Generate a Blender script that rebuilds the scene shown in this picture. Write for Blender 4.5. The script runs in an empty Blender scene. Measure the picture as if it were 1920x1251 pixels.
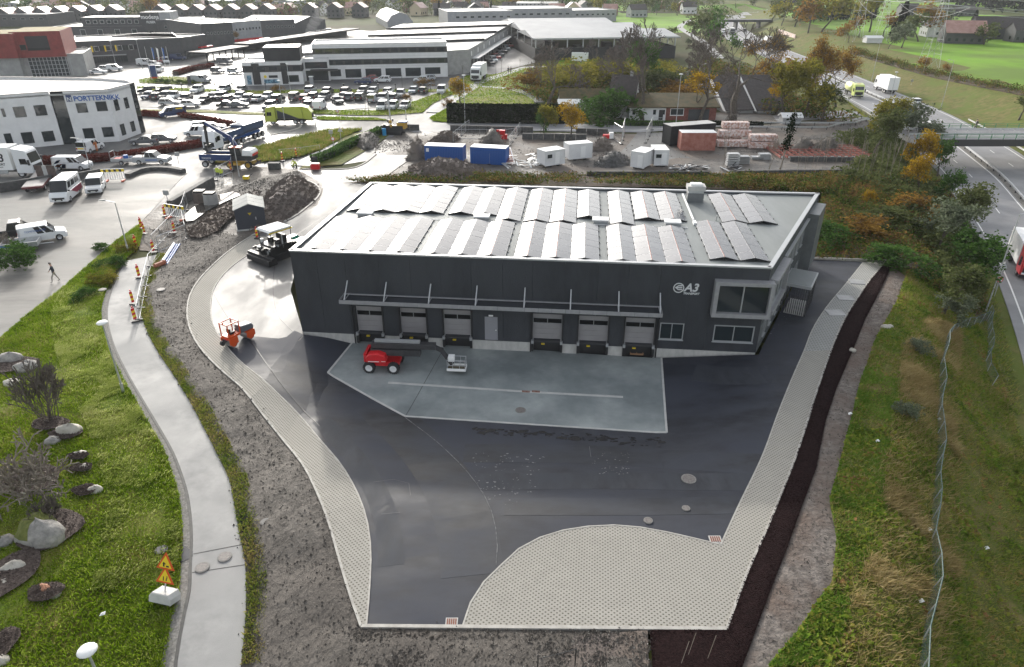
import bpy, math, random
import numpy as np
from mathutils import Vector, Matrix
from mathutils.geometry import delaunay_2d_cdt
PI=math.pi; R=math.radians
scene=bpy.context.scene; COL=scene.collection
rng=random.Random(7); nr=np.random.RandomState(7)
# ---------------- camera, sky, sun, exposure
FPX=1300.0; PITCH=27.7; CH=30.0
cam=bpy.data.objects.new('camera',bpy.data.cameras.new('camera')); COL.objects.link(cam); scene.camera=cam
cam.data.sensor_width=36; cam.data.lens=FPX*36/1920; cam.data.clip_end=6000; cam.data.clip_start=.5
cam.location=(0,0,CH); cam.rotation_euler=(R(90-PITCH),0,0)
SUN_EL,SUN_AZ=20.0,-19.0      # azimuth from +Y, negative = to the left
w=bpy.data.worlds.new('World'); scene.world=w; w.use_nodes=True; nt=w.node_tree; nt.nodes.clear()
N=nt.nodes.new; LK=nt.links.new
sky=N('ShaderNodeTexSky'); sky.sky_type='NISHITA'; sky.sun_disc=False; sky.sun_elevation=R(SUN_EL); sky.sun_rotation=R(SUN_AZ); sky.dust_density=3; sky.air_density=1.0; sky.ozone_density=1
hs=N('ShaderNodeHueSaturation'); hs.inputs['Saturation'].default_value=.32; LK(sky.outputs[0],hs.inputs['Color'])
tc=N('ShaderNodeTexCoord'); mp=N('ShaderNodeMapping'); mp.inputs['Scale'].default_value=(1,1,3.2); LK(tc.outputs['Generated'],mp.inputs[0])
nz=N('ShaderNodeTexNoise'); nz.inputs['Scale'].default_value=2.2; nz.inputs['Detail'].default_value=7; LK(mp.outputs[0],nz.inputs[0])
cr=N('ShaderNodeValToRGB'); cr.color_ramp.elements[0].position=.40; cr.color_ramp.elements[1].position=.62; cr.color_ramp.elements[0].color=(1.05,1.05,1.05,1); cr.color_ramp.elements[1].color=(2.25,2.25,2.22,1); LK(nz.outputs[0],cr.inputs[0])
mx=N('ShaderNodeMix'); mx.data_type='RGBA'; mx.blend_type='MULTIPLY'; mx.inputs[0].default_value=1; LK(hs.outputs[0],mx.inputs[6]); LK(cr.outputs[0],mx.inputs[7])
bg=N('ShaderNodeBackground'); bg.inputs[1].default_value=.15; LK(mx.outputs[2],bg.inputs[0])
wo=N('ShaderNodeOutputWorld'); LK(bg.outputs[0],wo.inputs[0])
sd=bpy.data.lights.new('sun','SUN'); sd.energy=2.2; sd.angle=R(1.5); sd.color=(1,.95,.87)
so=bpy.data.objects.new('sun',sd); COL.objects.link(so)
SD=Vector((math.sin(R(SUN_AZ))*math.cos(R(SUN_EL)),math.cos(R(SUN_AZ))*math.cos(R(SUN_EL)),math.sin(R(SUN_EL))))
so.rotation_euler=SD.to_track_quat('Z','Y').to_euler(); so.location=(-100,300,150)
scene.view_settings.view_transform='Standard'; scene.view_settings.look='None'; scene.view_settings.gamma=1; scene.view_settings.exposure=.5
scene.render.engine='CYCLES'
# ---------------- helpers: noise, terrain, pixel -> ground
def vn(x,y,s,seed=0):
    x=np.asarray(x,float)/s+seed*17.3; y=np.asarray(y,float)/s+seed*9.1
    i=np.floor(x); j=np.floor(y); f=x-i; g=y-j; f=f*f*(3-2*f); g=g*g*(3-2*g)
    def H(a,b):
        q=np.sin(a*127.1+b*311.7+seed*3.7)*43758.5453
        return q-np.floor(q)
    return (H(i,j)*(1-f)+H(i+1,j)*f)*(1-g)+(H(i,j+1)*(1-f)+H(i+1,j+1)*f)*g
def fbm(x,y,s,seed=0,o=4):
    t=0;a=.5
    for k in range(o): t=t+a*(vn(x,y,s/2**k,seed+k)-.5); a*=.55
    return t
def sst(t): t=np.clip(t,0,1); return t*t*(3-2*t)
MC=np.array([(-40,-150),(10,-45),(30,-5),(44,25),(56,46),(66.5,66),(77,88.5),(87.5,115),(94,132),(99,149),(103,164),(110.6,198),(115.7,241),(122,305),(127,369),(132,417),(139,464),(149,521),(166,590),(195,660),(240,740),(300,820),(380,900),(480,1000),(700,1150)],float)
def catmull(p,n=6,closed=False):
    p=np.asarray(p,float); q=np.vstack([2*p[0]-p[1],p,2*p[-1]-p[-2]]); out=[]
    if closed: q=np.vstack([p[-1],p,p[0],p[1]])
    m=len(p) if closed else len(p)-1
    for i in range(m):
        a,b,c,d=q[i],q[i+1],q[i+2],q[i+3]
        for k in range(n):
            t=k/n; out.append(.5*((2*b)+(-a+c)*t+(2*a-5*b+4*c-d)*t*t+(-a+3*b-3*c+d)*t**3))
    if not closed: out.append(p[-1])
    return np.array(out)
MCS=catmull(MC,4)
MA_=MCS[:-1]; MD_=MCS[1:]-MCS[:-1]; ML_=(MD_**2).sum(1)
def mdist(x,y):
    x=np.asarray(x,float); y=np.asarray(y,float); sh=x.shape; xf=x.ravel(); yf=y.ravel(); out=np.empty(xf.size)
    for i in range(0,xf.size,20000):
        X_=xf[i:i+20000][:,None]-MA_[:,0]; Y_=yf[i:i+20000][:,None]-MA_[:,1]; t=np.clip((X_*MD_[:,0]+Y_*MD_[:,1])/ML_,0,1); ex=X_-MD_[:,0]*t; ey=Y_-MD_[:,1]*t
        r2=ex*ex+ey*ey; k=r2.argmin(1); j=np.arange(len(k)); out[i:i+20000]=np.sqrt(r2[j,k])*np.where(ex[j,k]*MD_[k,1]-ey[j,k]*MD_[k,0]>0,1,-1)
    return out.reshape(sh)
BA=np.array([-19.61,57.52]); BANG=R(-5.6); BU=np.array([math.cos(BANG),math.sin(BANG)]); BV=np.array([-BU[1],BU[0]])
DEEP=-5.5
def hfun(x,y):
    x=np.asarray(x,float); y=np.asarray(y,float); d=mdist(x,y)
    h=np.where(d<0, DEEP*(1-sst((-d-12.2)/11)), (DEEP-.8)*(1-sst((d-12)/20))+.8)
    s=(x-BA[0])*BU[0]+(y-BA[1])*BU[1]; t=-((x-BA[0])*BV[0]+(y-BA[1])*BV[1])
    a=np.clip(s/4.6,0,1)*np.clip((41.2-s)/9.5,0,1); b=1-sst((t-9)/15)
    h=h-1.0*a*b*(t>-2)*(t<26)*(d<-5)
    h=h+sst((y-900)/1400)*110*(.7+.6*vn(x,y,500,3))+sst((np.abs(x)-700)/900)*50
    return h
SP,CP=math.sin(R(PITCH)),math.cos(R(PITCH))
def P(px,py,z=None):
    u=(px-960)/FPX; v=(py-625.5)/FPX; d=(u,CP-v*SP,-SP-v*CP)
    if z is not None: t=(z-CH)/d[2]; return Vector((d[0]*t,d[1]*t,z))
    z0=0.
    for _ in range(14):
        t=(z0-CH)/d[2]; z1=float(hfun(d[0]*t,d[1]*t)); z0=z0+.6*(z1-z0)
    t=(z0-CH)/d[2]; return Vector((d[0]*t,d[1]*t,z0))
def P2(pts,z=None): return np.array([P(a,b,z)[:2] for a,b in pts])
def HT(px,py,pt):
    q=P(px,py); v=(pt-625.5)/FPX; return CH+q.y*(-SP-v*CP)/(CP-v*SP)-q.z
def PW(px,py):  # pixel -> (s,z) on the dock building's front wall
    u=(px-960)/FPX; v=(py-625.5)/FPX; d=np.array([u,CP-v*SP,-SP-v*CP]); t=(BA@BV)/(d[:2]@BV); p=d*t
    return float((p[:2]-BA)@BU),float(CH+p[2])
def inpoly(x,y,poly):
    ins=np.zeros(np.shape(x),bool); n=len(poly); j=n-1
    for i in range(n):
        xi,yi=poly[i]; xj,yj=poly[j]
        c=((yi>y)!=(yj>y))&(x<(xj-xi)*(y-yi)/(yj-yi+1e-12)+xi); ins^=c; j=i
    return ins
# ---------------- materials
MATS={}
def mat(name,c1,c2=None,rough=.7,rr=0,ns=3.,metal=0,bump=0,bs=None,emit=None,spec=.5,detail=5,ramp=(.35,.65),stretch=None,alpha=1,c3=None,rramp=(.35,.65),big=None,sat=1):
    if name in MATS: return MATS[name]
    m=bpy.data.materials.new(name); MATS[name]=m; m.use_nodes=True; t=m.node_tree; b=t.nodes['Principled BSDF']
    b.inputs['Base Color'].default_value=(*c1,1); b.inputs['Roughness'].default_value=rough; b.inputs['Metallic'].default_value=metal; b.inputs['Specular IOR Level'].default_value=spec
    m.diffuse_color=(*c1,1)
    if alpha<1: b.inputs['Alpha'].default_value=alpha
    if emit: b.inputs['Emission Color'].default_value=(*emit[:3],1); b.inputs['Emission Strength'].default_value=emit[3]
    if c2 is None and not rr and not bump: return m
    g=t.nodes.new('ShaderNodeNewGeometry'); src=g.outputs['Position']
    if stretch:
        mp=t.nodes.new('ShaderNodeMapping'); mp.inputs['Scale'].default_value=stretch[:3]
        if len(stretch)>3: mp.inputs['Rotation'].default_value=(0,0,stretch[3])
        t.links.new(src,mp.inputs[0]); src=mp.outputs[0]
    def noise(s,d=detail,seed=0):
        n=t.nodes.new('ShaderNodeTexNoise'); n.inputs['Scale'].default_value=s; n.inputs['Detail'].default_value=d; n.inputs['Roughness'].default_value=.62; t.links.new(src,n.inputs[0]); return n
    def rmp(o,a,bb,ca,cb):
        r=t.nodes.new('ShaderNodeValToRGB'); r.color_ramp.elements[0].position=a; r.color_ramp.elements[1].position=bb; r.color_ramp.elements[0].color=ca; r.color_ramp.elements[1].color=cb; t.links.new(o,r.inputs[0]); return r
    if c2:
        r=rmp(noise(ns).outputs[0],ramp[0],ramp[1],(*c1,1),(*c2,1)); out=r.outputs[0]
        if c3:
            r2=rmp(noise(big or ns*.13).outputs[0],.42,.6,(0,0,0,1),(1,1,1,1)); x=t.nodes.new('ShaderNodeMix'); x.data_type='RGBA'; t.links.new(r2.outputs[0],x.inputs[0]); t.links.new(out,x.inputs[6]); x.inputs[7].default_value=(*c3,1); out=x.outputs[2]
        t.links.new(out,b.inputs['Base Color'])
    if rr:
        r=rmp(noise((big or ns*.2)).outputs[0],rramp[0],rramp[1],(rough,)*3+(1,),(rough+rr,)*3+(1,)); t.links.new(r.outputs[0],b.inputs['Roughness'])
    if bump:
        n=noise(bs or ns*2); bp=t.nodes.new('ShaderNodeBump'); bp.inputs['Strength'].default_value=min(1,bump); bp.inputs['Distance'].default_value=.12 if bump<1 else .12*bump; t.links.new(n.outputs[0],bp.inputs['Height']); t.links.new(bp.outputs[0],b.inputs['Normal'])
    return m
def leafmat(name,cols,tr=.35,rough=.6):
    if name in MATS: return MATS[name]
    m=bpy.data.materials.new(name); MATS[name]=m; m.use_nodes=True; t=m.node_tree; t.nodes.remove(t.nodes['Principled BSDF']); out=t.nodes['Material Output']
    m.diffuse_color=(*cols[0],1)
    g=t.nodes.new('ShaderNodeNewGeometry'); r=t.nodes.new('ShaderNodeValToRGB'); e=r.color_ramp.elements; K_=1. if max(max(c) for c in cols)<.045 else 1.45; cols=[tuple(v*K_ for v in c) for c in cols] if tr<.4 else cols
    e[0].color=(*cols[0],1); e[1].color=(*cols[-1],1)
    for i,c in enumerate(cols[1:-1]): q=e.new((i+1)/(len(cols)-1)); q.color=(*c,1)
    n=t.nodes.new('ShaderNodeTexNoise'); n.inputs['Scale'].default_value=.35; n.inputs['Detail'].default_value=3; t.links.new(g.outputs['Position'],n.inputs[0])
    a=t.nodes.new('ShaderNodeMath'); a.operation='MULTIPLY_ADD'; a.inputs[1].default_value=1.6; a.inputs[2].default_value=-.3-.35; t.links.new(n.outputs[0],a.inputs[0])
    ad=t.nodes.new('ShaderNodeMath'); ad.operation='MULTIPLY_ADD'; ad.inputs[1].default_value=.7; t.links.new(g.outputs['Random Per Island'],ad.inputs[0]); t.links.new(a.outputs[0],ad.inputs[2])
    t.links.new(ad.outputs[0],r.inputs[0])
    d=t.nodes.new('ShaderNodeBsdfDiffuse'); tl=t.nodes.new('ShaderNodeBsdfTranslucent'); ms=t.nodes.new('ShaderNodeMixShader'); ms.inputs[0].default_value=tr
    t.links.new(r.outputs[0],d.inputs[0]); t.links.new(r.outputs[0],tl.inputs[0]); t.links.new(d.outputs[0],ms.inputs[1]); t.links.new(tl.outputs[0],ms.inputs[2]); t.links.new(ms.outputs[0],out.inputs[0])
    return m
def paver_mat(name,ca,cb,pitch,ang,hole):
    m=mat(name,tuple(c*.88 for c in ca),tuple(c*.74 for c in ca),rough=.8,ns=1.2,rr=.1,spec=.2,c3=tuple(c*.80 for c in ca),ramp=(.3,.7)); t=m.node_tree; b=t.nodes['Principled BSDF']; base=b.inputs['Base Color'].links[0].from_socket
    g=t.nodes.new('ShaderNodeNewGeometry'); mp=t.nodes.new('ShaderNodeMapping'); mp.inputs['Rotation'].default_value=(0,0,ang); mp.inputs['Scale'].default_value=(2*PI/pitch[0],2*PI/pitch[1],1); t.links.new(g.outputs['Position'],mp.inputs[0])
    sx=t.nodes.new('ShaderNodeSeparateXYZ'); t.links.new(mp.outputs[0],sx.inputs[0])
    def mt(op,a,b2=None):
        q=t.nodes.new('ShaderNodeMath'); q.operation=op
        for i,v in enumerate((a,b2)):
            if v is None: continue
            if isinstance(v,(int,float)): q.inputs[i].default_value=v
            else: t.links.new(v,q.inputs[i])
        return q.outputs[0]
    s1=mt('SINE',sx.outputs[0]); s2=mt('SINE',sx.outputs[1]); pr=mt('MULTIPLY',s1,s2)
    mr=t.nodes.new('ShaderNodeMapRange'); mr.inputs[1].default_value=hole-.18; mr.inputs[2].default_value=hole+.18; t.links.new(pr,mr.inputs[0])
    x=t.nodes.new('ShaderNodeMix'); x.data_type='RGBA'; t.links.new(mr.outputs[0],x.inputs[0]); t.links.new(base,x.inputs[6]); x.inputs[7].default_value=(*cb,1); t.links.new(x.outputs[2],b.inputs['Base Color'])
    inv=mt('SUBTRACT',1.,mr.outputs[0]); bp=t.nodes.new('ShaderNodeBump'); bp.inputs['Strength'].default_value=.6; bp.inputs['Distance'].default_value=.03; t.links.new(inv,bp.inputs['Height']); t.links.new(bp.outputs[0],b.inputs['Normal'])
    return m
# ---------------- mesh building
def tag(o,label=None,cat=None,group=None,kind=None):
    if label: o['label']=label
    if cat: o['category']=cat
    if group: o['group']=group
    if kind: o['kind']=kind
    return o
def O(name,me,parent=None,loc=(0,0,0),rz=0,**k):
    o=bpy.data.objects.new(name,me); COL.objects.link(o); o.location=loc; o.rotation_euler=(0,0,rz)
    if parent is not None: o.parent=parent
    return tag(o,**k)
def E(name,label,cat,loc=(0,0,0),rz=0,group=None): 
    o=O(name,None,loc=loc,rz=rz,label=label,cat=cat,group=group); o.empty_display_size=.5; return o
def dup(o,loc=None,rz=None,parent=None,scale=None,**k):
    c=o.copy(); COL.objects.link(c)
    if parent is not None: c.parent=parent
    if loc is not None: c.location=loc
    if rz is not None: c.rotation_euler[2]=rz
    if scale is not None: c.scale=(scale,)*3 if not hasattr(scale,'__len__') else scale
    for ch in o.children: dup(ch,parent=c)
    return tag(c,**k)
class MB:
    def __init__(s): s.v=[];s.f=[];s.m=[]
    def add(s,vs,fs,m=0,M=None):
        n=len(s.v); s.v+= [tuple(M@Vector(q)) if M else tuple(q) for q in vs]; s.f+=[tuple(i+n for i in f) for f in fs]; s.m+=[m]*len(fs); return s
    def box(s,x0,x1,y0,y1,z0,z1,m=0,M=None):
        return s.add([(x0,y0,z0),(x1,y0,z0),(x1,y1,z0),(x0,y1,z0),(x0,y0,z1),(x1,y0,z1),(x1,y1,z1),(x0,y1,z1)],[(0,3,2,1),(4,5,6,7),(0,1,5,4),(1,2,6,5),(2,3,7,6),(3,0,4,7)],m,M)
    def cb(s,c,d,m=0,rz=0,ry=0):
        M=Matrix.Translation(c)@Matrix.Rotation(rz,4,'Z')@Matrix.Rotation(ry,4,'Y'); return s.box(-d[0]/2,d[0]/2,-d[1]/2,d[1]/2,-d[2]/2,d[2]/2,m,M)
    def tube(s,a,b,r,r2=None,n=6,m=0,cap=True):
        a=Vector(a);b=Vector(b);d=b-a
        if d.length<1e-6: return s
        r2=r if r2 is None else r2; q=d.to_track_quat('Z','Y'); vs=[]
        for p,rr in((a,r),(b,r2)):
            for k in range(n): vs.append(p+q@Vector((rr*math.cos(2*PI*k/n),rr*math.sin(2*PI*k/n),0)))
        fs=[(k,(k+1)%n,n+(k+1)%n,n+k) for k in range(n)]
        if cap: fs+=[tuple(range(n-1,-1,-1)),tuple(range(n,2*n))]
        return s.add(vs,fs,m)
    def path(s,pts,r,n=5,m=0):
        for a,b in zip(pts[:-1],pts[1:]): s.tube(a,b,r,n=n,m=m)
        return s
    def ext(s,prof,y0,y1,m=0,ch=0,M=None,ms=None):   # xz profile extruded along y, chamfered rims
        n=len(prof); cx=sum(p[0] for p in prof)/n; cz=sum(p[1] for p in prof)/n
        if ch:
            vs=[]; L=max(abs(p[0]-cx) for p in prof); Hh=max(abs(p[1]-cz) for p in prof)
            def sc(p): return (cx+(p[0]-cx)*(1-ch/L),cz+(p[1]-cz)*(1-ch/Hh))
            rings=[(y0,1),(y0+ch,0),(y1-ch,0),(y1,1)]
            for y,k in rings: vs+=[( (sc(p) if k else p)[0],y,(sc(p) if k else p)[1]) for p in prof]
            fs=[(r*n+(i+1)%n,r*n+i,(r+1)*n+i,(r+1)*n+(i+1)%n) for r in range(3) for i in range(n)]+[tuple(range(n)),tuple(range(4*n-1,3*n-1,-1))]
        else:
            vs=[(p[0],y0,p[1]) for p in prof]+[(p[0],y1,p[1]) for p in prof]; fs=[((i+1)%n,i,n+i,n+(i+1)%n) for i in range(n)]+[tuple(range(n)),tuple(range(2*n-1,n-1,-1))]
        return s.add(vs,fs,m,M)
    def prism(s,pts,z0,z1,m=0,top=None):
        n=len(pts); vs=[(p[0],p[1],z0) for p in pts]+[(p[0],p[1],z1) for p in pts]
        s.add(vs,[(i,(i+1)%n,n+(i+1)%n,n+i) for i in range(n)]+[tuple(range(n-1,-1,-1))],m); return s.add([vs[n+i] for i in range(n)],[tuple(range(n))],m if top is None else top)
    def wheel(s,c,r,wd,m=0,m2=1,n=14):
        x,y,z=c
        for ra,rb,ya,yb,mm in((r,r,-wd/2,wd/2,m),(r,r*.62,-wd/2,-wd/2-.01,m),(r*.62,r*.12,-wd/2-.01,-wd/2+.05,m2),(r,r*.62,wd/2,wd/2+.01,m),(r*.62,r*.12,wd/2+.01,wd/2-.05,m2)):
            vs=[(x+rr*math.cos(2*PI*k/n),y+yy,z+rr*math.sin(2*PI*k/n)) for rr,yy in((ra,ya),(rb,yb)) for k in range(n)]
            s.add(vs,[(k,(k+1)%n,n+(k+1)%n,n+k) for k in range(n)],mm)
        return s
    def ell(s,c,r,m=0,nu=10,nv=6,jit=0,rg=None,zmin=-1):
        vs=[];fs=[]
        for j in range(nv+1):
            th=PI*j/nv
            for i in range(nu):
                ph=2*PI*i/nu; k=1+(rg.uniform(-jit,jit) if rg else 0)
                vs.append((c[0]+r[0]*k*math.sin(th)*math.cos(ph),c[1]+r[1]*k*math.sin(th)*math.sin(ph),c[2]+r[2]*k*max(zmin,math.cos(th))))
        for j in range(nv):
            for i in range(nu): a=j*nu+i;b=j*nu+(i+1)%nu; fs.append((a,a+nu,b+nu,b))
        return s.add(vs,fs,m)
    def mesh(s,name,mats,smooth=False):
        me=bpy.data.meshes.new(name); me.from_pydata(s.v,[],s.f)
        for q in (mats if isinstance(mats,(list,tuple)) else [mats]): me.materials.append(q)
        me.polygons.foreach_set('material_index',s.m)
        if smooth: me.polygons.foreach_set('use_smooth',[True]*len(s.f))
        me.update(); return me
    def obj(s,name,mats,parent=None,loc=(0,0,0),rz=0,smooth=False,**k): return O(name,s.mesh(name,mats,smooth),parent,loc,rz,**k)
def npmesh(name,V,F,mats,mi=None,smooth=False):
    me=bpy.data.meshes.new(name); V=np.asarray(V,np.float32).reshape(-1,3); F=np.asarray(F,np.int32); k=F.shape[1]
    me.vertices.add(len(V)); me.vertices.foreach_set('co',V.ravel()); me.loops.add(F.size); me.loops.foreach_set('vertex_index',F.ravel())
    me.polygons.add(len(F)); me.polygons.foreach_set('loop_start',np.arange(0,F.size,k,dtype=np.int32)); me.polygons.foreach_set('loop_total',np.full(len(F),k,np.int32))
    for q in (mats if isinstance(mats,(list,tuple)) else [mats]): me.materials.append(q)
    if mi is not None: me.polygons.foreach_set('material_index',np.asarray(mi,np.int32))
    me.polygons.foreach_set('use_smooth',np.full(len(F),bool(smooth)))
    me.update(); me.validate(); return me
def segs_mesh(name,S,mats,n=3):  # S: rows x0,y0,z0,x1,y1,z1,r0,r1
    S=np.asarray(S,float); a=S[:,:3]; b=S[:,3:6]; d=b-a; d/=np.linalg.norm(d,axis=1)[:,None]+1e-9
    u=np.cross(d,np.where(np.abs(d[:,2:3])>.9,[[1.,0,0]],[[0,0,1.]])); u/=np.linalg.norm(u,axis=1)[:,None]+1e-9; w_=np.cross(d,u); vs=[]
    for p,r in((a,S[:,6]),(b,S[:,7])):
        for k in range(n): vs.append(p+r[:,None]*(u*math.cos(2*PI*k/n)+w_*math.sin(2*PI*k/n)))
    V=np.stack(vs,1).reshape(-1,3); base=np.arange(len(S))[:,None,None]*(2*n); q=np.array([[k,(k+1)%n,n+(k+1)%n,n+k] for k in range(n)])[None]
    return npmesh(name,V,(base+q).reshape(-1,4),mats)
def leaves_mesh(name,C,size,mats,flat=.3,rs=nr,up=0):  # one bent leaf clump (2 triangles) per centre
    C=np.asarray(C,float); n=len(C); sz=np.asarray(size)*np.ones(n)*rs.uniform(.6,1.3,n)
    a=rs.normal(size=(n,3)); a[:,2]*=flat; a/=np.linalg.norm(a,axis=1)[:,None]+1e-9; b=np.cross(a,rs.normal(size=(n,3))); b/=np.linalg.norm(b,axis=1)[:,None]+1e-9
    if up: b=b*(1-up)+np.array([0,0,up]); 
    s_=sz[:,None]; V=np.stack([C-a*s_*.5,C-b*s_*.45+a*0,C+a*s_*.5,C+b*s_*.55],1).reshape(-1,3); F=np.arange(4*n).reshape(n,4)
    return npmesh(name,V,F,mats)
def blades_mesh(name,XY,hgt,wid,mats,zoff=0,lean=.5,rs=nr,wind=(0.25,-.35)):
    n=len(XY); z=hfun(XY[:,0],XY[:,1])+zoff; an=rs.uniform(0,2*PI,n); h=hgt*rs.uniform(.5,1.35,n); w_=wid*rs.uniform(.6,1.3,n)
    dx=np.cos(an)*w_;dy=np.sin(an)*w_; lx=rs.normal(0,lean,n)*h+wind[0]*h; ly=rs.normal(0,lean,n)*h+wind[1]*h; b=np.stack([XY[:,0],XY[:,1],z],1)
    V=np.stack([b+np.stack([-dx,-dy,0*dx-.02],1),b+np.stack([dx,dy,0*dx-.02],1),b+np.stack([lx,ly,h],1)],1).reshape(-1,3)
    return npmesh(name,V,np.arange(3*n).reshape(n,3),mats)
def sample_poly(poly,n,rs=nr,dens=None):
    x0,y0=poly.min(0); x1,y1=poly.max(0); out=[]; c=0; 
    for _ in range(60):
        q=np.stack([rs.uniform(x0,x1,n*2),rs.uniform(y0,y1,n*2)],1); m=inpoly(q[:,0],q[:,1],poly)
        if dens is not None: m&=rs.uniform(0,1,len(q))<dens(q[:,0],q[:,1])
        out.append(q[m]); c+=m.sum()
        if c>=n: break
    return np.vstack(out)[:n]
def dens_poly(poly,step):
    out=[];n=len(poly)
    for i in range(n):
        a=poly[i];b=poly[(i+1)%n]; k=max(1,int(np.hypot(*(b-a))/step)); out+=[a+(b-a)*j/k for j in range(k)]
    return np.array(out)
def sheet(name,m,poly,off=.03,step=2.,amp=0,ns=2.,seed=1,kind='structure',mound=0,parent=None,**k):
    poly=np.asarray(poly,float); poly=poly[np.linalg.norm(poly-np.roll(poly,1,0),axis=1)>.02]; poly=dens_poly(poly,step); x0,y0=poly.min(0); x1,y1=poly.max(0)
    gx,gy=np.meshgrid(np.arange(x0+step/2,x1,step),np.arange(y0+step/2,y1,step)); g=np.stack([gx.ravel(),gy.ravel()],1)
    g=g+nr.uniform(-.2,.2,g.shape)*step if len(g) else g; g=g[inpoly(g[:,0],g[:,1],poly)] if len(g) else g
    # keep away from the rim
    if len(g):
        keep=np.ones(len(g),bool)
        for i in range(0,len(poly)): keep&=((g-poly[i])**2).sum(1)>(step*.35)**2
        g=g[keep]
    pts=[Vector(p) for p in poly]+[Vector(p) for p in g]; nb=len(poly)
    vo,_,fo,_,_,_=delaunay_2d_cdt(pts,[(i,(i+1)%nb) for i in range(nb)],[],1,1e-4,True)
    V=np.array([(v.x,v.y) for v in vo]); z=hfun(V[:,0],V[:,1])+off
    if amp or mound:
        dm=np.full(len(V),1e9)
        for i in range(nb):
            a=poly[i];b=poly[(i+1)%nb]; d=b-a; L=d@d+1e-9; t=np.clip(((V-a)@d)/L,0,1); dm=np.minimum(dm,np.linalg.norm(V-a-d*t[:,None],axis=1))
        z=z+amp*(fbm(V[:,0],V[:,1],ns,seed)+.35)*sst(dm/1.0)+mound*sst(dm/max(.1,dm.max()))
    F=[]
    for f in fo:
        for k2 in range(1,len(f)-1): F.append((f[0],f[k2],f[k2+1]))
    F=np.array(F); cc=V[F].mean(1); F=F[inpoly(cc[:,0],cc[:,1],poly)]; a=V[F[:,1]]-V[F[:,0]]; b=V[F[:,2]]-V[F[:,0]]; fl=(a[:,0]*b[:,1]-a[:,1]*b[:,0])<0; F[fl]=F[fl][:,::-1]
    return O(name,npmesh(name,np.column_stack([V,z]),F,m,smooth=bool(amp or mound)),parent,kind=kind,**k)
def offs(pl,d):
    pl=np.asarray(pl,float); t=np.gradient(pl,axis=0); t/=np.linalg.norm(t,axis=1)[:,None]+1e-9; return pl+np.stack([t[:,1],-t[:,0]],1)*d
def resamp(pl,step):
    pl=np.asarray(pl,float); d=np.r_[0,np.cumsum(np.linalg.norm(np.diff(pl,axis=0),axis=1))]; n=max(2,int(d[-1]/step)+1); q=np.linspace(0,d[-1],n); return np.stack([np.interp(q,d,pl[:,0]),np.interp(q,d,pl[:,1])],1)
def strip_mesh(name,m,pl,w0,w1,z0,z1,step=1.5,mb=None,mi=0):  # ribbon from offset w0..w1 (right positive), raised to z1 with skirts to z0
    pl=resamp(pl,step); a=offs(pl,w0); b=offs(pl,w1); za=hfun(a[:,0],a[:,1]); zb=hfun(b[:,0],b[:,1]); n=len(pl)
    V=np.concatenate([np.column_stack([a,za+z0]),np.column_stack([a,za+z1]),np.column_stack([b,zb+z1]),np.column_stack([b,zb+z0])])
    i=np.arange(n-1); F=[]
    for k in range(3): F.append(np.stack([k*n+i+1,k*n+i,(k+1)*n+i,(k+1)*n+i+1],1))
    e=np.array([[0,n,2*n,3*n],[4*n-1,3*n-1,2*n-1,n-1]]); F=np.vstack(F+[e]); return npmesh(name,V,F[:,::-1] if w1>w0 else F,m)
def strip(name,m,pl,w0,w1,z1=.05,z0=-.1,step=1.5,kind='structure',**k): return O(name,strip_mesh(name,m,pl,w0,w1,z0,z1,step),kind=kind,**k)
# ---------------- material set
M_asph=mat('new_asphalt',(.009,.010,.014),(.038,.042,.054),rough=.50,rr=.28,ns=.55,ramp=(.3,.72),spec=.26,c3=(.040,.044,.058),big=.13,stretch=(.6,1.3,1,.3),bump=.12,bs=28,detail=8)
M_wet=mat('wet_asphalt',(.10,.10,.10),(.16,.16,.155),spec=.25,rough=.46,rr=.3,ns=.35,c3=(.10,.10,.10),big=.07,bump=.08,bs=14,stretch=(1,.45,1,.5),detail=8)
M_road=mat('motorway_asphalt',(.20,.20,.205),(.26,.26,.265),spec=.35,rough=.6,rr=.15,ns=.2,bump=.05,bs=10)
M_path=mat('path_asphalt',(.20,.20,.197),(.29,.287,.28),spec=.35,rough=.55,rr=.2,ns=.9,bump=.08,bs=20,c3=(.24,.24,.235),detail=8)
M_lot=mat('lot_asphalt',(.07,.066,.06),(.17,.16,.145),spec=.3,rough=.5,rr=.3,ns=.22,c3=(.24,.235,.22),big=.06,bump=.1,bs=9,stretch=(.5,1.5,1,-.5),detail=8)
M_conc=mat('apron_concrete',(.20,.225,.225),(.31,.335,.33),rough=.55,rr=.25,ns=.3,c3=(.135,.155,.16),big=.09,bump=.05,bs=6,detail=9)
M_conc2=mat('pale_concrete',(.40,.40,.385),(.50,.49,.47),rough=.8,ns=1.5,bump=.1)
M_kerb=mat('kerb_stone',(.33,.31,.28),(.46,.44,.40),rough=.75,ns=2,bump=.1)
M_pav=paver_mat('grass_pavers',(.43,.41,.365),(.13,.12,.095),(.30,.265),.1,.52)
M_pav2=paver_mat('lined_pavers',(.40,.40,.38),(.20,.20,.18),(.36,.5),.95,.42)
M_soil=mat('grey_soil',(.062,.054,.045),(.165,.147,.127),rough=.85,ns=1.3,bump=2.2,bs=2.6,stretch=(1,.6,1,.6),c3=(.085,.073,.062),big=.09,detail=9)
M_soil2=mat('brown_soil',(.085,.065,.052),(.17,.135,.11),rough=.9,ns=.9,bump=1,bs=3,detail=9,c3=(.12,.10,.09))
M_wsoil=mat('wet_site_ground',(.045,.042,.038),(.16,.148,.133),rough=.5,rr=.4,ns=.4,spec=.3,bump=1.4,bs=1.8,detail=9,c3=(.15,.125,.105),big=.1)
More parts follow.
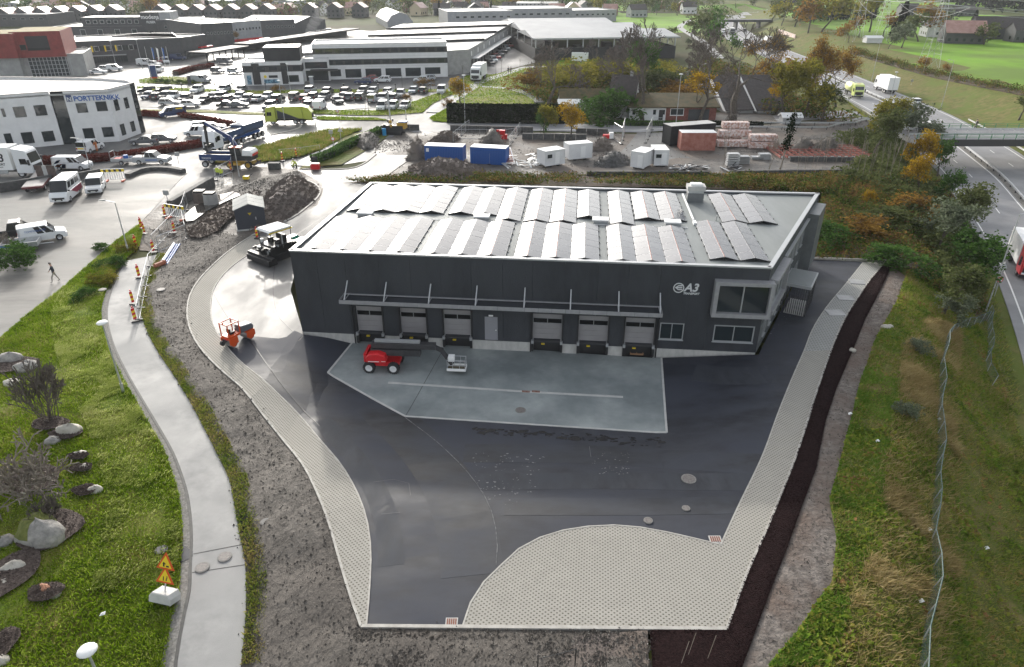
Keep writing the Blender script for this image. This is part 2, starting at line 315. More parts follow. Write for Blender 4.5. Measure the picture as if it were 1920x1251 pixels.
M_bark=mat('dark_bark',(.010,.006,.006),(.034,.019,.019),rough=1,spec=.05,ns=9,bump=1.5,bs=12)
M_mulch=mat('mulch',(.05,.033,.027),(.13,.10,.085),rough=.9,ns=6,bump=1,bs=9)
M_turf=mat('turf',(.07,.11,.010),(.15,.20,.025),spec=.1,rough=.8,ns=.9,bump=.8,bs=5,c3=(.19,.17,.045),big=.12)
M_turf2=mat('rough_turf',(.08,.095,.02),(.17,.14,.055),spec=.1,rough=.85,ns=.7,bump=1,bs=4,c3=(.10,.13,.025),big=.14)
M_field=mat('green_field',(.13,.27,.015),(.18,.32,.028),spec=.1,rough=.8,ns=.05,c3=(.12,.19,.03),big=.02,bump=.3,bs=1)
M_bram=mat('bramble_floor',(.050,.045,.020),(.10,.065,.035),rough=.9,ns=.8,bump=1,bs=3,c3=(.07,.05,.035))
M_far=mat('far_ground',(.035,.04,.018),(.07,.062,.03),spec=.05,rough=.9,ns=.03,c3=(.07,.09,.03),big=.008)
M_white=mat('white_paint',(.78,.78,.77)); M_line=mat('road_paint',(.72,.72,.70),rough=.6)
M_steel=mat('galvanised_steel',(.45,.46,.47),(.55,.56,.57),rough=.45,metal=.6,ns=3)
M_alu=mat('grey_metal_trim',(.36,.37,.38),rough=.45,metal=.3); M_dsteel=mat('dark_steel',(.06,.06,.065),rough=.5,metal=.4)
M_blk=mat('black_plastic',(.018,.018,.02),rough=.55); M_rub=mat('tyre_rubber',(.02,.02,.022),rough=.8); M_rim=mat('wheel_rim',(.42,.42,.43),rough=.4,metal=.5)
M_glass=mat('window_glass',(.02,.028,.032),rough=.08,spec=.8); M_gl2=mat('vehicle_glass',(.015,.018,.02),rough=.08,spec=.6)
M_red=mat('red_paint',(.55,.012,.018),rough=.35); M_orange=mat('orange_paint',(.62,.08,.012),rough=.4); M_yel=mat('yellow_paint',(.75,.55,.02),rough=.45)
M_lime=mat('lime_paint',(.55,.62,.06),rough=.4); M_blue=mat('blue_paint',(.015,.09,.33),rough=.4); M_dblue=mat('navy_paint',(.02,.045,.14),rough=.35)
M_stone=mat('boulder_stone',(.20,.19,.18),(.38,.36,.33),rough=.8,ns=2,bump=1,bs=5); M_stone2=mat('pale_stone',(.38,.35,.30),(.52,.49,.43),rough=.8,ns=2,bump=.8,bs=6); M_rstone=mat('red_stone',(.35,.16,.09),(.45,.24,.15),rough=.8,ns=3,bump=.8)
M_bark2=mat('tree_bark',(.055,.045,.035),(.12,.10,.08),rough=.9,ns=3); M_twig=mat('pale_twigs',(.16,.135,.11),(.26,.225,.19),rough=.9,ns=3); M_dtwig=mat('grey_twigs',(.085,.07,.06),(.15,.125,.11),rough=.9,ns=3)
L_grass=leafmat('grass_blades',[(.07,.13,.006),(.15,.25,.012),(.25,.35,.025),(.37,.40,.11)],.4)
L_grass2=leafmat('mixed_grass',[(.07,.11,.016),(.14,.185,.03),(.21,.20,.055),(.26,.20,.09)],.35)
L_dry=leafmat('dry_grass',[(.15,.115,.045),(.27,.21,.095),(.38,.31,.16)],.35)
L_ivy=leafmat('ground_ivy',[(.06,.11,.015),(.11,.19,.026),(.17,.27,.045)],.35)
L_bram=leafmat('bramble_leaves',[(.015,.028,.008),(.04,.065,.012),(.07,.10,.02),(.11,.055,.03),(.13,.13,.03),(.19,.10,.04)],.3)
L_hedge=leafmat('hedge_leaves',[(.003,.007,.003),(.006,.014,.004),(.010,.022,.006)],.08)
L_redh=leafmat('red_hedge_leaves',[(.05,.012,.010),(.09,.022,.018),(.14,.05,.04)],.25)
L_oliv=leafmat('olive_leaves',[(.035,.045,.018),(.07,.085,.03),(.11,.12,.05)],.3)
L_gg=leafmat('grey_green_leaves',[(.05,.06,.035),(.10,.12,.075),(.17,.19,.13)],.3)
L_yg=leafmat('yellow_green_leaves',[(.09,.095,.015),(.20,.19,.03),(.33,.28,.05)],.4)
L_yel=leafmat('yellow_leaves',[(.16,.10,.012),(.35,.22,.02),(.50,.34,.03)],.4)
L_org=leafmat('orange_leaves',[(.13,.075,.02),(.24,.14,.035),(.36,.22,.05)],.4)
L_grn=leafmat('green_leaves',[(.02,.045,.012),(.045,.09,.02),(.07,.13,.03)],.3)
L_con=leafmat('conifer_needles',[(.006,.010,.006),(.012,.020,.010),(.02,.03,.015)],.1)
# ---------------- terrain
yard_out=[(677,1176),(652,1104),(630,1028),(615,976),(592,919),(566,870),(524,818),(480,762),(450,725),(419,699),(386,666),(362,632),(351,593),(357,553),(378,520),(410,488),(440,464),(472,443)]
yard_in=[(687,1175),(692,1119),(695,1066),(695,1025),(688,976),(671,927),(641,874),(603,829),(562,780),(520,738),(480,702),(450,678),(428,654),(406,623),(395,590),(398,550),(415,520),(445,492),(485,466),(520,447)]
arc=[(867,1177),(878,1141),(901,1100),(935,1066),(976,1028),(1021,1006),(1060,995),(1100,989),(1143,986),(1207,991),(1271,1004),(1351,1023)]
rin=[(1351,1023),(1390,938),(1429,857),(1457,780),(1485,710),(1507,660),(1524,617),(1551,575),(1586,533),(1618,493)]
rout=[(1362,1181),(1399,1079),(1437,994),(1463,930),(1489,865),(1514,790),(1529,741),(1558,658),(1583,600),(1608,560),(1632,525),(1661,491)]
def cm(px,n=5,z=None): return catmull(P2(px,z),n)
C_out=cm(yard_out,3); C_in=cm(yard_in,3); C_arc=cm(arc,3); C_rin=cm(rin,3); C_rout=cm(rout,3)
yardhole=np.vstack([C_out,P2([(540,412),(640,345),(1300,340),(1540,362)]),C_rout[::-1]])
def axis(lo,hi,f0,f1,fs,g=1.12):
    a=[f0]; 
    while a[-1]<f1: a.append(a[-1]+fs)
    s=fs
    while a[-1]<hi: s*=g; a.append(a[-1]+s)
    s=fs; b=[f0]
    while b[-1]>lo: s*=g; b.append(b[-1]-s)
    return np.array(b[::-1][:-1]+a)
gx,gy=np.meshgrid(axis(-4500,4500,-60,150,2.2),axis(-1200,5500,10,300,2.2)); X=gx.ravel(); Y=gy.ravel(); Z=hfun(X,Y)-.06
Z=Z-1.6*inpoly(X,Y,yardhole); nx,ny=gx.shape[1],gx.shape[0]
ii=(np.arange(ny-1)[:,None]*nx+np.arange(nx-1)[None]).ravel(); F=np.stack([ii,ii+1,ii+nx+1,ii+nx],1)
d=mdist(X,Y); fc=F[:,0]; xx,yy=X[fc],Y[fc]; mi=np.zeros(len(F),int)
right=(d[fc]>0)&(yy>-100)&(yy<1500); mi[right]=1; mi[(d[fc]<0)&(d[fc]>-34)&(yy>10)]=2
mi[(right)&(d[fc]<42)]=2; mi[(yy<-100)]=1
nf=fbm(xx,yy,160,5,2); mi[right&(yy>430)&(nf>.05)]=0; mi[(~right)&(yy>260)&(yy<800)&(nf>.12)&(xx>10)]=1
O('terrain',npmesh('terrain',np.column_stack([X,Y,Z]),F,[M_far,M_field,M_turf2],mi,smooth=True),kind='structure')
# ---------------- big asphalt base of the business park, then everything on it
sheet('industrial_asphalt',M_wet,P2([(-160,560),(0,600),(60,560),(200,440),(400,345),(700,300),(705,262),(860,236),(842,200),(880,160),(960,128),(1002,118),(1030,70),(985,38),(700,58),(300,40),(-250,70),(-500,180),(-420,400)]),off=.0,step=6)
sheet('cross_road',M_road,P2([(700,262),(850,244),(1200,249),(1700,256),(1700,241),(1200,235),(850,228),(760,240)]),off=.07,step=4)
strip('road_line',M_line,P2([(845,242),(1200,245),(1700,249)]),-.07,.07,z1=.10,z0=.06)
sheet('lot_surface',M_lot,P2([(-120,640),(0,634),(50,592),(110,547),(150,512),(185,482),(215,455),(262,420),(290,390),(330,345),(355,322),(330,312),(270,316),(200,325),(150,345),(0,350),(-160,345),(-420,450)]),off=.05,step=2.5)
sheet('access_road',M_wet,P2([(472,444),(545,411),(596,371),(600,358),(592,347),(560,338),(440,390),(380,430),(330,440),(360,400),(420,340),(470,318),(560,320),(655,317),(682,309),(704,291),(740,262),(850,246),(900,262),(800,290),(762,305),(715,337),(640,344),(700,345),(560,480),(545,545),(570,630),(560,640),(400,625),(395,590),(398,550),(415,520),(445,492),(485,466),(520,447)]),off=.04,step=2)
sheet('yard_asphalt',M_asph,np.vstack([C_in[:43],P2([(430,592),(500,600),(569,628),(663,640),(615,700),(760,782),(1250,812),(1240,672),(1422,666),(1512,487),(1618,492)]),C_rin[::-1],C_arc[::-1]]),off=.035,step=.8)
apron=P2([(615,700),(663,640),(1000,657),(1240,672),(1250,812),(760,782)])
sheet('concrete_apron',M_conc,apron,off=.075,step=.8)
for a,b in(((615,700),(760,782)),((760,782),(1250,812)),((1250,812),(1240,672)),((615,700),(663,641))): strip('apron_edge',M_conc2,P2([a,b]),-.08,.08,z1=.10,step=.8)
strip('expansion_joint',M_blk,P2([(760,782),(832,655)]),-.02,.02,z1=.082,z0=.03)
sheet('paver_strip',M_pav,np.vstack([C_out,C_in[::-1]]),off=.07,step=1.2)
sheet('paver_field',M_pav,np.vstack([C_arc,C_rin[1:16],C_rout[:22][::-1]]),off=.07,step=1.2)
sheet('paver_strip_upper',M_pav2,np.vstack([C_rin[15:],C_rout[21:][::-1]]),off=.075,step=1.2)
for c in(C_out,C_rout): strip('kerb',M_kerb,c,-.07,.07,z1=.13)
for c in(C_in,C_arc,C_rin): strip('kerb',M_kerb,c,-.045,.045,z1=.09)
strip('kerb',M_kerb,P2([(677,1176),(1362,1181)]),-.1,.1,z1=.13)
strip('kerb',M_kerb,P2([(1661,491),(1580,488),(1512,486)]),-.12,.12,z1=.25)
strip('kerb',M_kerb,cm([(472,443),(545,411),(575,390),(596,371),(600,358),(592,347),(575,340),(540,336)],4),-.12,.12,z1=.16)
strip('kerb',M_kerb,cm([(567,318),(600,319),(655,317),(682,308),(704,291)],4),-.12,.12,z1=.16)
strip('kerb',M_kerb,P2([(762,304),(715,337)]),-.1,.1,z1=.12)
for pl in([(398,548),(430,600),(470,640),(512,700),(560,760),(600,800)],[(515,500),(512,540),(520,590),(548,622)],[(760,784),(820,830),(880,890),(918,950),(932,1010),(930,1062)],[(520,460),(560,438),(660,372),(720,330)]):
    strip('asphalt_joint',M_blk if pl[0][0]!=760 else mat('pale_seam',(.05,.05,.055),(.20,.20,.20),rough=.9,ns=3),cm(pl,4),-.025,.025,z1=.058 if pl[0][0]!=520 else .05,z0=.03)
sheet('paver_base',M_pav,np.vstack([C_rin,C_rout[::-1]]),off=.045,step=1.5)
strip('drain_channel',M_conc2,P2([(728,719),(1000,737),(1168,746)]),-.14,.14,z1=.088,z0=.04)
# left path and its edge
pl_l=[(332,1251),(345,1170),(358,1110),(360,1060),(362,1000),(356,940),(346,900),(327,850),(299,800),(269,750),(240,700),(216,650),(203,600),(205,565),(220,522),(236,490)]
pl_r=[(452,1251),(461,1150),(460,1060),(449,1000),(440,950),(430,900),(406,850),(381,800),(354,750),(326,705),(290,650),(268,600),(263,565),(275,520),(296,478)]
CL=cm(pl_l,4); CR=cm(pl_r,4); low=P2([(330,1400)]); low2=P2([(450,1400)])
sheet('footpath',M_path,np.vstack([low,CL,CR[::-1],low2]),off=.05,step=1.2)
strip('path_edge',mat('wet_edge',(.03,.03,.03),(.06,.06,.055),rough=.7,ns=3),np.vstack([low,CL]),-.16,.0,z1=.07,z0=0)
strip('gravel_verge',mat('verge_gravel',(.16,.15,.14),(.30,.29,.27),rough=.9,ns=7,bump=1,bs=12),np.vstack([low,CL[:-6]]),-.75,-.16,z1=.045,z0=-.05)
for q in(((361,1075),(461,1060)),((363,1040),(456,1022))): strip('asphalt_joint',MATS['wet_edge'],P2(q),-.025,.025,z1=.062,z0=.02)
for q in([(362,1035),(330,1015),(288,1020),(300,1052),(335,1060),(362,1045)],[(449,970),(478,970),(505,975),(505,1000),(452,1000)]): sheet('manhole_surround',M_asph,P2(q),off=.066,step=1)
lawn=np.vstack([P2([(-220,1500),(325,1500)]),CL[:-2]-np.array([.6,0]),P2([(262,462),(268,440),(262,421),(215,455),(185,482),(150,512),(110,547),(50,592),(0,636),(-120,690),(-400,800)])])
sheet('lawn',M_turf,lawn,off=.04,step=1.2,amp=.35,ns=3,seed=4)
slope=np.vstack([P2([(452,1500)]),CR,P2([(330,430),(380,430),(472,446)]),C_out[::-1],P2([(690,1500)])])
sheet('bare_soil',M_soil,slope,off=.02,step=.7,amp=.55,ns=2.2,seed=8)
sheet('bare_soil',M_soil,P2([(640,1181),(677,1180),(1214,1184),(1225,1500),(560,1500)]),off=.02,step=.7,amp=.4,ns=2,seed=9)
sheet('bare_soil',M_soil2,P2([(1214,1184),(1225,1500),(1000,1500),(1030,1240),(1080,1195)]),off=.1,step=.8,amp=.3,ns=2)
bark=P2([(1218,1182),(1362,1183)]).tolist(); 
bk_out=[(1392,1251),(1440,1120),(1475,1030),(1500,960),(1530,880),(1548,790),(1568,730),(1600,655),(1622,600),(1648,550),(1672,500),(1661,490)]
barkp=np.vstack([P2([(1235,1420),(1218,1184),(1362,1184)]),C_rout,P2(bk_out[::-1]),P2([(1330,1420)])])
sheet('bark_bed',M_bark,barkp,off=.12,step=.7,amp=.25,ns=1.2,seed=3)
sl_r=P2([(1330,1420),(1392,1251),(1440,1120),(1475,1030),(1500,960),(1530,880),(1548,790),(1568,730),(1600,655),(1622,600),(1648,550),(1672,500),(1800,560),(1838,640),(1880,760),(1905,850),(1960,1000),(2020,1420)])
sheet('soil_margin',mat('pale_soil',(.12,.105,.095),(.26,.23,.205),rough=.9,ns=1.8,bump=2,bs=4,spec=.1,c3=(.16,.125,.105),detail=9),P2([(1330,1420),(1392,1251),(1440,1120),(1475,1030),(1500,960),(1530,880),(1548,790),(1568,730),(1600,655),(1622,600),(1648,550),(1672,500),(1700,520),(1680,570),(1640,640),(1612,720),(1592,800),(1572,880),(1555,940),(1568,1010),(1560,1090),(1500,1180),(1440,1251),(1400,1420)]),off=.02,step=1,amp=.25,ns=2,seed=6)
sheet('bank',M_turf2,P2([(1400,1420),(1440,1251),(1500,1180),(1560,1090),(1568,1010),(1555,940),(1572,880),(1592,800),(1612,720),(1640,640),(1680,570),(1700,520),(1672,495),(1800,540),(1838,620),(1875,700),(1898,780),(1940,900),(2050,1420)]),off=.02,step=1.4,amp=.4,ns=3,seed=11)
# scrub between the yard and the trees, construction site
scrub=P2([(1520,488),(1660,490),(1740,540),(1810,590),(1850,600),(1836,470),(1800,400),(1760,340),(1660,330),(1100,330),(760,330),(640,343),(700,345),(1300,352),(1540,368)])
sheet('scrub_ground',M_bram,scrub,off=.03,step=2,amp=.4,ns=3,seed=2)
site=P2([(715,337),(762,305),(800,290),(700,292),(704,275),(745,246),(860,247),(1200,252),(1700,258),(1690,330),(1640,350),(1100,332),(900,345),(720,343)])
sheet('site_ground',M_wsoil,site,off=.05,step=1.6,amp=.15,ns=3,seed=12)
sheet('site_slab',M_wsoil,P2([(1080,318),(1230,305),(1270,298),(1560,300),(1660,330),(1400,330),(1080,330)]),off=.16,step=3)
sheet('site_road',M_wet,P2([(1195,250),(1255,250),(1250,275),(1300,300),(1240,312),(1160,290),(1180,270)]),off=.14,step=2)
sheet('loose_gravel',M_wsoil,P2([(255,425),(300,385),(400,335),(470,312),(560,318),(610,345),(600,385),(480,446),(400,480),(330,475),(262,470)]),off=.035,step=2,amp=.1)
sheet('dug_ground',M_soil,P2([(330,440),(360,400),(400,375),(440,350),(480,335),(560,322),(575,338),(520,372),(470,400),(420,425),(380,445),(345,460),(310,470),(290,470),(270,455),(262,425)]),off=.10,step=1,amp=.3,ns=2,seed=21)
def verge(px,m=M_turf,st=2,amp=.1,off=.12,name='grass_verge'): return sheet(name,m,P2(px),off=off,step=st,amp=amp,ns=3)
VERGES=[[(395,308),(457,285),(520,267),(592,250),(617,245),(680,244),(642,260),(605,282),(565,295),(527,302),(492,305),(420,308)],
 [(582,207),(705,208),(755,198),(837,170),(852,176),(812,195),(792,212),(730,217),(655,217),(580,214)],[(580,219),(705,222),(732,227),(600,226)],
 [(257,163),(480,171),(590,169),(840,168),(840,173),(590,175),(480,177),(257,168)],[(260,150),(290,144),(390,147),(395,155),(340,159),(262,156)],
 [(805,222),(837,204),(838,231),(812,228)],[(840,165),(875,142),(930,140),(985,128),(1002,128),(1010,150),(1000,200),(860,202),(850,182)],
 [(258,206),(380,207),(570,216),(570,220),(380,212),(258,210)],[(640,255),(700,245),(742,246),(700,275),(640,310),(560,318),(600,290)]]
for i,q in enumerate(VERGES): verge(q,M_turf if i not in(0,8) else M_turf2)
strip('footway',M_path,P2([(812,212),(850,188),(900,155),(985,127),(1140,122)]),-1.6,1.6,z1=.17)
strip('footway',M_path,cm([(900,163),(940,166),(975,172),(1000,183),(1013,192)],4),-1.3,1.3,z1=.18)
strip('footway',M_path,P2([(567,312),(640,274),(700,250),(745,234)]),-2.2,2.2,z1=.15)
strip('cycle_path',M_path,cm([(1350,110),(1320,80),(1290,62),(1275,50),(1295,38)],4),-1.8,1.8,z1=.1)
sheet('parking_lot',M_wet,P2([(560,212),(240,200),(255,168),(600,176),(842,176),(740,200)]),off=.09,step=5)
strip('kerb',M_kerb,P2([(508,254),(545,246),(563,240),(565,235)]),-.2,.2,z1=.15)
sheet('house_drive',M_wsoil,P2([(1320,232),(1340,212),(1440,208),(1460,232)]),off=.1,step=3)
# motorway
for a,b,nm in((-10.6,-.5,'motorway_carriageway'),(.5,10.4,'motorway_carriageway')): strip(nm,M_road,MCS[4:],a,b,z1=.03,z0=-.3,step=4)
strip('motorway_median',mat('median_gravel',(.10,.095,.085),(.2,.19,.17),rough=.9,ns=2),MCS[4:],-.55,.55,z1=.06,z0=-.3,step=4)
for a in(-9.4,-.95,.95,9.4): strip('motorway_edge_line',M_line,MCS[4:],a-.09,a+.09,z1=.045,z0=.02,step=4)
def dashes(pl,off,L,gap,w,z,m):
    pl=resamp(pl,1.); c=offs(pl,off); vs=[];fs=[]; i=0
    while i+L<len(c) and c[i][1]<600:
        a,b=c[i],c[i+L]; t=(b-a)/np.linalg.norm(b-a); nn=np.array([-t[1],t[0]])*w
        for q in(a-nn,a+nn,b+nn,b-nn): vs.append((q[0],q[1],float(hfun(q[0],q[1]))+z))
        k=len(vs)-4; fs.append((k,k+3,k+2,k+1)); i+=L+gap
    return npmesh('dashes',vs,fs,m)
for a in(-5.1,5.1): O('motorway_lane_marks',dashes(MCS[10:],a,3,9,.08,.05,M_line),kind='structure')
# fields on the right
for q in([(1700,120),(1620,98),(1700,92),(1900,92),(2150,95),(2300,220),(1920,172),(1840,152)],[(1500,28),(1520,17),(1600,20),(1600,28)],[(1550,45),(1700,36),(1920,38),(1920,44),(1700,48)],[(1640,4),(1690,2),(1680,18),(1640,18)],[(1290,12),(1420,8),(1440,18),(1300,20)]):
    sheet('green_field',M_field,P2(q),off=.1,step=12)
strip('hedge_bank',mat('dead_bracken',(.045,.035,.02),(.09,.065,.04),rough=.9,ns=.6,bump=1),P2([(1600,98),(1680,122),(1760,144),(1850,162),(1940,180),(2100,215)]),-1.0,1.0,z1=.3,z0=-.4)
# ---------------- loose cover (stuff)
def stuff_blades(name,poly,n,h,wd,m,label,cat='grass',zo=.05,dens=None,**k):
    return O(name,blades_mesh(name,sample_poly(np.asarray(poly),n,dens=dens),h,wd,m,zoff=zo,**k),kind='stuff',label=label,cat=cat)
nlo=lambda s,t:(lambda x,y:np.clip((fbm(x,y,s,31,3)+t)*3,0.04,1))
lv=lawn[lawn[:,1]>5]
stuff_blades('lawn_grass',lawn,150000,.20,.045,[L_grass],'bright green windblown grass covering the left bank beside the path',zo=.12,lean=.45)
stuff_blades('lawn_moss',lawn,30000,.12,.06,[L_grass2],'brownish flattened grass mixed into the left bank',zo=.14,dens=nlo(5,.0))
bankp=P2([(1400,1420),(1440,1251),(1500,1180),(1560,1090),(1568,1010),(1555,940),(1572,880),(1592,800),(1612,720),(1640,640),(1680,570),(1700,510),(1800,540),(1838,620),(1875,700),(1898,780),(1940,900),(2050,1420)])
stuff_blades('bank_grass',bankp,90000,.24,.05,[L_grass2],'tangled olive and tan grass on the bank above the motorway',zo=.1)
stuff_blades('bank_green_cover',P2([(1440,1251),(1500,1180),(1560,1090),(1568,1010),(1555,940),(1572,880),(1592,800),(1612,720),(1640,640),(1680,570),(1760,560),(1700,660),(1672,780),(1655,900),(1660,1000),(1600,1100),(1560,1251)]),52000,.16,.08,[L_ivy],'low fresh green ground cover beside the bare soil margin','ground cover',zo=.12,dens=nlo(2.5,.06))
stuff_blades('bank_dry_grass',P2([(1545,1300),(1575,1180),(1610,1080),(1650,980),(1655,860),(1680,760),(1690,650),(1740,600),(1800,620),(1790,760),(1800,900),(1800,1000),(1790,1120),(1760,1300)]),30000,.42,.035,[L_dry],'patchy pale straw-coloured grass running down the right bank',zo=.1,lean=.6,dens=nlo(3.5,-.06))
stuff_blades('bank_thin_straw',bankp,11000,.3,.03,[L_dry],'thin straw stalks mixed through the bank grass',zo=.1,lean=.6,dens=nlo(6,.0))
stuff_blades('path_weeds',np.vstack([CR,offs(CR,1.1)[::-1]]),16000,.16,.05,[L_grass2],'thin strip of weeds along the right edge of the footpath',zo=.12)
for i,q in enumerate(VERGES[:7]): stuff_blades('verge_grass',P2(q),[12000,5000,1500,3000,1500,1200,6000][i],[.5,.2,.2,.2,.2,.2,.25][i],[.1,.1,.1,.12,.1,.1,.15][i],[L_grass2 if i==0 else L_grass],['rough tan and green grass on the triangular verge','cut grass strip below the office car park','thin grass strip beside the bright road','thin grass strip above the office car park rows','grass on the oval traffic island with flagpoles','small grass wedge beside the dark hedge','lawn around the curving footways'][i],zo=.16)
def clods(name,poly,n,smin,smax,m,label,cat,zo=.1,dens=None):
    q=sample_poly(poly,n,dens=dens); s=nr.uniform(smin,smax,n)*nr.uniform(.4,1,n); c=np.column_stack([q,hfun(q[:,0],q[:,1])+zo]); base=np.array([(1,0,0),(-.6,.8,0),(-.5,-.9,0),(0,0,.8)])
    V=c[:,None]+base[None]*s[:,None,None]*nr.uniform(.6,1.3,(n,4,3)); F=(np.arange(n)[:,None,None]*4+np.array([[0,1,3],[1,2,3],[2,0,3]])[None]).reshape(-1,3)
    return O(name,npmesh(name,V.reshape(-1,3),F,m),kind='stuff',label=label,cat=cat)
clods('soil_stones',slope,4500,.03,.10,M_soil,'loose stones and clods strewn over the grey soil slope','stones',zo=.16)
clods('soil_stones',P2([(640,1181),(1214,1184),(1225,1450),(560,1450)]),5000,.03,.12,M_soil,'loose stones in the bare soil below the paved yard','stones',zo=.14)
clods('bark_chips',barkp,26000,.03,.09,M_bark,'dark bark chips heaped along the outside of the right kerb','bark',zo=.12)
clods('site_rubble',site,9000,.05,.28,M_wsoil,'scattered stones and rubble across the construction site','rubble',zo=.08,dens=nlo(9,-.02))
clods('site_rubble',P2([(330,440),(440,350),(560,322),(575,338),(470,400),(345,460),(262,425)]),4000,.04,.2,M_wsoil,'gravel and clods around the open trench','rubble',zo=.2)
q=sample_poly(scrub,60000,dens=lambda x,y:np.clip(.5+1.6*fbm(x,y,7,44,3),.05,1)); hz=hfun(q[:,0],q[:,1])+.15+np.abs(nr.normal(0,.28,len(q)))+.7*np.clip(fbm(q[:,0],q[:,1],6,45,3)+.12,0,1)*2
O('bramble_scrub',leaves_mesh('bramble_scrub',np.column_stack([q,hz]),.27,[L_bram],flat=.5),kind='stuff',label='tangled brown, rusty and green bramble scrub behind the dock building',cat='scrub')

def mound(name,px,m,h,label=None,cat=None,step=.8,amp=.5,ns=2.,seed=5,power=1.,k=0):
    poly=P2(px); o=sheet(name,m,poly,off=.08,step=step,amp=amp,ns=ns,seed=seed,mound=h,kind=None)
    return tag(o,label,cat)
mound('soil_mound',[(445,418),(480,392),(505,362),(540,336),(572,342),(592,352),(598,362),(585,378),(555,400),(530,420),(500,432),(470,436)],M_soil2,1.6,'big brown soil mound inside the curved kerb behind the dark kiosk','soil mound',amp=1.5,ns=3.5,seed=71)
sheet('trench_floor',M_soil2,P2([(352,440),(372,425),(395,405),(430,385),(470,368),(490,358),(482,385),(455,400),(430,418),(408,440),(380,452),(360,452)]),off=.5,step=.8,amp=.7,ns=1.5,seed=73)
sheet('puddle',mat('puddle_water',(.06,.055,.05),rough=.06),P2([(345,412),(365,395),(400,375),(440,365),(452,372),(420,386),(390,402),(365,420),(350,422)]),off=.52,step=3)
for i,(px,m,h,lb) in enumerate((([(760,302),(775,285),(790,272),(797,276),(797,300),(780,304)],M_wsoil,3.2,'tall grey gravel heap leaning on the left blue container'),([(800,268),(830,256),(850,256),(862,262),(845,270)],M_wsoil,1.4,'low dark gravel ridge in the middle of the construction site'),([(895,275),(910,258),(930,256),(945,266),(950,276)],M_wsoil,2.4,'grey gravel heap beside the red plastic barriers'),([(1105,285),(1118,272),(1135,270),(1150,280),(1140,286)],M_wsoil,2.0,'cone-shaped dark gravel heap behind the white cabins'),([(1110,315),(1120,300),(1150,295),(1180,298),(1182,312),(1150,318)],mat('black_rubble',(.03,.03,.03),(.09,.09,.09),rough=.8,ns=1.5,bump=1),1.6,'black broken asphalt heap between the white cabins'),
    ([(760,335),(770,312),(800,304),(860,306),(905,315),(915,335),(880,343),(800,343)],M_soil2,2.0,'long brown earth bank before the blue containers'),([(660,270),(690,255),(715,262),(700,280),(680,284)],M_wsoil,1.8,'grey rubble heap at the hedge end of the construction site'),([(1475,285),(1490,272),(1520,270),(1530,282),(1500,290)],M_wsoil,1.8,'blue-grey gravel heap beside the red steel frames'),([(1512,285),(1535,270),(1570,272),(1580,284),(1545,290)],M_soil,1.8,'pale overgrown gravel heap behind the red steel frames'))):
    mound('gravel_heap' if 'heap' in lb else 'earth_bank',px,m,h,lb,'heap',step=1.0,amp=.5,ns=2,seed=80+i)

# wear on the yard: damp blotches, scuffs, tyre arcs
def blots(name,m,area,n,smin,smax,z,seed,asp=2.2,label=None):
    rs=np.random.RandomState(seed); q=sample_poly(P2(area),n,rs); V=[];F=[]
    for c in q:
        s=rs.uniform(smin,smax)*rs.uniform(.3,1); a0=rs.uniform(-.5,.5); k=9; r=s*rs.uniform(.45,1.1,k); an=np.arange(k)*2*PI/k; x=np.cos(an)*r*asp; y=np.sin(an)*r
        X_=c[0]+x*math.cos(a0)-y*math.sin(a0); Y_=c[1]+x*math.sin(a0)+y*math.cos(a0); b=len(V); zz=hfun(X_,Y_)+z
        V+=list(zip(X_,Y_,zz)); F.append(tuple(range(b,b+k)))
    me=bpy.data.meshes.new(name); me.from_pydata(V,[],F); me.materials.append(m); O(name,me,kind='structure')
blots('damp_blots',mat('damp_black',(.008,.008,.010),rough=.25),[(880,803),(1245,822),(1245,842),(1180,836),(1000,820),(890,815)],110,.05,.28,.052,3)
blots('grit_flecks',mat('pale_grit',(.20,.20,.20),rough=.9),[(880,850),(1020,850),(1010,920),(960,960),(900,930)],130,.02,.09,.05,5,1.5); blots('grit_flecks',MATS['pale_grit'],[(1110,850),(1180,850),(1180,890),(1110,890)],60,.02,.08,.05,6,1.5); blots('grit_flecks',MATS['pale_grit'],[(1430,520),(1510,500),(1530,540),(1480,600),(1430,650),(1440,560)],160,.02,.07,.052,7,1.5); 
M_scuf=mat('scuff_pale',(.10,.10,.108),(.13,.13,.135),rough=.8,ns=2); M_track=mat('track_dark',(.013,.014,.018),(.036,.039,.047),rough=.6,ns=1.1,ramp=(.4,.6),spec=.3)
for pl,m,w_ in(([(715,965),(750,962)],M_scuf,.03),([(700,905),(760,900),(770,930)],M_scuf,.02),([(1105,838),(1100,850),(1108,858)],M_scuf,.02)):
    strip('scuff_mark',m,cm(pl,5),-w_,w_,z1=.046,z0=.044,step=1)

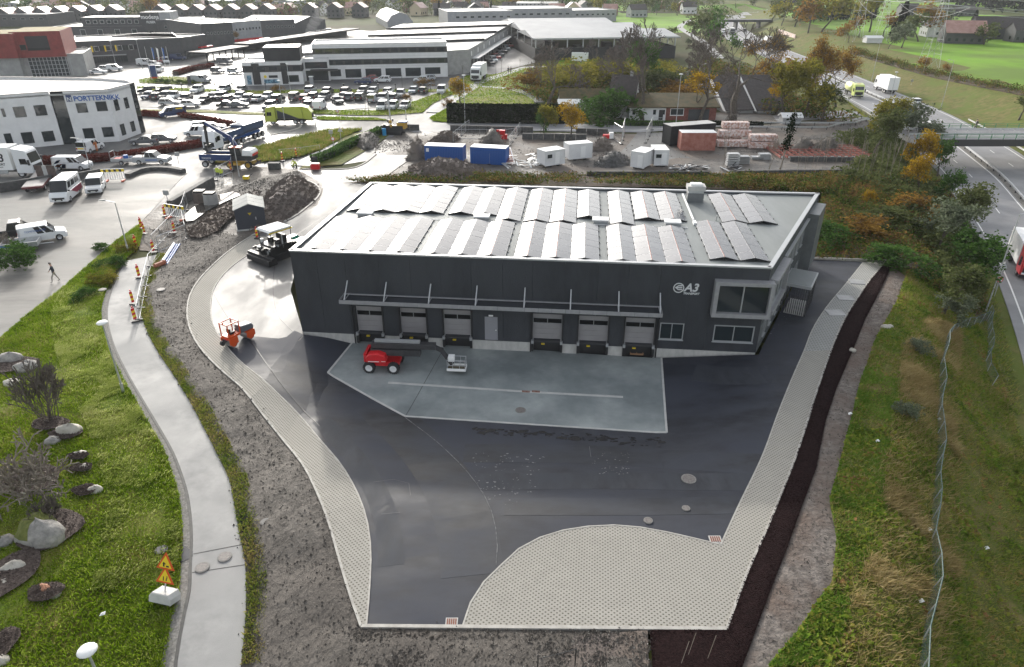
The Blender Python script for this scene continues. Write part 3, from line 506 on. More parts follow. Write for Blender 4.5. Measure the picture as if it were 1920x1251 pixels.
sw_=[np.vstack([CL[8:-6]-np.array([.9,0]),(CL[8:-6]-np.array([5.5,0]))[::-1]])]
stuff_blades('windswept_grass',sw_[0],40000,.26,.035,[leafmat('pale_grass',[(.22,.30,.05),(.40,.46,.12),(.55,.55,.26)],.6)],'pale windswept long grass on the slope just left of the footpath',zo=.12,lean=.35,dens=nlo(2.0,.0),wind=(.9,-.5))
q=sample_poly(bankp,9000,dens=nlo(4,-.05)); O('bank_herbs',leaves_mesh('bank_herbs',np.column_stack([q,hfun(q[:,0],q[:,1])+.25]),.32,[leafmat('bank_herb_leaves',[(.05,.09,.015),(.11,.17,.02),(.17,.19,.03),(.20,.11,.05)],.3)],flat=.4),kind='stuff',label='patchy broad-leaved weeds among the bank grass',cat='weeds')
def clods_on(o,n,smin,smax,m,label,cat='clods'):
    me=o.data; nf=len(me.polygons); C=np.empty(nf*3); me.polygons.foreach_get('center',C); C=C.reshape(-1,3); A=np.empty(nf); me.polygons.foreach_get('area',A); k=nr.choice(nf,n,p=A/A.sum()); c=C[k]+nr.normal(0,.25,(n,3))*[1,1,0]
    s_=nr.uniform(smin,smax,n)*nr.uniform(.4,1,n); base=np.array([(1,0,-.3),(-.6,.8,-.3),(-.5,-.9,-.3),(0,0,.8)]); V=c[:,None]+base[None]*s_[:,None,None]*nr.uniform(.6,1.3,(n,4,3)); F=(np.arange(n)[:,None,None]*4+np.array([[0,1,3],[1,2,3],[2,0,3]])[None]).reshape(-1,3)
    return O('clods',npmesh('clods',V.reshape(-1,3),F,m),kind='stuff',label=label,cat=cat)
for o in list(COL.objects):
    if o.name.startswith('soil_mound'): clods_on(o,5000,.08,.32,M_soil2,'brown clods covering the big soil mound')
    elif o.name.startswith('gravel_heap'): clods_on(o,1200,.06,.26,o.data.materials[0],'loose stones on '+o['label'])
    elif o.name.startswith('earth_bank'): clods_on(o,3500,.1,.4,M_soil2,'clods and roots on the brown earth bank')
    elif o.name.startswith('trench_floor'): clods_on(o,1500,.1,.35,M_soil2,'dark clods along the open trench')
    elif o.name.startswith('soil_margin'): clods_on(o,2500,.03,.10,M_soil,'stones in the soil margin beside the bark bed')
    elif o.name.startswith('bare_soil'): clods_on(o,1200,.02,.07,M_stone2,'pale pebbles in the bare grey soil'); clods_on(o,3500,.04,.14,M_soil,'earth clods in the bare grey soil')

M_as2=mat('asphalt_pass_dark',(.010,.011,.015),(.024,.027,.034),rough=.5,rr=.25,ns=.9,spec=.3,c3=(.040,.044,.056),big=.2,stretch=(.6,1.3,1,.3)); M_as3=mat('asphalt_pass_pale',(.020,.022,.028),(.042,.046,.056),rough=.62,rr=.2,ns=.7,spec=.3,c3=(.042,.046,.056),big=.25,stretch=(1.3,.5,1,.2))
[strip('asphalt_pass',M_as2,C_in[4:24],a_,a_+1.2,z1=.042,z0=.036,step=1) for a_ in(3.9,5.1,6.3)]; strip('asphalt_pass',M_as3,C_in[6:24],.4,1.9,z1=.040,z0=.036,step=1)
for k,(a,b,c_,d_,w0,w1,m) in enumerate(((870,850,1440,872,-1.2,1.2,M_as2),(900,905,1415,905,-1.0,.9,M_as3),(945,955,1392,952,-1.1,.6,M_as2),(1300,700,1450,705,-1.6,1.2,M_as3))): strip('asphalt_pass',m,cm([(a,b),((a+c_)/2,(b+d_)/2-6+k*4),(c_,d_)],6),w0,w1,z1=.041+.0015*k,z0=.036,step=1)

vp=np.vstack([offs(MCS,-11.6)[16:44],offs(MCS,-21)[16:44][::-1]]); vp=vp
stuff_blades('motorway_verge_grass',vp,30000,.3,.06,[L_grass2],'coarse dull grass on the verge along the left motorway shoulder',zo=.0)
# ---------------- the dock building
M_clad=mat('charcoal_cladding',(.022,.025,.031),(.034,.038,.046),rough=.75,ns=1.1,bump=.4,bs=22,stretch=(1,1,.35),detail=7,c3=(.038,.042,.050),big=.18)
M_cladr=mat('ribbed_grey_cladding',(.11,.12,.125),(.15,.16,.165),rough=.5,ns=1,metal=.2)
M_roof=mat('roof_membrane',(.17,.185,.185),(.24,.255,.255),rough=.5,rr=.2,ns=.35,spec=.22,c3=(.20,.215,.21),big=.12,bump=.1,bs=3,stretch=(1,.25,1,.1))
M_door=mat('dock_door_grey',(.23,.22,.225),(.26,.25,.255),rough=.55,ns=1)
M_trim=mat('canopy_grey',(.24,.24,.25),(.29,.29,.30),rough=.5,ns=2)
M_plinth=mat('plinth_concrete',(.36,.355,.34),(.46,.45,.43),rough=.85,ns=2.5,bump=.3,stretch=(1,1,.4))
M_pv=mat('solar_glass',(.06,.065,.08),(.085,.09,.105),rough=.2,ns=.4,spec=.35); M_pvf=mat('solar_frame',(.35,.35,.36),rough=.4,metal=.5)
M_rust=mat('orange_rail',(.28,.07,.03),rough=.6)
RZ=8.1; PH=.35
bld=E('dock_warehouse','charcoal flat-roofed warehouse with six dock doors and an A3 TRANSPORT sign','warehouse',(BA[0],BA[1],0),BANG)
FL,FR,BR,BL=(0,0),(41.35,-.0),(51.6,22.8),(1.0,22.2)
# roof slab + parapet
MB().prism([(.25,.25),(41.0,.25),(51.0,22.5),(1.25,21.95)],RZ-.45,RZ-PH+.1,0).obj('roof_membrane',[M_roof],bld)
b=MB()
for p,q in((FL,FR),(FR,BR),(BR,BL),(BL,FL)):
    p=Vector(p);q=Vector(q);d=(q-p).normalized(); n=Vector((-d.y,d.x)); o=.04
    b.prism([tuple(p-n*.08),tuple(q-n*.08),tuple(q+n*.32),tuple(p+n*.32)],RZ-.6 if 0 else RZ-.12,RZ+.02)
b.obj('parapet_coping',[M_alu],bld)
# inner core (keeps light out)
MB().prism([(.3,.35),(40.6,.35),(50.3,22.3),(1.3,21.8)],-1.3,RZ-.46).obj('inner_core',[M_blk],bld)
# openings on the front wall
doors=[(5.36,7.79),(9.45,11.87),(13.45,15.97),(21.57,24.2),(25.68,28.3),(29.78,32.38)]
op=[(a,c,.33,2.92) for a,c in doors]+[(17.2,18.42,.03,2.4),(32.8,34.87,.93,2.57),(37.45,40.9,.95,2.58),(36.9,41.35,3.65,6.92)]
zg=[(-.02,0),(4.6,-1.05),(31.5,-1.05),(41.35,0)]
cols=[0,2.3,4.85,7.9,10.7,13.4,16.1,18.9,21.5,24.3,27.1,29.7,32.4,35.0,36.8,39.1,41.35]
for i,(a,c) in enumerate(zip(cols[:-1],cols[1:])):
    m=MB(); m_=MB(); xs=sorted({a+.008,c-.008}|{v for o in op for v in o[:2] if a+.02<v<c-.02}); zs=sorted({.0,RZ-.13}|{v for o in op if o[0]<c and o[1]>a for v in o[2:] if 0<v<RZ})
    for x0,x1 in zip(xs[:-1],xs[1:]):
        z=0
        for z0,z1 in zip(zs[:-1],zs[1:]):
            xm,zm=(x0+x1)/2,(z0+z1)/2
            if any(o[0]<xm<o[1] and o[2]<zm<o[3] for o in op): continue
            (m_ if i>=14 and zm>6.9 else m).box(x0,x1,-.0+(.006 if i%2 else 0),.30,z0,z1)
    m.obj('wall_panel',[M_clad],bld)
    if m_.v: m_.obj('wall_panel',[M_clad],bld)
# plinth following the sunken dock floor, with pits cut under the doors
m=MB(); cuts=sorted({0.,4.6,31.5,41.3}|{v for a,c in doors for v in(a-.1,c+.1)})
for a,c in zip(cuts[:-1],cuts[1:]):
    mid=(a+c)/2
    if any(p-.1<mid<q+.1 for p,q in doors): m.box(a,c,.75,.95,-1.3,0); continue
    m.box(a,c,-.06,.34,-1.4,-.003)
m.obj('plinth',[M_plinth],bld)
# left, back and right walls
L_=Vector((BL[0]-FL[0],BL[1]-FL[1])); 
def wallrun(p,q,n,z0,z1,mt,name,th=.28,gap=.01):
    p=Vector(p);q=Vector(q);d=(q-p)/n; nn=Vector((-d.y,d.x)).normalized()*th
    for k in range(n):
        a=p+d*k+d.normalized()*gap; c=p+d*(k+1)-d.normalized()*gap
        MB().prism([tuple(a),tuple(c),tuple(c+nn),tuple(a+nn)],z0,z1).obj(name,[mt],bld)
wallrun(BL,FL,8,0,RZ-.13,M_clad,'wall_panel'); wallrun(BR,BL,14,0,RZ-.13,M_clad,'wall_panel')
# right wall: ribbed grey, two rows of narrow windows
rd=Vector((BR[0]-FR[0],BR[1]-FR[1])); RL=rd.length; ra=math.atan2(rd.y,rd.x)
rw=E('side_wall',None,None); rw.parent=bld; rw.location=(FR[0],0,0); rw.rotation_euler=(0,0,ra); 
sw=MB(); so_=[(1.6+2.55*k,2.2+2.55*k+.35,z0,z1) for k in range(8) for z0,z1 in((.9,2.5),(4.4,6.3))]; so_=[o for o in so_ if not(10<o[0]<13.6 and o[2]<2)]
xs=sorted({.01,RL}|{v for o in so_ for v in o[:2]}); zs=sorted({0,.9,2.5,4.4,6.3,RZ-.13})
for x0,x1 in zip(xs[:-1],xs[1:]):
    for z0,z1 in zip(zs[:-1],zs[1:]):
        xm,zm=(x0+x1)/2,(z0+z1)/2
        if any(o[0]<xm<o[1] and o[2]<zm<o[3] for o in so_): continue
        sw.box(x0,x1,0,.25,z0,z1)
for k in range(int(RL/.3)):
    x=.15+k*.3
    for z0,z1 in((0.02,.85),(2.6,4.3),(6.4,RZ-.2)): sw.box(x,x+.06,-.035,.01,z0,z1)
bpy.data.objects.remove(rw); 
def place(o,x,y,z,a): o.parent=bld; o.location=(FR[0]+math.cos(ra)*x-math.sin(ra)*y,FR[1]+math.sin(ra)*x+math.cos(ra)*y,z); o.rotation_euler=(0,0,a); return o
place(sw.obj('side_wall',[M_cladr]),0,0,0,ra)
def winmesh(w,h,nm=1,fr=.08,dep=.12,fm=None,sill=True):
    b=MB(); b.box(0,w,-.05,dep,0,fr).box(0,w,-.05,dep,h-fr,h).box(0,fr,-.05,dep,fr,h-fr).box(w-fr,w,-.05,dep,fr,h-fr)
    for k in range(1,nm+1): x=w*k/(nm+1); b.box(x-fr*.4,x+fr*.4,-.02,dep,fr,h-fr)
    return b.mesh('frame',[fm or M_alu]),MB().box(fr,w-fr,.04,.07,fr,h-fr).mesh('pane',[M_glass]),MB().box(-.06,w+.06,-.14,.02,-.05,0).mesh('sill',[fm or M_alu])
def window(par,x,y,z,w,h,a=0,nm=1,cache={},fm=None,sill=True):
    fl=par is not bld; k=(round(w,2),round(h,2),nm,fm.name if fm else '')
    if k not in cache: cache[k]=winmesh(w,h,nm,fm=fm,fr=.08 if w<3 else .1)
    f,p,s=cache[k]; o=O('window',f,par,(x,y,z),a); O('pane',p,o,(0,-.075 if fl else 0,0))
    if sill: O('sill',s,o)
    return o
for o in so_:
    q=window(bld,0,0,0,o[1]-o[0],o[3]-o[2],nm=0); place(q,o[0],0,o[2],ra)
# projecting fin boxes on the side wall
for x,l,z0,z1,dd in((19.0,4.6,1.2,7.4,1.1),): place(MB().box(0,l,-dd,0,z0,z1).obj('projecting_box',[M_cladr]),x,0,0,ra)
place(MB().box(0,RL-7,-.28,.0,RZ-1.35,RZ-1.15).obj('side_ledge',[M_alu]),6.5,0,0,ra)
# entrance canopy with slatted screen
ec=E('entrance_canopy',None,None); place(ec,9.4,0,0,ra); ec.name='entrance_canopy'
MB().box(0,4.2,-2.6,0,2.95,3.25).obj('canopy_roof',[M_alu],ec); MB().box(.1,4.1,-2.5,-.1,3.252,3.27).obj('canopy_membrane',[M_roof],ec)
for x in(.1,4.0):
    MB().box(x,x+.1,-2.55,-2.45,0,2.95).obj('post',[M_dsteel],ec)
sl=MB().box(-.03,.03,-.03,.03,.1,2.9).mesh('slat',[M_dsteel])
for k in range(13): O('slat',sl,ec,(.15,-2.4+k*.19,0))
for k in range(20): O('slat',sl,ec,(.3+k*.19,-2.5,0))
MB().box(.2,4.0,-.5,-2.4,.0,.09).obj('step',[M_conc2],ec)
# dock doors
SECT=MB()
def dockdoor(a,c,i):
    w_=c-a; d=E('dock_door',None,None); d.parent=bld; d.location=(a,.22,.33)
    hs_=[0,.52,1.04,1.56,2.1,2.59]
    for k in range(5):
        if k==3:
            for x0,x1 in((.06,w_/2-.03),(w_/2+.03,w_-.06)): MB().box(x0,x1,.03,.05,hs_[k]+.05,hs_[k+1]-.05).obj('pane',[mat('door_pane',(.008,.009,.01),rough=.3,spec=.2)],d)
            MB().box(0,w_,.0,.06,hs_[k],hs_[k]+.05).box(0,w_,.0,.06,hs_[k+1]-.05,hs_[k+1]-.01).box(0,.06,0,.06,hs_[k]+.05,hs_[k+1]-.05).box(w_-.06,w_,0,.06,hs_[k]+.05,hs_[k+1]-.05).box(w_/2-.03,w_/2+.03,0,.06,hs_[k]+.05,hs_[k+1]-.05).obj('glazed_panel',[M_trim],d)
        else: MB().box(0,w_,0,.06,hs_[k]+.008,hs_[k+1]-.008).obj('door_panel',[M_door],d)
    [MB().box(x_,x_+.12,-.3,.1,-.33,2.6).obj('side_guide',[M_blk],d) for x_ in(-.12,w_)]
    lv=E('dock_leveller',None,None); lv.parent=bld; lv.location=(a,0,0)
    MB().box(.12,w_-.12,-.25,.7,.22,.32).obj('lip',[M_dsteel],lv)
    MB().box(-.1,.12,-.35,.3,.05,.34).obj('bumper_head',[M_alu],lv); MB().box(w_-.12,w_+.1,-.35,.3,.05,.34).obj('bumper_head',[M_alu],lv)
    MB().box(-.1,.1,-.3,.2,-.75,.05).obj('rubber_bumper',[M_blk],lv); MB().box(w_-.1,w_+.1,-.3,.2,-.75,.05).obj('rubber_bumper',[M_blk],lv)
    MB().box(.1,w_-.1,.3,.35,-.3,.2).obj('pit_frame',[M_blk],lv); MB().box(w_*.3,w_*.42,.1,.28,-.25,-.13).obj('safety_tag',[M_yel],lv)
for i,(a,c) in enumerate(doors): dockdoor(a,c,i)
pd=MB().box(17.22,18.40,.03,.12,.04,2.38).obj('steel_door',[mat('door_grey',(.24,.24,.26),rough=.5)],bld); MB().box(18.2,18.3,-.08,.03,1.05,1.12).obj('handle',[M_white],pd); MB().box(17.6,18.0,-.05,0,2.46,2.6).obj('door_lamp',[M_white],bld)
# canopy over the doors
cp=E('dock_canopy',None,None); cp.parent=bld; cx0,cx1=4.5,32.7
for k in range(24):
    w_=(cx1-cx0)/24; MB().box(cx0+k*w_+.01,cx0+(k+1)*w_-.01,-1.62,-1.57,3.84,4.2).obj('fascia_panel',[M_trim],cp)
MB().box(cx0,cx1,-1.57,0,3.9,3.96).obj('canopy_deck',[M_clad],cp); MB().box(cx0,cx0+.05,-1.57,0,3.84,4.2).box(cx1-.05,cx1,-1.57,0,3.84,4.2).obj('end_fascia',[M_trim],cp)
MB().box(cx0,cx1,-.12,-.02,4.06,4.16).obj('wall_rail',[M_trim],cp)
for s_ in(4.95,8.5,12.5,16.64,20.87,24.87,28.99,32.5):
    MB().tube((s_,-.06,5.42),(s_,-1.45,4.15),.06,n=8).tube((s_,-.06,4.1),(s_,-1.5,4.12),.045,n=6).obj('strut',[M_steel],cp)
# windows on the front
window(bld,32.8,.02,.93,2.07,1.64,nm=1); window(bld,37.45,.02,.95,3.45,1.63,nm=1)
bay=E('bay_window',None,None); bay.parent=bld
MB().box(36.9,41.75,-.75,.05,6.6,6.92).box(36.9,41.75,-.75,.05,3.65,4.02).box(36.9,37.25,-.75,.05,4.02,6.6).box(41.45,41.75,-.75,.05,4.02,6.6).obj('bay_frame',[M_trim],bay)
for x0,x1 in((37.27,39.28),(39.40,41.43)): MB().box(x0,x1,-.35,-.32,4.04,6.58).obj('pane',[M_glass],bay)
MB().box(39.29,39.39,-.45,-.25,4.02,6.6).obj('mullion',[M_alu],bay)
place(MB().box(.35,6.2,-.72,.0,6.61,6.93).box(.35,6.2,-.72,.0,3.66,4.03).box(5.9,6.2,-.72,0,4.03,6.61).obj('bay_side_frame',[M_trim]),0,0,0,ra)
for k in range(3): q=window(bld,0,0,0,1.6,2.5,nm=0); place(q,.8+k*1.7,-.3,4.05,ra)
# downpipes
[MB().box(x_,x_+.11,-.14,-.02,-1,3.0).obj('downpipe',[M_blk],bld) for x_ in(5.0,21.35,32.6)]
# lettering and emblem
def text(body,size,x,z,mt,par,ext=.03,shear=.25,off=.0,name='lettering',y=-.03,a=0,sx=1):
    c=bpy.data.curves.new('t','FONT'); c.body=body; c.size=size; c.extrude=ext; c.shear=shear; c.offset=off; c.resolution_u=3
    o=bpy.data.objects.new('t',c); COL.objects.link(o); dg=bpy.context.evaluated_depsgraph_get(); me=bpy.data.meshes.new_from_object(o.evaluated_get(dg)); bpy.data.objects.remove(o)
    me.transform(Matrix.Diagonal((sx,1,1,1))); me.transform(Matrix.Rotation(PI/2,4,'X')); me.materials.clear(); me.materials.append(mt); return O(name,me,par,(x,y,z),a)
M_let=mat('sign_white',(.62,.63,.64),rough=.5)
sg=E('wall_sign',None,None); sg.parent=bld; sg.location=(0,0,0)
text('A3',1.02,34.45,5.68,M_let,sg,off=.022,sx=.98); text('TRANSPORT',.26,34.42,5.38,M_let,sg,off=.006,sx=.92)
e=MB(); n=28; cx_,cz_=34.0,5.95
for k in range(n):
    a0,a1=2*PI*k/n,2*PI*(k+1)/n
    e.add([(cx_+r*math.cos(t),y,cz_+r*math.sin(t)) for y in(-.04,-.01) for r,t in((.46,a0),(.46,a1),(.38,a1),(.38,a0))],[(0,1,2,3),(0,4,5,1),(2,6,7,3)])
for z0,x0 in((.16,-.02),(-.02,-.3),(-.2,-.02)): e.box(cx_+x0,cx_+.3,-.04,-.01,cz_+z0,cz_+z0+.1)
e.add([(cx_-.32,-.04,cz_+.03),(cx_-.05,-.04,cz_+.26),(cx_+.08,-.04,cz_+.26),(cx_-.16,-.04,cz_+.03),(cx_+.08,-.04,cz_-.2),(cx_-.05,-.04,cz_-.2)],[(0,3,2,1),(0,5,4,3)])
e.obj('emblem',[M_let],sg)
# rooftop things
fgr=[(.8,3.3),(3.35,5.85),(5.9,8.4),(8.45,10.9),(11.6,14.0),(14.05,16.5),(16.55,19.05),(19.8,22.15),(22.2,24.65),(24.7,27.15),(27.95,30.3),(30.35,32.8),(32.85,35.3),(36.65,39.0),(39.2,41.6)]
bgr=[(1.4,3.85),(3.9,6.33),(6.4,8.85),(8.95,11.45),(12.05,14.45),(14.5,16.95),(17.05,19.5),(19.85,22.3),(22.4,25.0),(25.1,27.4),(28.35,30.7),(30.9,33.3),(33.4,35.85),(39.4,41.85),(42.0,44.55)]
rows=[[(a,c,.45 if c<36 else 1.8,9.8 if c<36 else 11.7) for a,c in fgr],[(a,c,10.35 if 16.9<a<23 or 28<a<29 else 12.0,21.45) for a,c in bgr]]
pvc={}
def panelmesh(w,l):
    k=(round(w,2),round(l,2))
    if k not in pvc:
        b=MB().box(0,w,0,l,-.02,.02,1).add([(.03,.03,.024),(w-.03,.03,.024),(w-.03,l-.03,.024),(.03,l-.03,.024)],[(0,1,2,3)],0)
        pvc[k]=b.mesh('solar_panel',[M_pv,M_pvf])
    return pvc[k]
ordn=['first','second','third','fourth','fifth','sixth','seventh','eighth','ninth','tenth','eleventh','twelfth','thirteenth','fourteenth','fifteenth']
TH=.27; zr=RZ-PH+.13
for ri,row in enumerate(rows):
    for i,(a,c,t0,t1) in enumerate(row):
        wx=(c-a)/2; sl=math.hypot(wx,TH); an=math.atan2(TH,wx); n=max(5,round((t1-t0)/1.62)); l=(t1-t0)/n
        c0=BU*a+BV*t0; t=E('solar_array',f'{ordn[i]} tent-shaped solar array from the left in the {("front","rear")[ri]} roof row','solar array',(BA[0]+c0[0],BA[1]+c0[1],zr),BANG,'solar arrays on the warehouse roof')
        pm=panelmesh(sl-.02,l-.025)
        for k in range(n):
            o=O('solar_panel',pm,t,(0,k*l,.06)); o.rotation_euler=(nr.normal(0,.002),-an+nr.normal(0,.002),0)
            o=O('solar_panel',pm,t,(wx+.015,k*l,.06+TH)); o.rotation_euler=(nr.normal(0,.002),an+nr.normal(0,.002),0)
        f=MB(); 
        for yy in(0,t1-t0): f.tube((0,yy,.0),(c-a,yy,.0),.03,n=4).tube((0,yy,.03),(wx,yy,TH+.03),.025,n=4).tube((wx,yy,TH+.03),(c-a,yy,.03),.025,n=4).tube((wx,yy,0),(wx,yy,TH),.02,n=4)
        for k in range(n+1): f.cb((c-a+.05,k*l,.04),(.14,.12,.1)); f.cb((-.03,k*l,.04),(.1,.12,.1))
        f.obj('mounting_frame',[M_blk],t); MB().box(wx-.02,wx+.03,0,t1-t0,TH+.05,TH+.085).obj('ridge_rail',[M_rust if i%5 in(1,2,3) else M_blk],t)
def roofthing(name,label,cat,s_,t,parts,grp=None):
    c0=BU*s_+BV*t; r=E(name,label,cat,(BA[0]+c0[0],BA[1]+c0[1],zr-.02),BANG,grp)
    for nm,b,m in parts: b.obj(nm,[m],r)
for s_,lb in((3.7,'leftmost'),(15.6,'second from left'),(27.4,'third from left'),(34.4,'rightmost')):
    roofthing('roof_vent',f'low white flat roof vent box between the solar rows, {lb}','vent',s_,11.0 if s_>20 else 10.9,[('curb',MB().box(-.7,.7,-.45,.45,0,.3),M_alu),('lid',MB().box(-.8,.8,-.55,.55,.302,.42),M_white)],'white vent boxes between the solar rows')
roofthing('ventilation_unit','grey ventilation unit with pale double hood near the rear roof edge','ventilation unit',37.6,19.2,[('casing',MB().box(-.85,.85,-.6,.6,0,1.0),M_cladr),('hood',MB().box(-.95,.95,-.7,.7,1.3,1.75),M_conc2),('neck',MB().box(-.8,.8,-.55,.55,1.0,1.3),M_steel),('cap',MB().box(-.6,.6,-.4,.4,1.752,1.95),M_white)])
roofthing('roof_pipe','white roof pipe running from the ventilation unit towards the front row','pipe',36.6,12.3,[('run',MB().box(-.08,.08,0,9,.05,.2),M_white),('end_box',MB().box(-.15,.15,-1.3,-.4,.0,.25),M_white)])
roofthing('roof_conduit','thin pale conduit lying between the two solar rows','conduit',1.5,10.2,[('run',MB().box(3,34.3,-.02,.03,.02,.06),M_white)])
roofthing('roof_pipe','short pale vent pipe standing on the empty right part of the roof','pipe',38.9,12.8,[('stub',MB().tube((0,0,0),(0,0,.45),.07,n=8),M_conc2)])
# ---------------- vehicles
VS=1.1
def paint(c): return mat('paint_%d_%d_%d'%tuple(int(v*999) for v in c),c,rough=.3,spec=.6)
CW=(.72,.73,.74); CSI=(.38,.40,.42); CGR=(.12,.125,.135); CBK=(.02,.021,.024); CDB=(.02,.04,.11); CRD=(.30,.02,.02); CLB=(.25,.32,.38)
M_hl=mat('headlight',(.75,.76,.78),rough=.15); M_tl=mat('tail_light',(.35,.01,.01),rough=.2); M_plate=mat('number_plate',(.65,.66,.62),rough=.5)
# profiles: L,W,H, belt z, hood start x, roof x0..x1 , cabin base x0..x1
CT={'hatch':(4.2,1.78,1.5,.93,(-1.98,1.0),(-1.55,.25)),'sedan':(4.7,1.82,1.45,.92,(-1.6,.95),(-.95,.2)),'suv':(4.6,1.88,1.68,1.05,(-2.15,1.05),(-1.85,.4)),'estate':(4.7,1.82,1.5,.93,(-2.25,.95),(-1.95,.25)),
    'van':(4.4,1.85,1.85,1.05,(-2.12,1.25),(-2.05,.6)),'panel':(5.2,1.95,1.98,1.1,(-2.52,1.9),(-2.45,1.1)),'big':(5.9,2.05,2.65,1.35,(-2.88,2.3),(-2.8,1.55)),'pickup':(5.3,1.88,1.8,1.08,(-.75,1.2),(-.5,.6))}
vcache={}
def vmesh(t):
    if t in vcache: return vcache[t]
    L,W,H,zb,(c0,c1),(r0,r1)=CT[t]; h=L/2; wr=.34 if t!='big' else .37; ax=(-.31*L,.32*L); w2=W/2
    def arch(x): return [(x-wr-.07,.28)]+[(x+(wr+.07)*math.cos(a),.3+(wr+.09)*math.sin(a)) for a in(PI*.85,PI*.6,PI*.4,PI*.15)]+[(x+wr+.07,.28)]
    front=[(h-.05,.3),(h,.45),(h-.03,.66),(h-.16,.80 if t in('hatch','sedan','estate') else .92),(c1+.02,zb)]
    rear=[(-h+.05,.3),(-h,.5),(-h+.02,.75),(-h+.06,zb)]
    if t in('panel','big'): front=[(h-.05,.3),(h,.5),(h-.03,.9),(h-.2,zb-.1),(c1+.02,zb)]
    prof=[rear[0]]+arch(ax[0])+arch(ax[1])+front+([(c0,zb),(c0,zb-.0)] if t=='pickup' else [])+[rear[3],rear[2],rear[1]]
    b=MB(); b.ext(prof,-w2,w2,0,ch=.07)
    # cabin: frustum; body colour roof + pillars, or solid for cargo part
    ti=.15 if t not in('panel','big','van') else .09
    vs=[(c0,-w2+.05,zb-.02),(c1,-w2+.05,zb-.02),(c1,w2-.05,zb-.02),(c0,w2-.05,zb-.02),(r0,-w2+ti,H-.05),(r1,-w2+ti,H-.05),(r1,w2-ti,H-.05),(r0,w2-ti,H-.05)]
    cg=MB().add(vs,[(4,5,6,7),(0,1,5,4),(1,2,6,5),(2,3,7,6),(3,0,4,7)])
    b.add([(r0-.03,-w2+ti-.02,H-.06),(r1+.04,-w2+ti-.02,H-.06),(r1+.04,w2-ti+.02,H-.06),(r0-.03,w2-ti+.02,H-.06),(r0+.08,-w2+ti+.08,H),(r1-.1,-w2+ti+.08,H),(r1-.1,w2-ti-.08,H),(r0+.08,w2-ti-.08,H)],[(4,5,6,7),(0,1,5,4),(1,2,6,5),(2,3,7,6),(3,0,4,7)],0)
    def lp(a,c,k): return tuple(a[i]+(c[i]-a[i])*k for i in range(3))
    for s in(0,1):
        A,B,C,D=(vs[0],vs[1],vs[5],vs[4]) if s==0 else (vs[3],vs[2],vs[6],vs[7]); o=-.012 if s==0 else .012
        def band(k0,k1,z0=0.,z1=1.,m=0):
            q=[lp(lp(A,B,k0),lp(D,C,k0),z0),lp(lp(A,B,k1),lp(D,C,k1),z0),lp(lp(A,B,k1),lp(D,C,k1),z1),lp(lp(A,B,k0),lp(D,C,k0),z1)]; q=[(p[0],p[1]+o,p[2]) for p in q]; b.add(q,[(0,1,2,3) if s==0 else (3,2,1,0)],m)
        band(0,.06);band(.93,1)
        if t in('hatch','suv','estate','sedan'): band(.50,.54);band(.78,.81)
        elif t=='pickup': band(.45,.5)
        elif t=='van': band(0,.52); band(.70,.74)
        elif t=='panel': band(0,.62); band(.78,.81); band(0,1,0,.12)
        elif t=='big': band(0,.12);band(.4,.44);band(.68,.72);band(0,1,0,.25); band(0,1,.8,1)
    if t in('van','panel','big'): # rear
        b.add([(c0-.012,-w2+.05,zb-.02),(r0-.012,-w2+ti,H-.05),(r0-.012,w2-ti,H-.05),(c0-.012,w2-.05,zb-.02)],[(0,1,2,3)] if t!='van' else [],0)
    if t=='pickup':
        b.box(-h+.12,c0-.04,-w2+.12,w2-.12,zb+.001,zb+.012,1)
    b.box(h-.06,h+.015,-.45,.45,.42,.62,1); b.box(-h-.01,-h+.05,-w2*.8,w2*.8,.32,.5,1); b.box(-.0,.0+.02,0,0.01,.3,.31,1)
    for s in(-1,1): b.box(c1-.35,c1-.2,s*(w2+.1)-.09,s*(w2+.1)+.09,zb+.02,zb+.18,1)
    wh=MB().wheel((0,0,0),wr,.22,0,1).mesh('wheel',[M_rub,M_rim],True)
    hl=MB().box(-.12,.02,-.17,.17,-.07,.07).mesh('headlight',[M_hl]); tl=MB().box(-.03,.03,-.1,.1,-.14,.14).mesh('tail_light',[M_tl])
    pl=MB().box(0,.02,-.26,.26,-.06,.06).mesh('number_plate',[M_plate])
    vcache[t]=(b.mesh('body',[paint(CW),M_blk]),cg.mesh('glazing',[M_gl2]),wh,hl,tl,pl,wr,ax,(h,w2,zb,H)); return vcache[t]
def car(t,c,px,py,hd,label,cat='car',group=None,name=None,far=False,loc=None,sc=VS,z=.09):
    b,g,wh,hl,tl,pl,wr,ax,(h,w2,zb,H)=vmesh(t); p=loc or P(px,py); p=Vector((p[0],p[1],float(hfun(p[0],p[1]))+z))
    r=E(name or {'van':'small_van','panel':'panel_van','big':'minibus','pickup':'pickup_truck'}.get(t,'parked_car'),label,cat,p,R(hd),group); r.scale=(sc,)*3
    o=O('body',b,r); o.material_slots[0].link='OBJECT'; o.material_slots[0].material=paint(c)
    O('glazing',g,r)
    for x in ax:
        for s in(-1,1): O('wheel',wh,r,(x,s*(w2-.13),wr))
    if not far:
        for s in(-1,1): O('headlight',hl,r,(h-.06,s*(w2-.28),.70)); O('tail_light',tl,r,(-h+.02,s*(w2-.2),.8))
        O('number_plate',pl,r,(h+.01,0,.5)); O('number_plate',pl,r,(-h-.03,0,.6))
    return r
def head(px0,px1):
    a=P(*px0);b=P(*px1); return math.degrees(math.atan2(b.y-a.y,b.x-a.x))
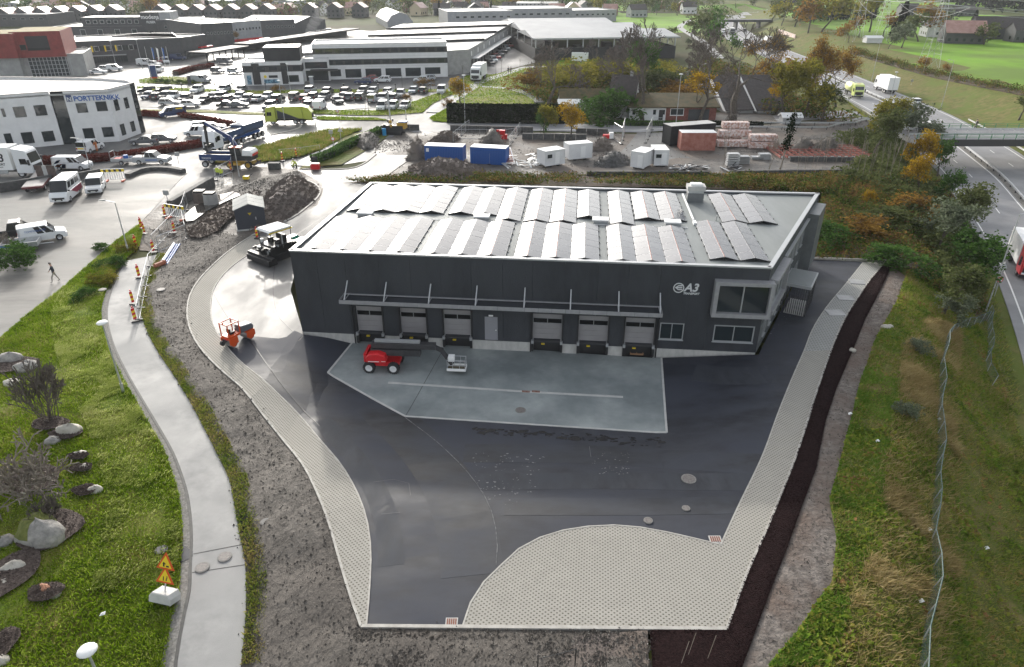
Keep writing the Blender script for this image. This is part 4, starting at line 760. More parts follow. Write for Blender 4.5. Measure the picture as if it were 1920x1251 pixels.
# ---- office car park
CN={CW:'white',CSI:'silver',CGR:'dark grey',CBK:'black',CDB:'dark blue',CRD:'dark red',CLB:'pale blue-grey'}
TN={'hatch':'hatchback','sedan':'saloon','suv':'SUV','estate':'estate car','van':'small van','panel':'panel van','pickup':'pickup','big':'minibus'}
ROWS={'office-side row of cars':[(583,176,'suv',CSI),(615,179,'suv',CBK),(649,179,'suv',CBK),(681,178,'suv',CGR),(699,178,'hatch',CSI),(729,178,'estate',CW),(775,177,'hatch',CLB),(794,177,'hatch',CBK),(828,177,'van',CW)],
 'right middle row of cars':[(554,190,'van',CGR),(573,191,'estate',CRD),(590,189,'suv',CBK),(609,189,'suv',CGR),(578,198,'hatch',CSI),(644,189,'hatch',CBK),(657,190,'suv',CGR),(676,190,'suv',CBK),(700,194,'van',CSI),(717,192,'suv',CSI),(729,188,'hatch',CGR),(738,191,'suv',CGR),(751,184,'suv',CSI)],
 'verge-side row of cars':[(507,207,'suv',CGR),(578,207,'suv',CBK),(600,207,'panel',CW),(633,196,'sedan',CBK),(717,208,'van',CW),(737,207,'suv',CSI),(760,206,'hatch',CSI)],
 'left middle row of cars':[(279,187,'hatch',CDB),(296,188,'hatch',CBK),(311,188,'suv',CBK),(329,188,'pickup',CW),(349,193,'suv',CBK),(384,195,'sedan',CBK),(400,189,'hatch',CDB),(416,189,'suv',CBK),(430,193,'estate',CGR),(450,188,'hatch',CSI),(465,194,'suv',CGR),(484,193,'sedan',CSI),(502,188,'hatch',CSI),(522,193,'suv',CBK)],
 'left back row of cars':[(371,176,'suv',CW),(421,175,'suv',CSI),(453,175,'hatch',CGR)],
 'left front row of cars':[(320,200,'estate',CSI),(358,203,'hatch',CW),(428,204,'sedan',CBK),(447,204,'sedan',CGR)]}
for rn,cs in ROWS.items():
    cs=sorted(cs); 
    for i,(x,y,t,c) in enumerate(cs):
        hd=-93+rng.uniform(-4,4); 
        if rng.random()<.4: hd+=180
        if (x,y) in((320,200),(358,203),(428,204),(447,204)): hd=8+rng.uniform(-4,4)
        if (x,y)==(633,196): hd=-60
        car(t,c,x,y-2,hd,f'{CN[c]} {TN[t]}, {ordn[i]} from the left in the {rn}',group='cars in the office car park')
for i,(x,y) in enumerate(((277,175),(309,175))): 
    r=car('suv',CBK,x,y,205,f'black SUV with lime rear flank, {("left","right")[i]} one of the pair',group='black and lime cars'); MB().box(-2.2,-1.2,-.965,.965,.6,1.0).obj('lime_livery',[M_lime],r)
for x,y,t,c,hd,lb in((682,158,'estate',CDB,175,'dark blue estate parked along the office front'),(694,152,'hatch',CRD,175,'dark red car half hidden behind the blue estate'),(718,155,'suv',CW,178,'white SUV standing side-on before the office windows'),(790,154,'hatch',CW,180,'white hatchback beside the red shrub at the office corner'),(803,151,'hatch',CSI,180,'silver hatchback behind the red shrub at the office corner'),
  (378,155,'panel',CSI,-8,'silver panel van at the tip of the oval traffic island'),(185,139,'sedan',CW,15,'white saloon parked on the grass edge by the concrete building'),(200,133,'hatch',CW,10,'white hatchback behind the white saloon by the dark school'),(216,133,'van',CW,12,'white van beside the slim lamp post at the dark school'),(273,123,'panel',CW,-10,'white panel van parked at the dark school flagpoles'),(291,124,'hatch',CW,-10,'white hatchback right behind the panel van at the flagpoles'),(301,118,'hatch',CRD,-60,'red hatchback between white cars at the flagpoles'),(312,119,'van',CW,-60,'white people carrier beside the red hatchback at the flagpoles'),(335,113,'panel',CDB,10,'dark blue van nearest the dark building wall'),(285,106,'hatch',CGR,0,'grey hatchback behind the flagpoles at the dark building'),
  (298,135,'pickup',CW,-80,'white pickup facing the camera beside the flagpoles'),(409,137,'estate',CGR,-30,'dark grey estate on the bright forecourt left of the office'),(441,138,'estate',CSI,-25,'silver estate on the bright forecourt nearest the office wing'),(422,120,'panel',CGR,-20,'grey van under the canopy edge left of the office'),
  (371,255,'van',CW,188,'white small van behind the red hedge near the tipper truck'),(384,243,'estate',CSI,20,'grey estate car with long roof behind the blue tipper truck'),(401,245,'sedan',CW,20,'white saloon with long roof beside the blue tipper truck'),
  (272,271,'sedan',CGR,188,'dark grey saloon parked behind the red hedge at the white building'),(308,267,'hatch',CGR,10,'grey hatchback nose to tail with the grey saloon by the hedge'),(402,86,'hatch',CSI,0,'silver car beside the small orange tree')):
    car(t,c,x,y,hd,lb,cat={'van':'van','panel':'van','pickup':'pickup'}.get(t,'car'))
for i in range(10): car(['hatch','suv','estate'][i%3],[CW,CSI,CGR,CW,CBK][i%5],447+i*6.2,91-i*1.4,-80,f'{CN[[CW,CSI,CGR,CW,CBK][i%5]]} car, {ordn[i]} from the left in the distant row beyond the black roof',group='distant parked cars',far=True)
for i in range(9): car(['hatch','suv','estate'][i%3],[CBK,CGR,CSI,CBK,CW][i%5],577+i*5.2,69-i*1.1,-70,f'{CN[[CBK,CGR,CSI,CBK,CW][i%5]]} car, {ordn[i]} from the left before the grey gabled hall',group='cars before the grey hall',far=True)
for i in range(9): car('van' if i%2 else 'suv',[CBK,CW,CRD,CGR][i%4],918+i*6,122-i*5.5,-60,f'{CN[[CBK,CW,CRD,CGR][i%4]]} vehicle, {ordn[i]} from the near end along the long warehouse side',group='vehicles along the long warehouse',far=True)
r=car('panel',CDB,325,219,215,'dark blue high-roof van with yellow lettering panel on the wet forecourt',cat='van'); MB().box(-1.9,-.6,-.985,.985,1.5,1.75).obj('yellow_livery',[M_yel],r)
# ---- near left vehicles
r=car('big',CW,128,372,-78,'large white minibus with pink side panel beside the flat trailer','minibus',sc=1.16); 
pk=mat('pink_print',(.55,.10,.16),rough=.4); MB().add([(1.2,1.03,1.25),(-2.6,1.03,1.25),(-2.6,1.03,.6),(-.6,1.03,.55)],[(0,3,2,1),(0,1,2,3)]).obj('pink_graphic',[pk],r); MB().box(2.93,2.98,-.7,.7,.62,.82).obj('grille',[M_blk],r)
r=car('van',CW,182,359,-70,'small white van with black bumper parked alone on the left lot','van',sc=1.18); MB().box(2.17,2.22,-.6,.6,.5,.72).obj('grille',[M_blk],r)
r=car('van',CW,84,452,34,'small white van with blue lettering beside the black pickup','van',sc=1.18)
def vtext(s,size,x,y,z,m,par,a=0): return text(s,size,x,z,m,par,ext=.005,shear=.1,y=y,a=a,name='lettering')
vtext('TOMMERLAND',.28,-1.5,-.955,1.32,M_blue,r)
r=car('pickup',CBK,34,446,30,'black pickup with dropped tailgate parked beside the lettered white van','pickup',sc=1.18)
r=car('panel',CW,139,318,0,'white panel van with blue and orange swirl behind the wooden screen','van',sc=1.12)
for q,m in(([(-2.3,.9),(-1.6,1.5),(-1.0,1.6),(-1.5,1.15)],M_blue),([(-2.2,.55),(-1.7,.95),(-.9,1.0),(-1.5,.5)],M_orange),([(-1.3,.35),(-.9,1.0),(-.4,.95),(-.6,.35)],M_blue)): MB().add([(x,-.99,z) for x,z in q],[(0,1,2,3),(3,2,1,0)]).obj('swirl_graphic',[m],r)
r=car('pickup',CSI,287,307,2,'silver pickup with blue stripe and roll bar towing a small trailer','pickup',sc=1.15); MB().box(-.6,1.2,-.96,-.955,.62,.78).obj('blue_stripe',[M_blue],r); MB().tube((-.9,-.8,1.1),(-.9,-.8,1.7),.04).tube((-.9,.8,1.1),(-.9,.8,1.7),.04).tube((-.9,-.8,1.7),(-.9,.8,1.7),.04).obj('roll_bar',[M_blk],r)
r=car('van',CW,172,284,82,'white van seen from behind next to the worker in orange','van',sc=1.15); MB().box(-2.24,-2.2,-.5,.5,.75,.95).obj('rear_stripe',[M_yel],r)
# ---- motorway traffic
def mpos(px,py,off=None):
    p=P(px,py); d=np.linalg.norm(MCS-np.array([p.x,p.y]),axis=1); i=int(np.clip(d.argmin(),1,len(MCS)-2)); t=MCS[i+1]-MCS[i-1]; t/=np.linalg.norm(t)
    if off is not None: c=MCS[i]+t*((np.array([p.x,p.y])-MCS[i])@t); q=c+np.array([t[1],-t[0]])*off; p=Vector((q[0],q[1],0))
    return p,math.degrees(math.atan2(t[1],t[0]))
p,a=mpos(1725,195,7.2); car('estate',CW,0,0,a,'white estate car driving away alone on the motorway beside the grass cutting','car',loc=p,name='moving_car')
for i,(x,y,o,t,c) in enumerate(((1372,60,-3,'hatch',CGR),(1378,62,-7,'hatch',CW),(1393,54,3,'hatch',CSI),(1404,60,7,'suv',CBK),(1414,80,-3,'suv',CBK),(1412,92,-7,'van',CW),(1428,92,-3,'van',CW),(1389,50,-3,'hatch',CSI))):
    p,a=mpos(x,y,o); car(t,c,0,0,a+(180 if o<0 else 0),f'{CN[c]} {TN[t]} on the distant motorway bend, {ordn[i]} counting towards the camera','car',loc=p,group='cars on the motorway bend',far=True,name='moving_car')
# ---- trucks
def truck_cab(b_,x1,W=2.5,H=3.4,L=2.2,z0=.55):
    h=W/2; b_.ext([(x1-L,z0),(x1-.02,z0),(x1,z0+.25),(x1,1.75),(x1-.12,2.2),(x1-.35,H-.25),(x1-.6,H),(x1-L,H+.25)],-h,h,0,ch=.08)
def cabparts(r,x1,W=2.5,H=3.4,L=2.2):
    h=W/2; MB().add([(x1-.02,-h+.1,1.8),(x1-.02,h-.1,1.8),(x1-.30,h-.16,H-.45),(x1-.30,-h+.16,H-.45)],[(0,1,2,3)]).obj('windscreen',[M_gl2],r)
    MB().box(x1,x1+.03,-h+.25,h-.25,.75,1.6).obj('grille',[M_blk],r); MB().box(x1-.05,x1+.08,-h+.02,h-.02,.32,.62).obj('bumper',[M_blk],r)
    for s in(-1,1):
        MB().add([(x1-.45,s*(h+.012),1.75),(x1-1.45,s*(h+.012),1.75),(x1-1.45,s*(h+.012),2.5),(x1-.6,s*(h+.012),2.5)],[(0,1,2,3),(3,2,1,0)]).obj('side_window',[M_gl2],r)
        MB().box(x1+.02,x1+.06,s*h*.68-.2,s*h*.68+.2,.68,.9).obj('headlight',[M_hl],r); MB().box(x1-.25,x1-.05,s*(h+.25)-.1,s*(h+.25)+.1,1.7,2.4).obj('mirror',[M_blk],r)
WH=MB().wheel((0,0,0),.5,.32,0,1).mesh('wheel',[M_rub,M_rim],True)
def wheels(r,xs,W=2.5,z=.5,sc=1):
    for x in xs:
        for s in(-1,1): o=O('wheel',WH,r,(x,s*(W/2-.18),z)); o.scale=(sc,)*3
def truck(name,label,cat,p,hd,L=9,cabc=None,sc=VS,xs=(-3,-1.8,3),H=3.4,group=None):
    r=E(name,label,cat,(p[0],p[1],float(hfun(p[0],p[1]))+.09),R(hd),group); r.scale=(sc,)*3
    b=MB(); truck_cab(b,L/2,H=H); b.obj('cab',[paint(cabc or CW)],r); cabparts(r,L/2,H=H); MB().box(-L/2,L/2-.4,-.45,.45,.6,.95).obj('chassis',[M_blk],r); wheels(r,xs); return r
q=P(10,330); r=truck('box_truck','white A3 TRANSPORT box truck cut off by the left picture edge','truck',(q.x-1.5,q.y),2,L=12,xs=(-4.2,-2.9,4.3),H=3.6,sc=1.2)
MB().box(-6,3.4,-1.27,1.27,1.0,4.0).obj('box_body',[M_white],r); text('A3',1.5,.9,2.15,M_blk,r,off=.03,y=-1.285,shear=.1,ext=.008); text('TRANSPORT',.42,.2,1.65,M_blk,r,off=.01,y=-1.285,shear=.1,ext=.008); text('OSLO - STAVANGER',.2,.4,1.35,M_blk,r,y=-1.285,shear=0,ext=.008); MB().box(-1.6,2.6,-1.2,-1.15,.55,.95).obj('side_guard',[M_steel],r)
# cement style tanker, box truck and red truck on the motorway
p,a=mpos(1601,180,-6.5); r=truck('tanker_truck','pale lime truck with white cab roof approaching on the left motorway lanes','truck',p,a+180,L=9,cabc=(.62,.70,.22),sc=1.15); MB().tube((-4.3,0,2.1),(2.1,0,2.1),1.15,n=14).obj('tank',[paint((.66,.70,.30))],r,smooth=True); MB().box(2.6,3.2,-.5,.5,3.4,3.55).obj('beacon',[M_orange],r)
p,a=mpos(1665,172,6.8); r=truck('box_truck','white box truck driving away beside the motorway lamp','truck',p,a,L=9.5,sc=1.25); MB().box(-4.9,2.3,-1.27,1.27,1.0,4.0).obj('box_body',[M_white],r); MB().box(-4.93,-4.9,-1.1,1.1,.75,.98).obj('rear_bumper',[M_blk],r)
p,a=mpos(1893,500,-7); r=truck('red_truck','red truck cab with white body approaching at the right picture edge','truck',p,a+180,L=9,cabc=(.50,.02,.03),sc=1.1); MB().box(-4.4,2.1,-1.25,1.25,1.0,3.7).obj('box_body',[M_white],r)
p,a=mpos(1443,84,6); r=truck('distant_truck','white lorry leaving the motorway bend near the orange tree','truck',p,a,L=8); MB().box(-4,1.7,-1.2,1.2,1,3.8).obj('box_body',[M_white],r)
p,a=mpos(1411,66,-4); r=truck('distant_truck','dark lorry amid cars on the distant motorway bend','truck',p,a+180,L=8,cabc=CGR); MB().box(-4,1.7,-1.2,1.2,1,3.6).obj('box_body',[paint(CGR)],r)
q=P(898,150); r=truck('box_truck','white box truck facing the camera at the long warehouse corner','truck',q,-100,L=9,sc=1.15); MB().box(-4.6,2.1,-1.27,1.27,1.0,4.0).obj('box_body',[M_white],r)
q=P(1009,58); r=truck('box_truck','white lorry between the long warehouse and the open shed','truck',q,-100,L=9,sc=1.15); MB().box(-4.6,2.1,-1.27,1.27,1.0,4.0).obj('box_body',[M_white],r)
# tipper truck with trailer
q0=P(402,283); q1=P(480,256); hd=math.degrees(math.atan2(q0.y-q1.y,q0.x-q1.x)); q=P(425,276)
r=truck('tipper_truck','white cab tipper truck with blue rounded skip body facing the camera','tipper truck',q,hd,L=8.5,sc=1.12,xs=(-3.1,-1.8,2.9),H=3.3)
def tub(b,x0,x1,W=1.25,z0=1.1,z1=2.6):
    n=7; pr=[(W,z1),(W*.98,z0+.6),(W*.75,z0+.15),(W*.4,z0),(-W*.4,z0),(-W*.75,z0+.15),(-W*.98,z0+.6),(-W,z1)]
    vs=[(x0,y,z) for y,z in pr]+[(x1,y,z) for y,z in pr]; m=len(pr); b.add(vs,[(i,i+1,m+i+1,m+i) for i in range(m-1)]+[tuple(range(m)),tuple(range(2*m-1,m-1,-1))]); b.box(x0-.05,x1+.05,W-.02,W+.08,z1-.15,z1+.02).box(x0-.05,x1+.05,-W-.08,-W+.02,z1-.15,z1+.02)
b=MB(); tub(b,-4.1,1.6); b.obj('skip_body',[paint((.03,.07,.17))],r); MB().box(-3.9,1.4,-1.1,1.1,2.3,2.45).obj('gravel_load',[M_wsoil],r)
q=P(466,262); r=E('tipper_trailer','blue tipper trailer with pointed load coupled behind the white cab tipper','trailer',(q.x,q.y,.09),R(hd)); r.scale=(1.12,)*3
b=MB(); tub(b,-3.4,2.6,z0=1.3,z1=2.9); b.obj('skip_body',[paint((.04,.07,.14))],r); MB().box(-3.2,4.2,-.4,.4,.75,1.2).obj('chassis',[M_blue],r); wheels(r,(-2.8,-1.6,-.4)); MB().add([(-3.3,-1.15,2.9),(2.5,-1.15,2.9),(2.5,1.15,2.9),(-3.3,1.15,2.9),(-2.4,0,3.3),(1.7,0,3.3)],[(0,1,5,4),(1,2,5),(2,3,4,5),(3,0,4)]).obj('covered_load',[M_steel],r)
# crane/loader truck bed and excavator working beside it
q=P(420,312); r=E('dump_trailer','navy tractor trailer with open box being filled by the excavator','trailer',(q.x,q.y,.09),R(-4)); r.scale=(1.12,)*3
MB().box(-3,2.6,-1.2,1.2,1.1,1.3).box(-3,2.6,-1.25,-1.15,1.1,2.0).box(-3,2.6,1.15,1.25,1.1,2.0).box(-3.05,-2.95,-1.2,1.2,1.1,1.8).box(2.55,2.65,-1.2,1.2,1.1,2.0).obj('load_box',[M_dblue],r); MB().box(-2.9,2.5,-1.1,1.1,1.35,1.65).obj('soil_load',[M_soil2],r); wheels(r,(-2.3,1.6)); text('MASKIN',.4,-2.6,1.3,M_let,r,y=-1.27,shear=0,ext=.006)
q=P(455,314); r=E('wheeled_excavator','wheeled excavator with navy boom, white engine cover and yellow wheel hubs','excavator',(q.x,q.y,.09),R(-6)); r.scale=(1.12,)*3
M_hub=mat('yellow_hub',(.45,.27,.03),rough=.5); WX=MB().wheel((0,0,0),.55,.4,0,1).mesh('wheel',[M_rub,M_hub],True)
for x in(-1.4,1.5):
    for s in(-1,1): O('wheel',WX,r,(x,s*1.0,.55))
MB().box(-1.9,2.1,-.6,.6,.6,1.0).box(-.8,.4,-1.2,-.6,.5,.9).obj('undercarriage',[M_hub],r); MB().box(-.9,2.2,-1.2,1.2,1.25,1.9).obj('slew_deck',[M_blk],r)
b=MB(); b.ext([(.7,1.9),(2.3,1.9),(2.4,2.4),(2.1,2.75),(.9,2.8)],-1.15,1.15,0,ch=.12); b.obj('engine_cover',[M_white],r); MB().box(2.25,2.42,-.9,.9,1.9,2.2).obj('red_rear',[M_red],r)
MB().box(-1.0,.6,-1.15,-.15,1.9,3.1).obj('cab_glass',[M_gl2],r); MB().box(-1.05,.65,-1.2,-.1,3.1,3.2).obj('cab_roof',[M_orange],r)
MB().ext([(-.3,2.0),(.3,2.2),(-1.2,4.6),(-1.7,4.4)],.1,.5,0).obj('boom',[M_dblue],r); MB().ext([(-1.3,4.6),(-1.5,4.2),(-4.9,6.2),(-4.8,6.6)],.1,.45,0).obj('boom_upper',[M_dblue],r); MB().ext([(-5.1,6.7),(-4.7,6.5),(-4.9,3.2),(-5.2,3.2)],.15,.4,0).obj('dipper_arm',[M_blk],r); MB().tube((-2.2,.3,4.2),(-4.6,.3,5.6),.07).obj('hydraulic_ram',[M_steel],r)
MB().ext([(-4.7,3.3),(-5.3,3.2),(-5.5,2.5),(-5.1,2.1),(-4.8,2.2),(-5.0,2.7)],-.25,.8,0).obj('bucket',[M_dsteel],r); MB().add([(2.2,-1.2,.35),(2.2,1.2,.35),(2.75,1.2,.95),(2.75,-1.2,.95)],[(0,1,2,3),(3,2,1,0)]).obj('dozer_blade',[M_dblue],r)
# yellow garbage truck
q=P(545,232); r=truck('refuse_truck','lime green refuse truck with hopper turning on the wet road','refuse truck',(q.x,q.y),184,L=9.6,cabc=(.42,.47,.07),sc=1.05,xs=(-2.6,-1.3,3.3))
b=MB(); b.ext([(-3.0,1.1),(2.4,1.1),(2.4,3.5),(-2.8,3.6)],-1.25,1.25,0,ch=.12); b.obj('body',[paint((.42,.47,.07))],r); b=MB(); b.ext([(-3.05,1.0),(-2.85,3.6),(-4.0,3.3),(-4.8,2.3),(-4.7,.8)],-1.2,1.2,0,ch=.1); b.obj('hopper',[paint((.42,.47,.07))],r); MB().box(-4.85,-4.6,-.8,.8,1.2,2.1).obj('hopper_opening',[M_blk],r)
for s in(-1,1): MB().add([(-2.2,s*1.265,1.15),(2.2,s*1.265,1.15),(2.2,s*1.265,2.9)],[(0,1,2),(2,1,0)]).obj('grey_graphic',[paint(CGR)],r)
# flat trailer
q0=P(62,368); q1=P(92,330); r=E('flatbed_trailer','long low flatbed trailer with wet deck and dark red chassis','trailer',((q0.x+q1.x)/2,(q0.y+q1.y)/2,.09),math.atan2(q0.y-q1.y,q0.x-q1.x)); r.scale=(1.1,)*3
for k in range(12): MB().box(-4.6+k*.75,-3.88+k*.75,-1.25,1.25,.95,1.03).obj('deck_plank',[mat('wet_deck',(.16,.15,.15),(.27,.26,.25),rough=.3,ns=2)],r)
MB().box(-4.6,4.5,-1.28,-1.2,.75,1.0).box(-4.6,4.5,1.2,1.28,.75,1.0).box(4.4,4.7,-1.28,1.28,.7,1.0).box(-4.4,4.4,-.5,.5,.6,.9).obj('chassis',[mat('maroon_paint',(.10,.015,.02),rough=.4)],r); wheels(r,(-3,-2.0,3.2),z=.42,sc=.82); MB().tube((4.6,-.5,.6),(5.8,0,.5),.06).tube((4.6,.5,.6),(5.8,0,.5),.06).obj('drawbar',[M_dsteel],r)
def cartrailer(px,py,hd,lb,m,stripe=None,sc=1.15,load=None):
    q=P(px,py); r=E('small_trailer',lb,'trailer',(q.x,q.y,.09),R(hd)); r.scale=(sc,)*3
    MB().box(-1.5,1.5,-.8,.8,.5,.56).box(-1.5,1.5,-.85,-.8,.5,.95).box(-1.5,1.5,.8,.85,.5,.95).box(-1.55,-1.5,-.85,.85,.5,.95).box(1.5,1.55,-.85,.85,.5,.95).obj('load_box',[m],r); MB().tube((1.5,0,.45),(2.7,0,.45),.05).obj('drawbar',[M_steel],r)
    for s in(-1,1): o=O('wheel',WH,r,(0,s*.98,.33)); o.scale=(.66,)*3
    if stripe: MB().box(-1.5,.0,-.86,-.852,.6,.85).obj('blue_panel',[stripe],r)
    if load: 
        for nm,b,mm in load: b.obj(nm,[mm],r)
    return r
cartrailer(44,470,20,'open grey box trailer with blue panel beside the low shrub',M_steel,M_blue,sc=1.25)
cartrailer(234,308,4,'small open trailer loaded with a blue drum behind the silver pickup',M_steel,None,1.15,[('blue_drum',MB().tube((.4,0,.6),(.4,0,1.3),.35,n=10),M_blue),('red_tool',MB().box(-1.2,-.3,-.5,.3,.6,.9),M_red),('rail',MB().tube((-1.5,-.8,.9),(-1.5,-.8,1.9),.03).tube((-1.5,.8,.9),(-1.5,.8,1.9),.03).tube((-1.5,-.8,1.9),(-1.5,.8,1.9),.03),M_steel)])
# ---- boom lift
q=P(722,690); bz=float(hfun(q.x,q.y))+.09; r=E('boom_lift','red articulated boom lift with folded black boom and white basket on the concrete apron','boom lift',(q.x,q.y,bz),R(-4)); r.scale=(.96,)*3
WB=MB().wheel((0,0,0),.52,.42,0,1,n=18).mesh('wheel',[M_rub,mat('pale_hub',(.6,.6,.6),rough=.5)],True)
for x in(-1.15,1.05):
    for s in(-1,1): O('wheel',WB,r,(x,s*.98,.52))
tr=MB()
for x in(-1.15,1.05):
    for s in(-1,1):
        for k in range(18): a=2*PI*k/18; tr.cb((x+.52*math.cos(a),s*.98,.52+.52*math.sin(a)),(.07,.42,.06),0,0,-a+PI/2 if 0 else -a)
tr.obj('tyre_lugs',[M_rub],r)
b=MB(); b.ext([(-1.2,.5),(1.3,.5),(1.5,.62),(1.45,.85),(-1.0,.95)],-.75,.75,0,ch=.08); b.obj('chassis',[M_red],r)
b=MB(); b.ext([(-1.35,.98),(.35,.98),(.45,1.2),(.3,1.72),(-.3,1.95),(-1.1,1.85),(-1.45,1.5)],-1.05,-.2,0,ch=.1); b.obj('engine_hood',[M_red],r)
b=MB(); b.ext([(-1.35,.98),(.2,.98),(.1,1.7),(-1.1,1.8),(-1.45,1.5)],.3,1.0,0,ch=.1); b.obj('tank_hood',[M_red],r); MB().box(-1.6,-1.35,-.9,.9,1.0,1.8).obj('counterweight',[M_red],r); MB().box(-1.2,-.2,-1.07,-1.05,1.12,1.18).box(.0,.4,-1.065,-1.05,1.16,1.2).obj('white_stripe',[M_white],r)
M_boom=mat('boom_grey',(.03,.03,.032),(.05,.05,.055),rough=.5,ns=2)
MB().box(-1.1,3.4,-.35,.35,1.4,2.02).obj('lower_boom',[M_boom],r); MB().box(-1.0,4.8,-.28,.3,2.1,2.6).obj('upper_boom',[M_boom],r); MB().box(-.7,3.4,-.12,.2,2.62,2.85).obj('boom_cover',[M_alu],r)
MB().cb((4.95,0,2.15),(1.0,.3,.34),0,0,.45).cb((5.7,0,1.35),(1.9,.26,.32),0,0,1.0).obj('fly_jib',[M_boom],r); MB().tube((-.9,0,1.3),(-.9,0,2.3),.2,n=8).obj('turret',[M_blk],r)
MB().box(5.9,7.5,-.85,.05,.35,.43).obj('basket_floor',[mat('mesh_floor',(.10,.085,.05),rough=.8)],r); bk=MB()
for z in(.9,1.4): bk.path([(5.9,-.85,z),(7.5,-.85,z),(7.5,.05,z),(5.9,.05,z),(5.9,-.85,z)],.025,4)
for x in(5.9,6.4,7.0,7.5):
    for y in(-.85,.05): bk.tube((x,y,.4),(x,y,1.4),.02,n=4)
bk.obj('guard_rails',[M_steel],r); MB().box(5.85,7.55,-.9,-.85,.35,.6).box(7.5,7.56,-.9,.1,.35,.6).box(5.85,7.55,.05,.1,.35,.6).obj('toe_board',[M_white],r); MB().box(5.95,6.5,-.5,.0,1.1,1.6).obj('control_box',[M_white],r)
# ---- tandem roller
q0=P(436,652); q1=P(462,632); r=E('tandem_roller','orange tandem road roller with open roll bar frame on the new asphalt','road roller',((q0.x+q1.x)/2,(q0.y+q1.y)/2,.08),R(58)); r.scale=(.88,)*3
for x in(-1.05,1.05):
    o=MB().tube((x,-.62,.45),(x,.62,.45),.45,n=20).obj('drum',[mat('drum_steel',(.25,.25,.26),rough=.4,metal=.6)],r,smooth=False); MB().tube((x,-.66,.45),(x,-.62,.45),.36,n=16).tube((x,.62,.45),(x,.66,.45),.36,n=16).obj('drum_cap',[M_orange],r)
    MB().box(x-.5,x+.5,-.72,-.64,.4,1.0).box(x-.5,x+.5,.64,.72,.4,1.0).box(x-.5,x+.5,-.7,.7,.92,1.05).obj('drum_frame',[M_orange],r)
b=MB(); b.ext([(.1,1.05),(1.6,1.05),(1.65,1.35),(1.5,1.62),(.15,1.8)],-.55,.55,0,ch=.08); b.obj('engine_hood',[mat('hood_grey',(.10,.11,.13),rough=.4)],r); MB().add([(.16,-.45,1.815),(1.48,-.45,1.64),(1.48,.45,1.64),(.16,.45,1.815)],[(0,1,2,3)]).obj('hood_panel',[M_white],r)
MB().box(-1.5,-.1,-.6,.6,1.05,1.25).obj('operator_deck',[M_orange],r); MB().box(-.95,-.5,-.25,.25,1.25,1.5).box(-1.05,-.9,-.25,.25,1.4,1.9).obj('seat',[M_blk],r); MB().tube((-.3,0,1.25),(-.15,0,1.75),.04).tube((-.22,-.2,1.72),(-.1,.2,1.78),.025).obj('steering',[M_blk],r)
f=MB()
for x in(-1.45,-.1):
    for s in(-.6,.6): f.cb((x,s,1.9),(.09,.09,1.35))
f.cb((-.78,-.6,2.58),(1.44,.1,.1)).cb((-.78,.6,2.58),(1.44,.1,.1)).cb((-1.45,0,2.58),(.1,1.2,.1)).cb((-.1,0,2.58),(.1,1.2,.1)); f.obj('roll_frame',[M_orange],r); MB().tube((-1.45,0,2.6),(-1.45,0,2.8),.06,n=8).obj('beacon',[M_orange],r)
MB().wheel((-1.85,.1,.6),.25,.25,0,1).box(-1.9,-1.5,-.2,.35,.7,.8).obj('edge_cutter',[M_blk,M_dsteel],r)
for s in(-.4,-.15): MB().box(-1.62,-1.56,s,s+.18,.95,1.05).obj('tail_light',[M_red],r)
# ---- asphalt paver
q=P(527,482); r=E('asphalt_paver','black asphalt paving machine with white and yellow canopy and green hopper','paving machine',(q.x,q.y,.08),R(52)); r.scale=(1.02,)*3
MB().box(-3.0,-1.9,-2.1,2.1,.15,.75).box(-2.7,-2.2,-2.3,2.3,.75,1.0).obj('screed',[M_blk],r); MB().box(-2.0,1.6,-1.15,1.15,.5,1.7).obj('engine_body',[M_blk],r)
for s in(-1,1): b=MB(); b.ext([(-1.5,.1),(1.4,.1),(1.7,.45),(1.4,.85),(-1.5,.85),(-1.8,.45)],s*1.1-.2,s*1.1+.2,0,ch=.05); b.obj('crawler_track',[M_rub],r)
for y0 in(-1.3,.35): b=MB(); b.ext([(1.5,.7),(3.1,.5),(3.3,1.2),(2.9,1.7),(1.6,1.6)],y0,y0+.95,0,ch=.08); b.obj('hopper',[mat('hopper_green',(.01,.22,.16),rough=.4)],r)
MB().box(-1.6,1.0,-1.2,1.2,1.7,1.85).obj('operator_deck',[M_dsteel],r); MB().box(-.8,-.3,-.9,-.4,1.85,2.4).box(-.8,-.3,.4,.9,1.85,2.4).box(.3,.6,-.8,.8,1.85,2.7).obj('seats_and_console',[M_blk],r)
for x in(-1.6,1.0):
    for s in(-1.15,1.15): MB().tube((x,s,1.8),(x,s,3.5),.045).obj('canopy_post',[M_dsteel],r)
MB().ext([(-1.8,3.5),(1.2,3.5),(1.05,3.68),(-1.6,3.7)],-1.25,1.25,0,ch=.08).obj('canopy',[M_white],r); MB().box(-1.84,1.24,-1.28,-1.22,3.38,3.5).box(-1.84,1.24,1.22,1.28,3.38,3.5).box(1.18,1.24,-1.22,1.22,3.38,3.5).obj('canopy_edge',[M_yel],r)
MB().tube((-1.2,1.4,.9),(-1.2,1.4,2.2),.22,n=8).obj('gas_bottle',[M_white],r); MB().tube((-.2,-1.1,1.7),(-.2,-1.1,2.9),.08).obj('exhaust',[M_steel],r)
pm=MB(); 
for k in range(60): pm.cb((rng.uniform(-2.6,1.4),rng.uniform(-1.5,1.5),rng.uniform(.9,1.9)),(rng.uniform(.1,.6),rng.uniform(.1,.4),rng.uniform(.05,.3)),rng.choice([0,0,0,1]),rng.uniform(0,3))
tag(pm.obj('machinery_details',[M_blk,M_steel],r),kind='stuff')
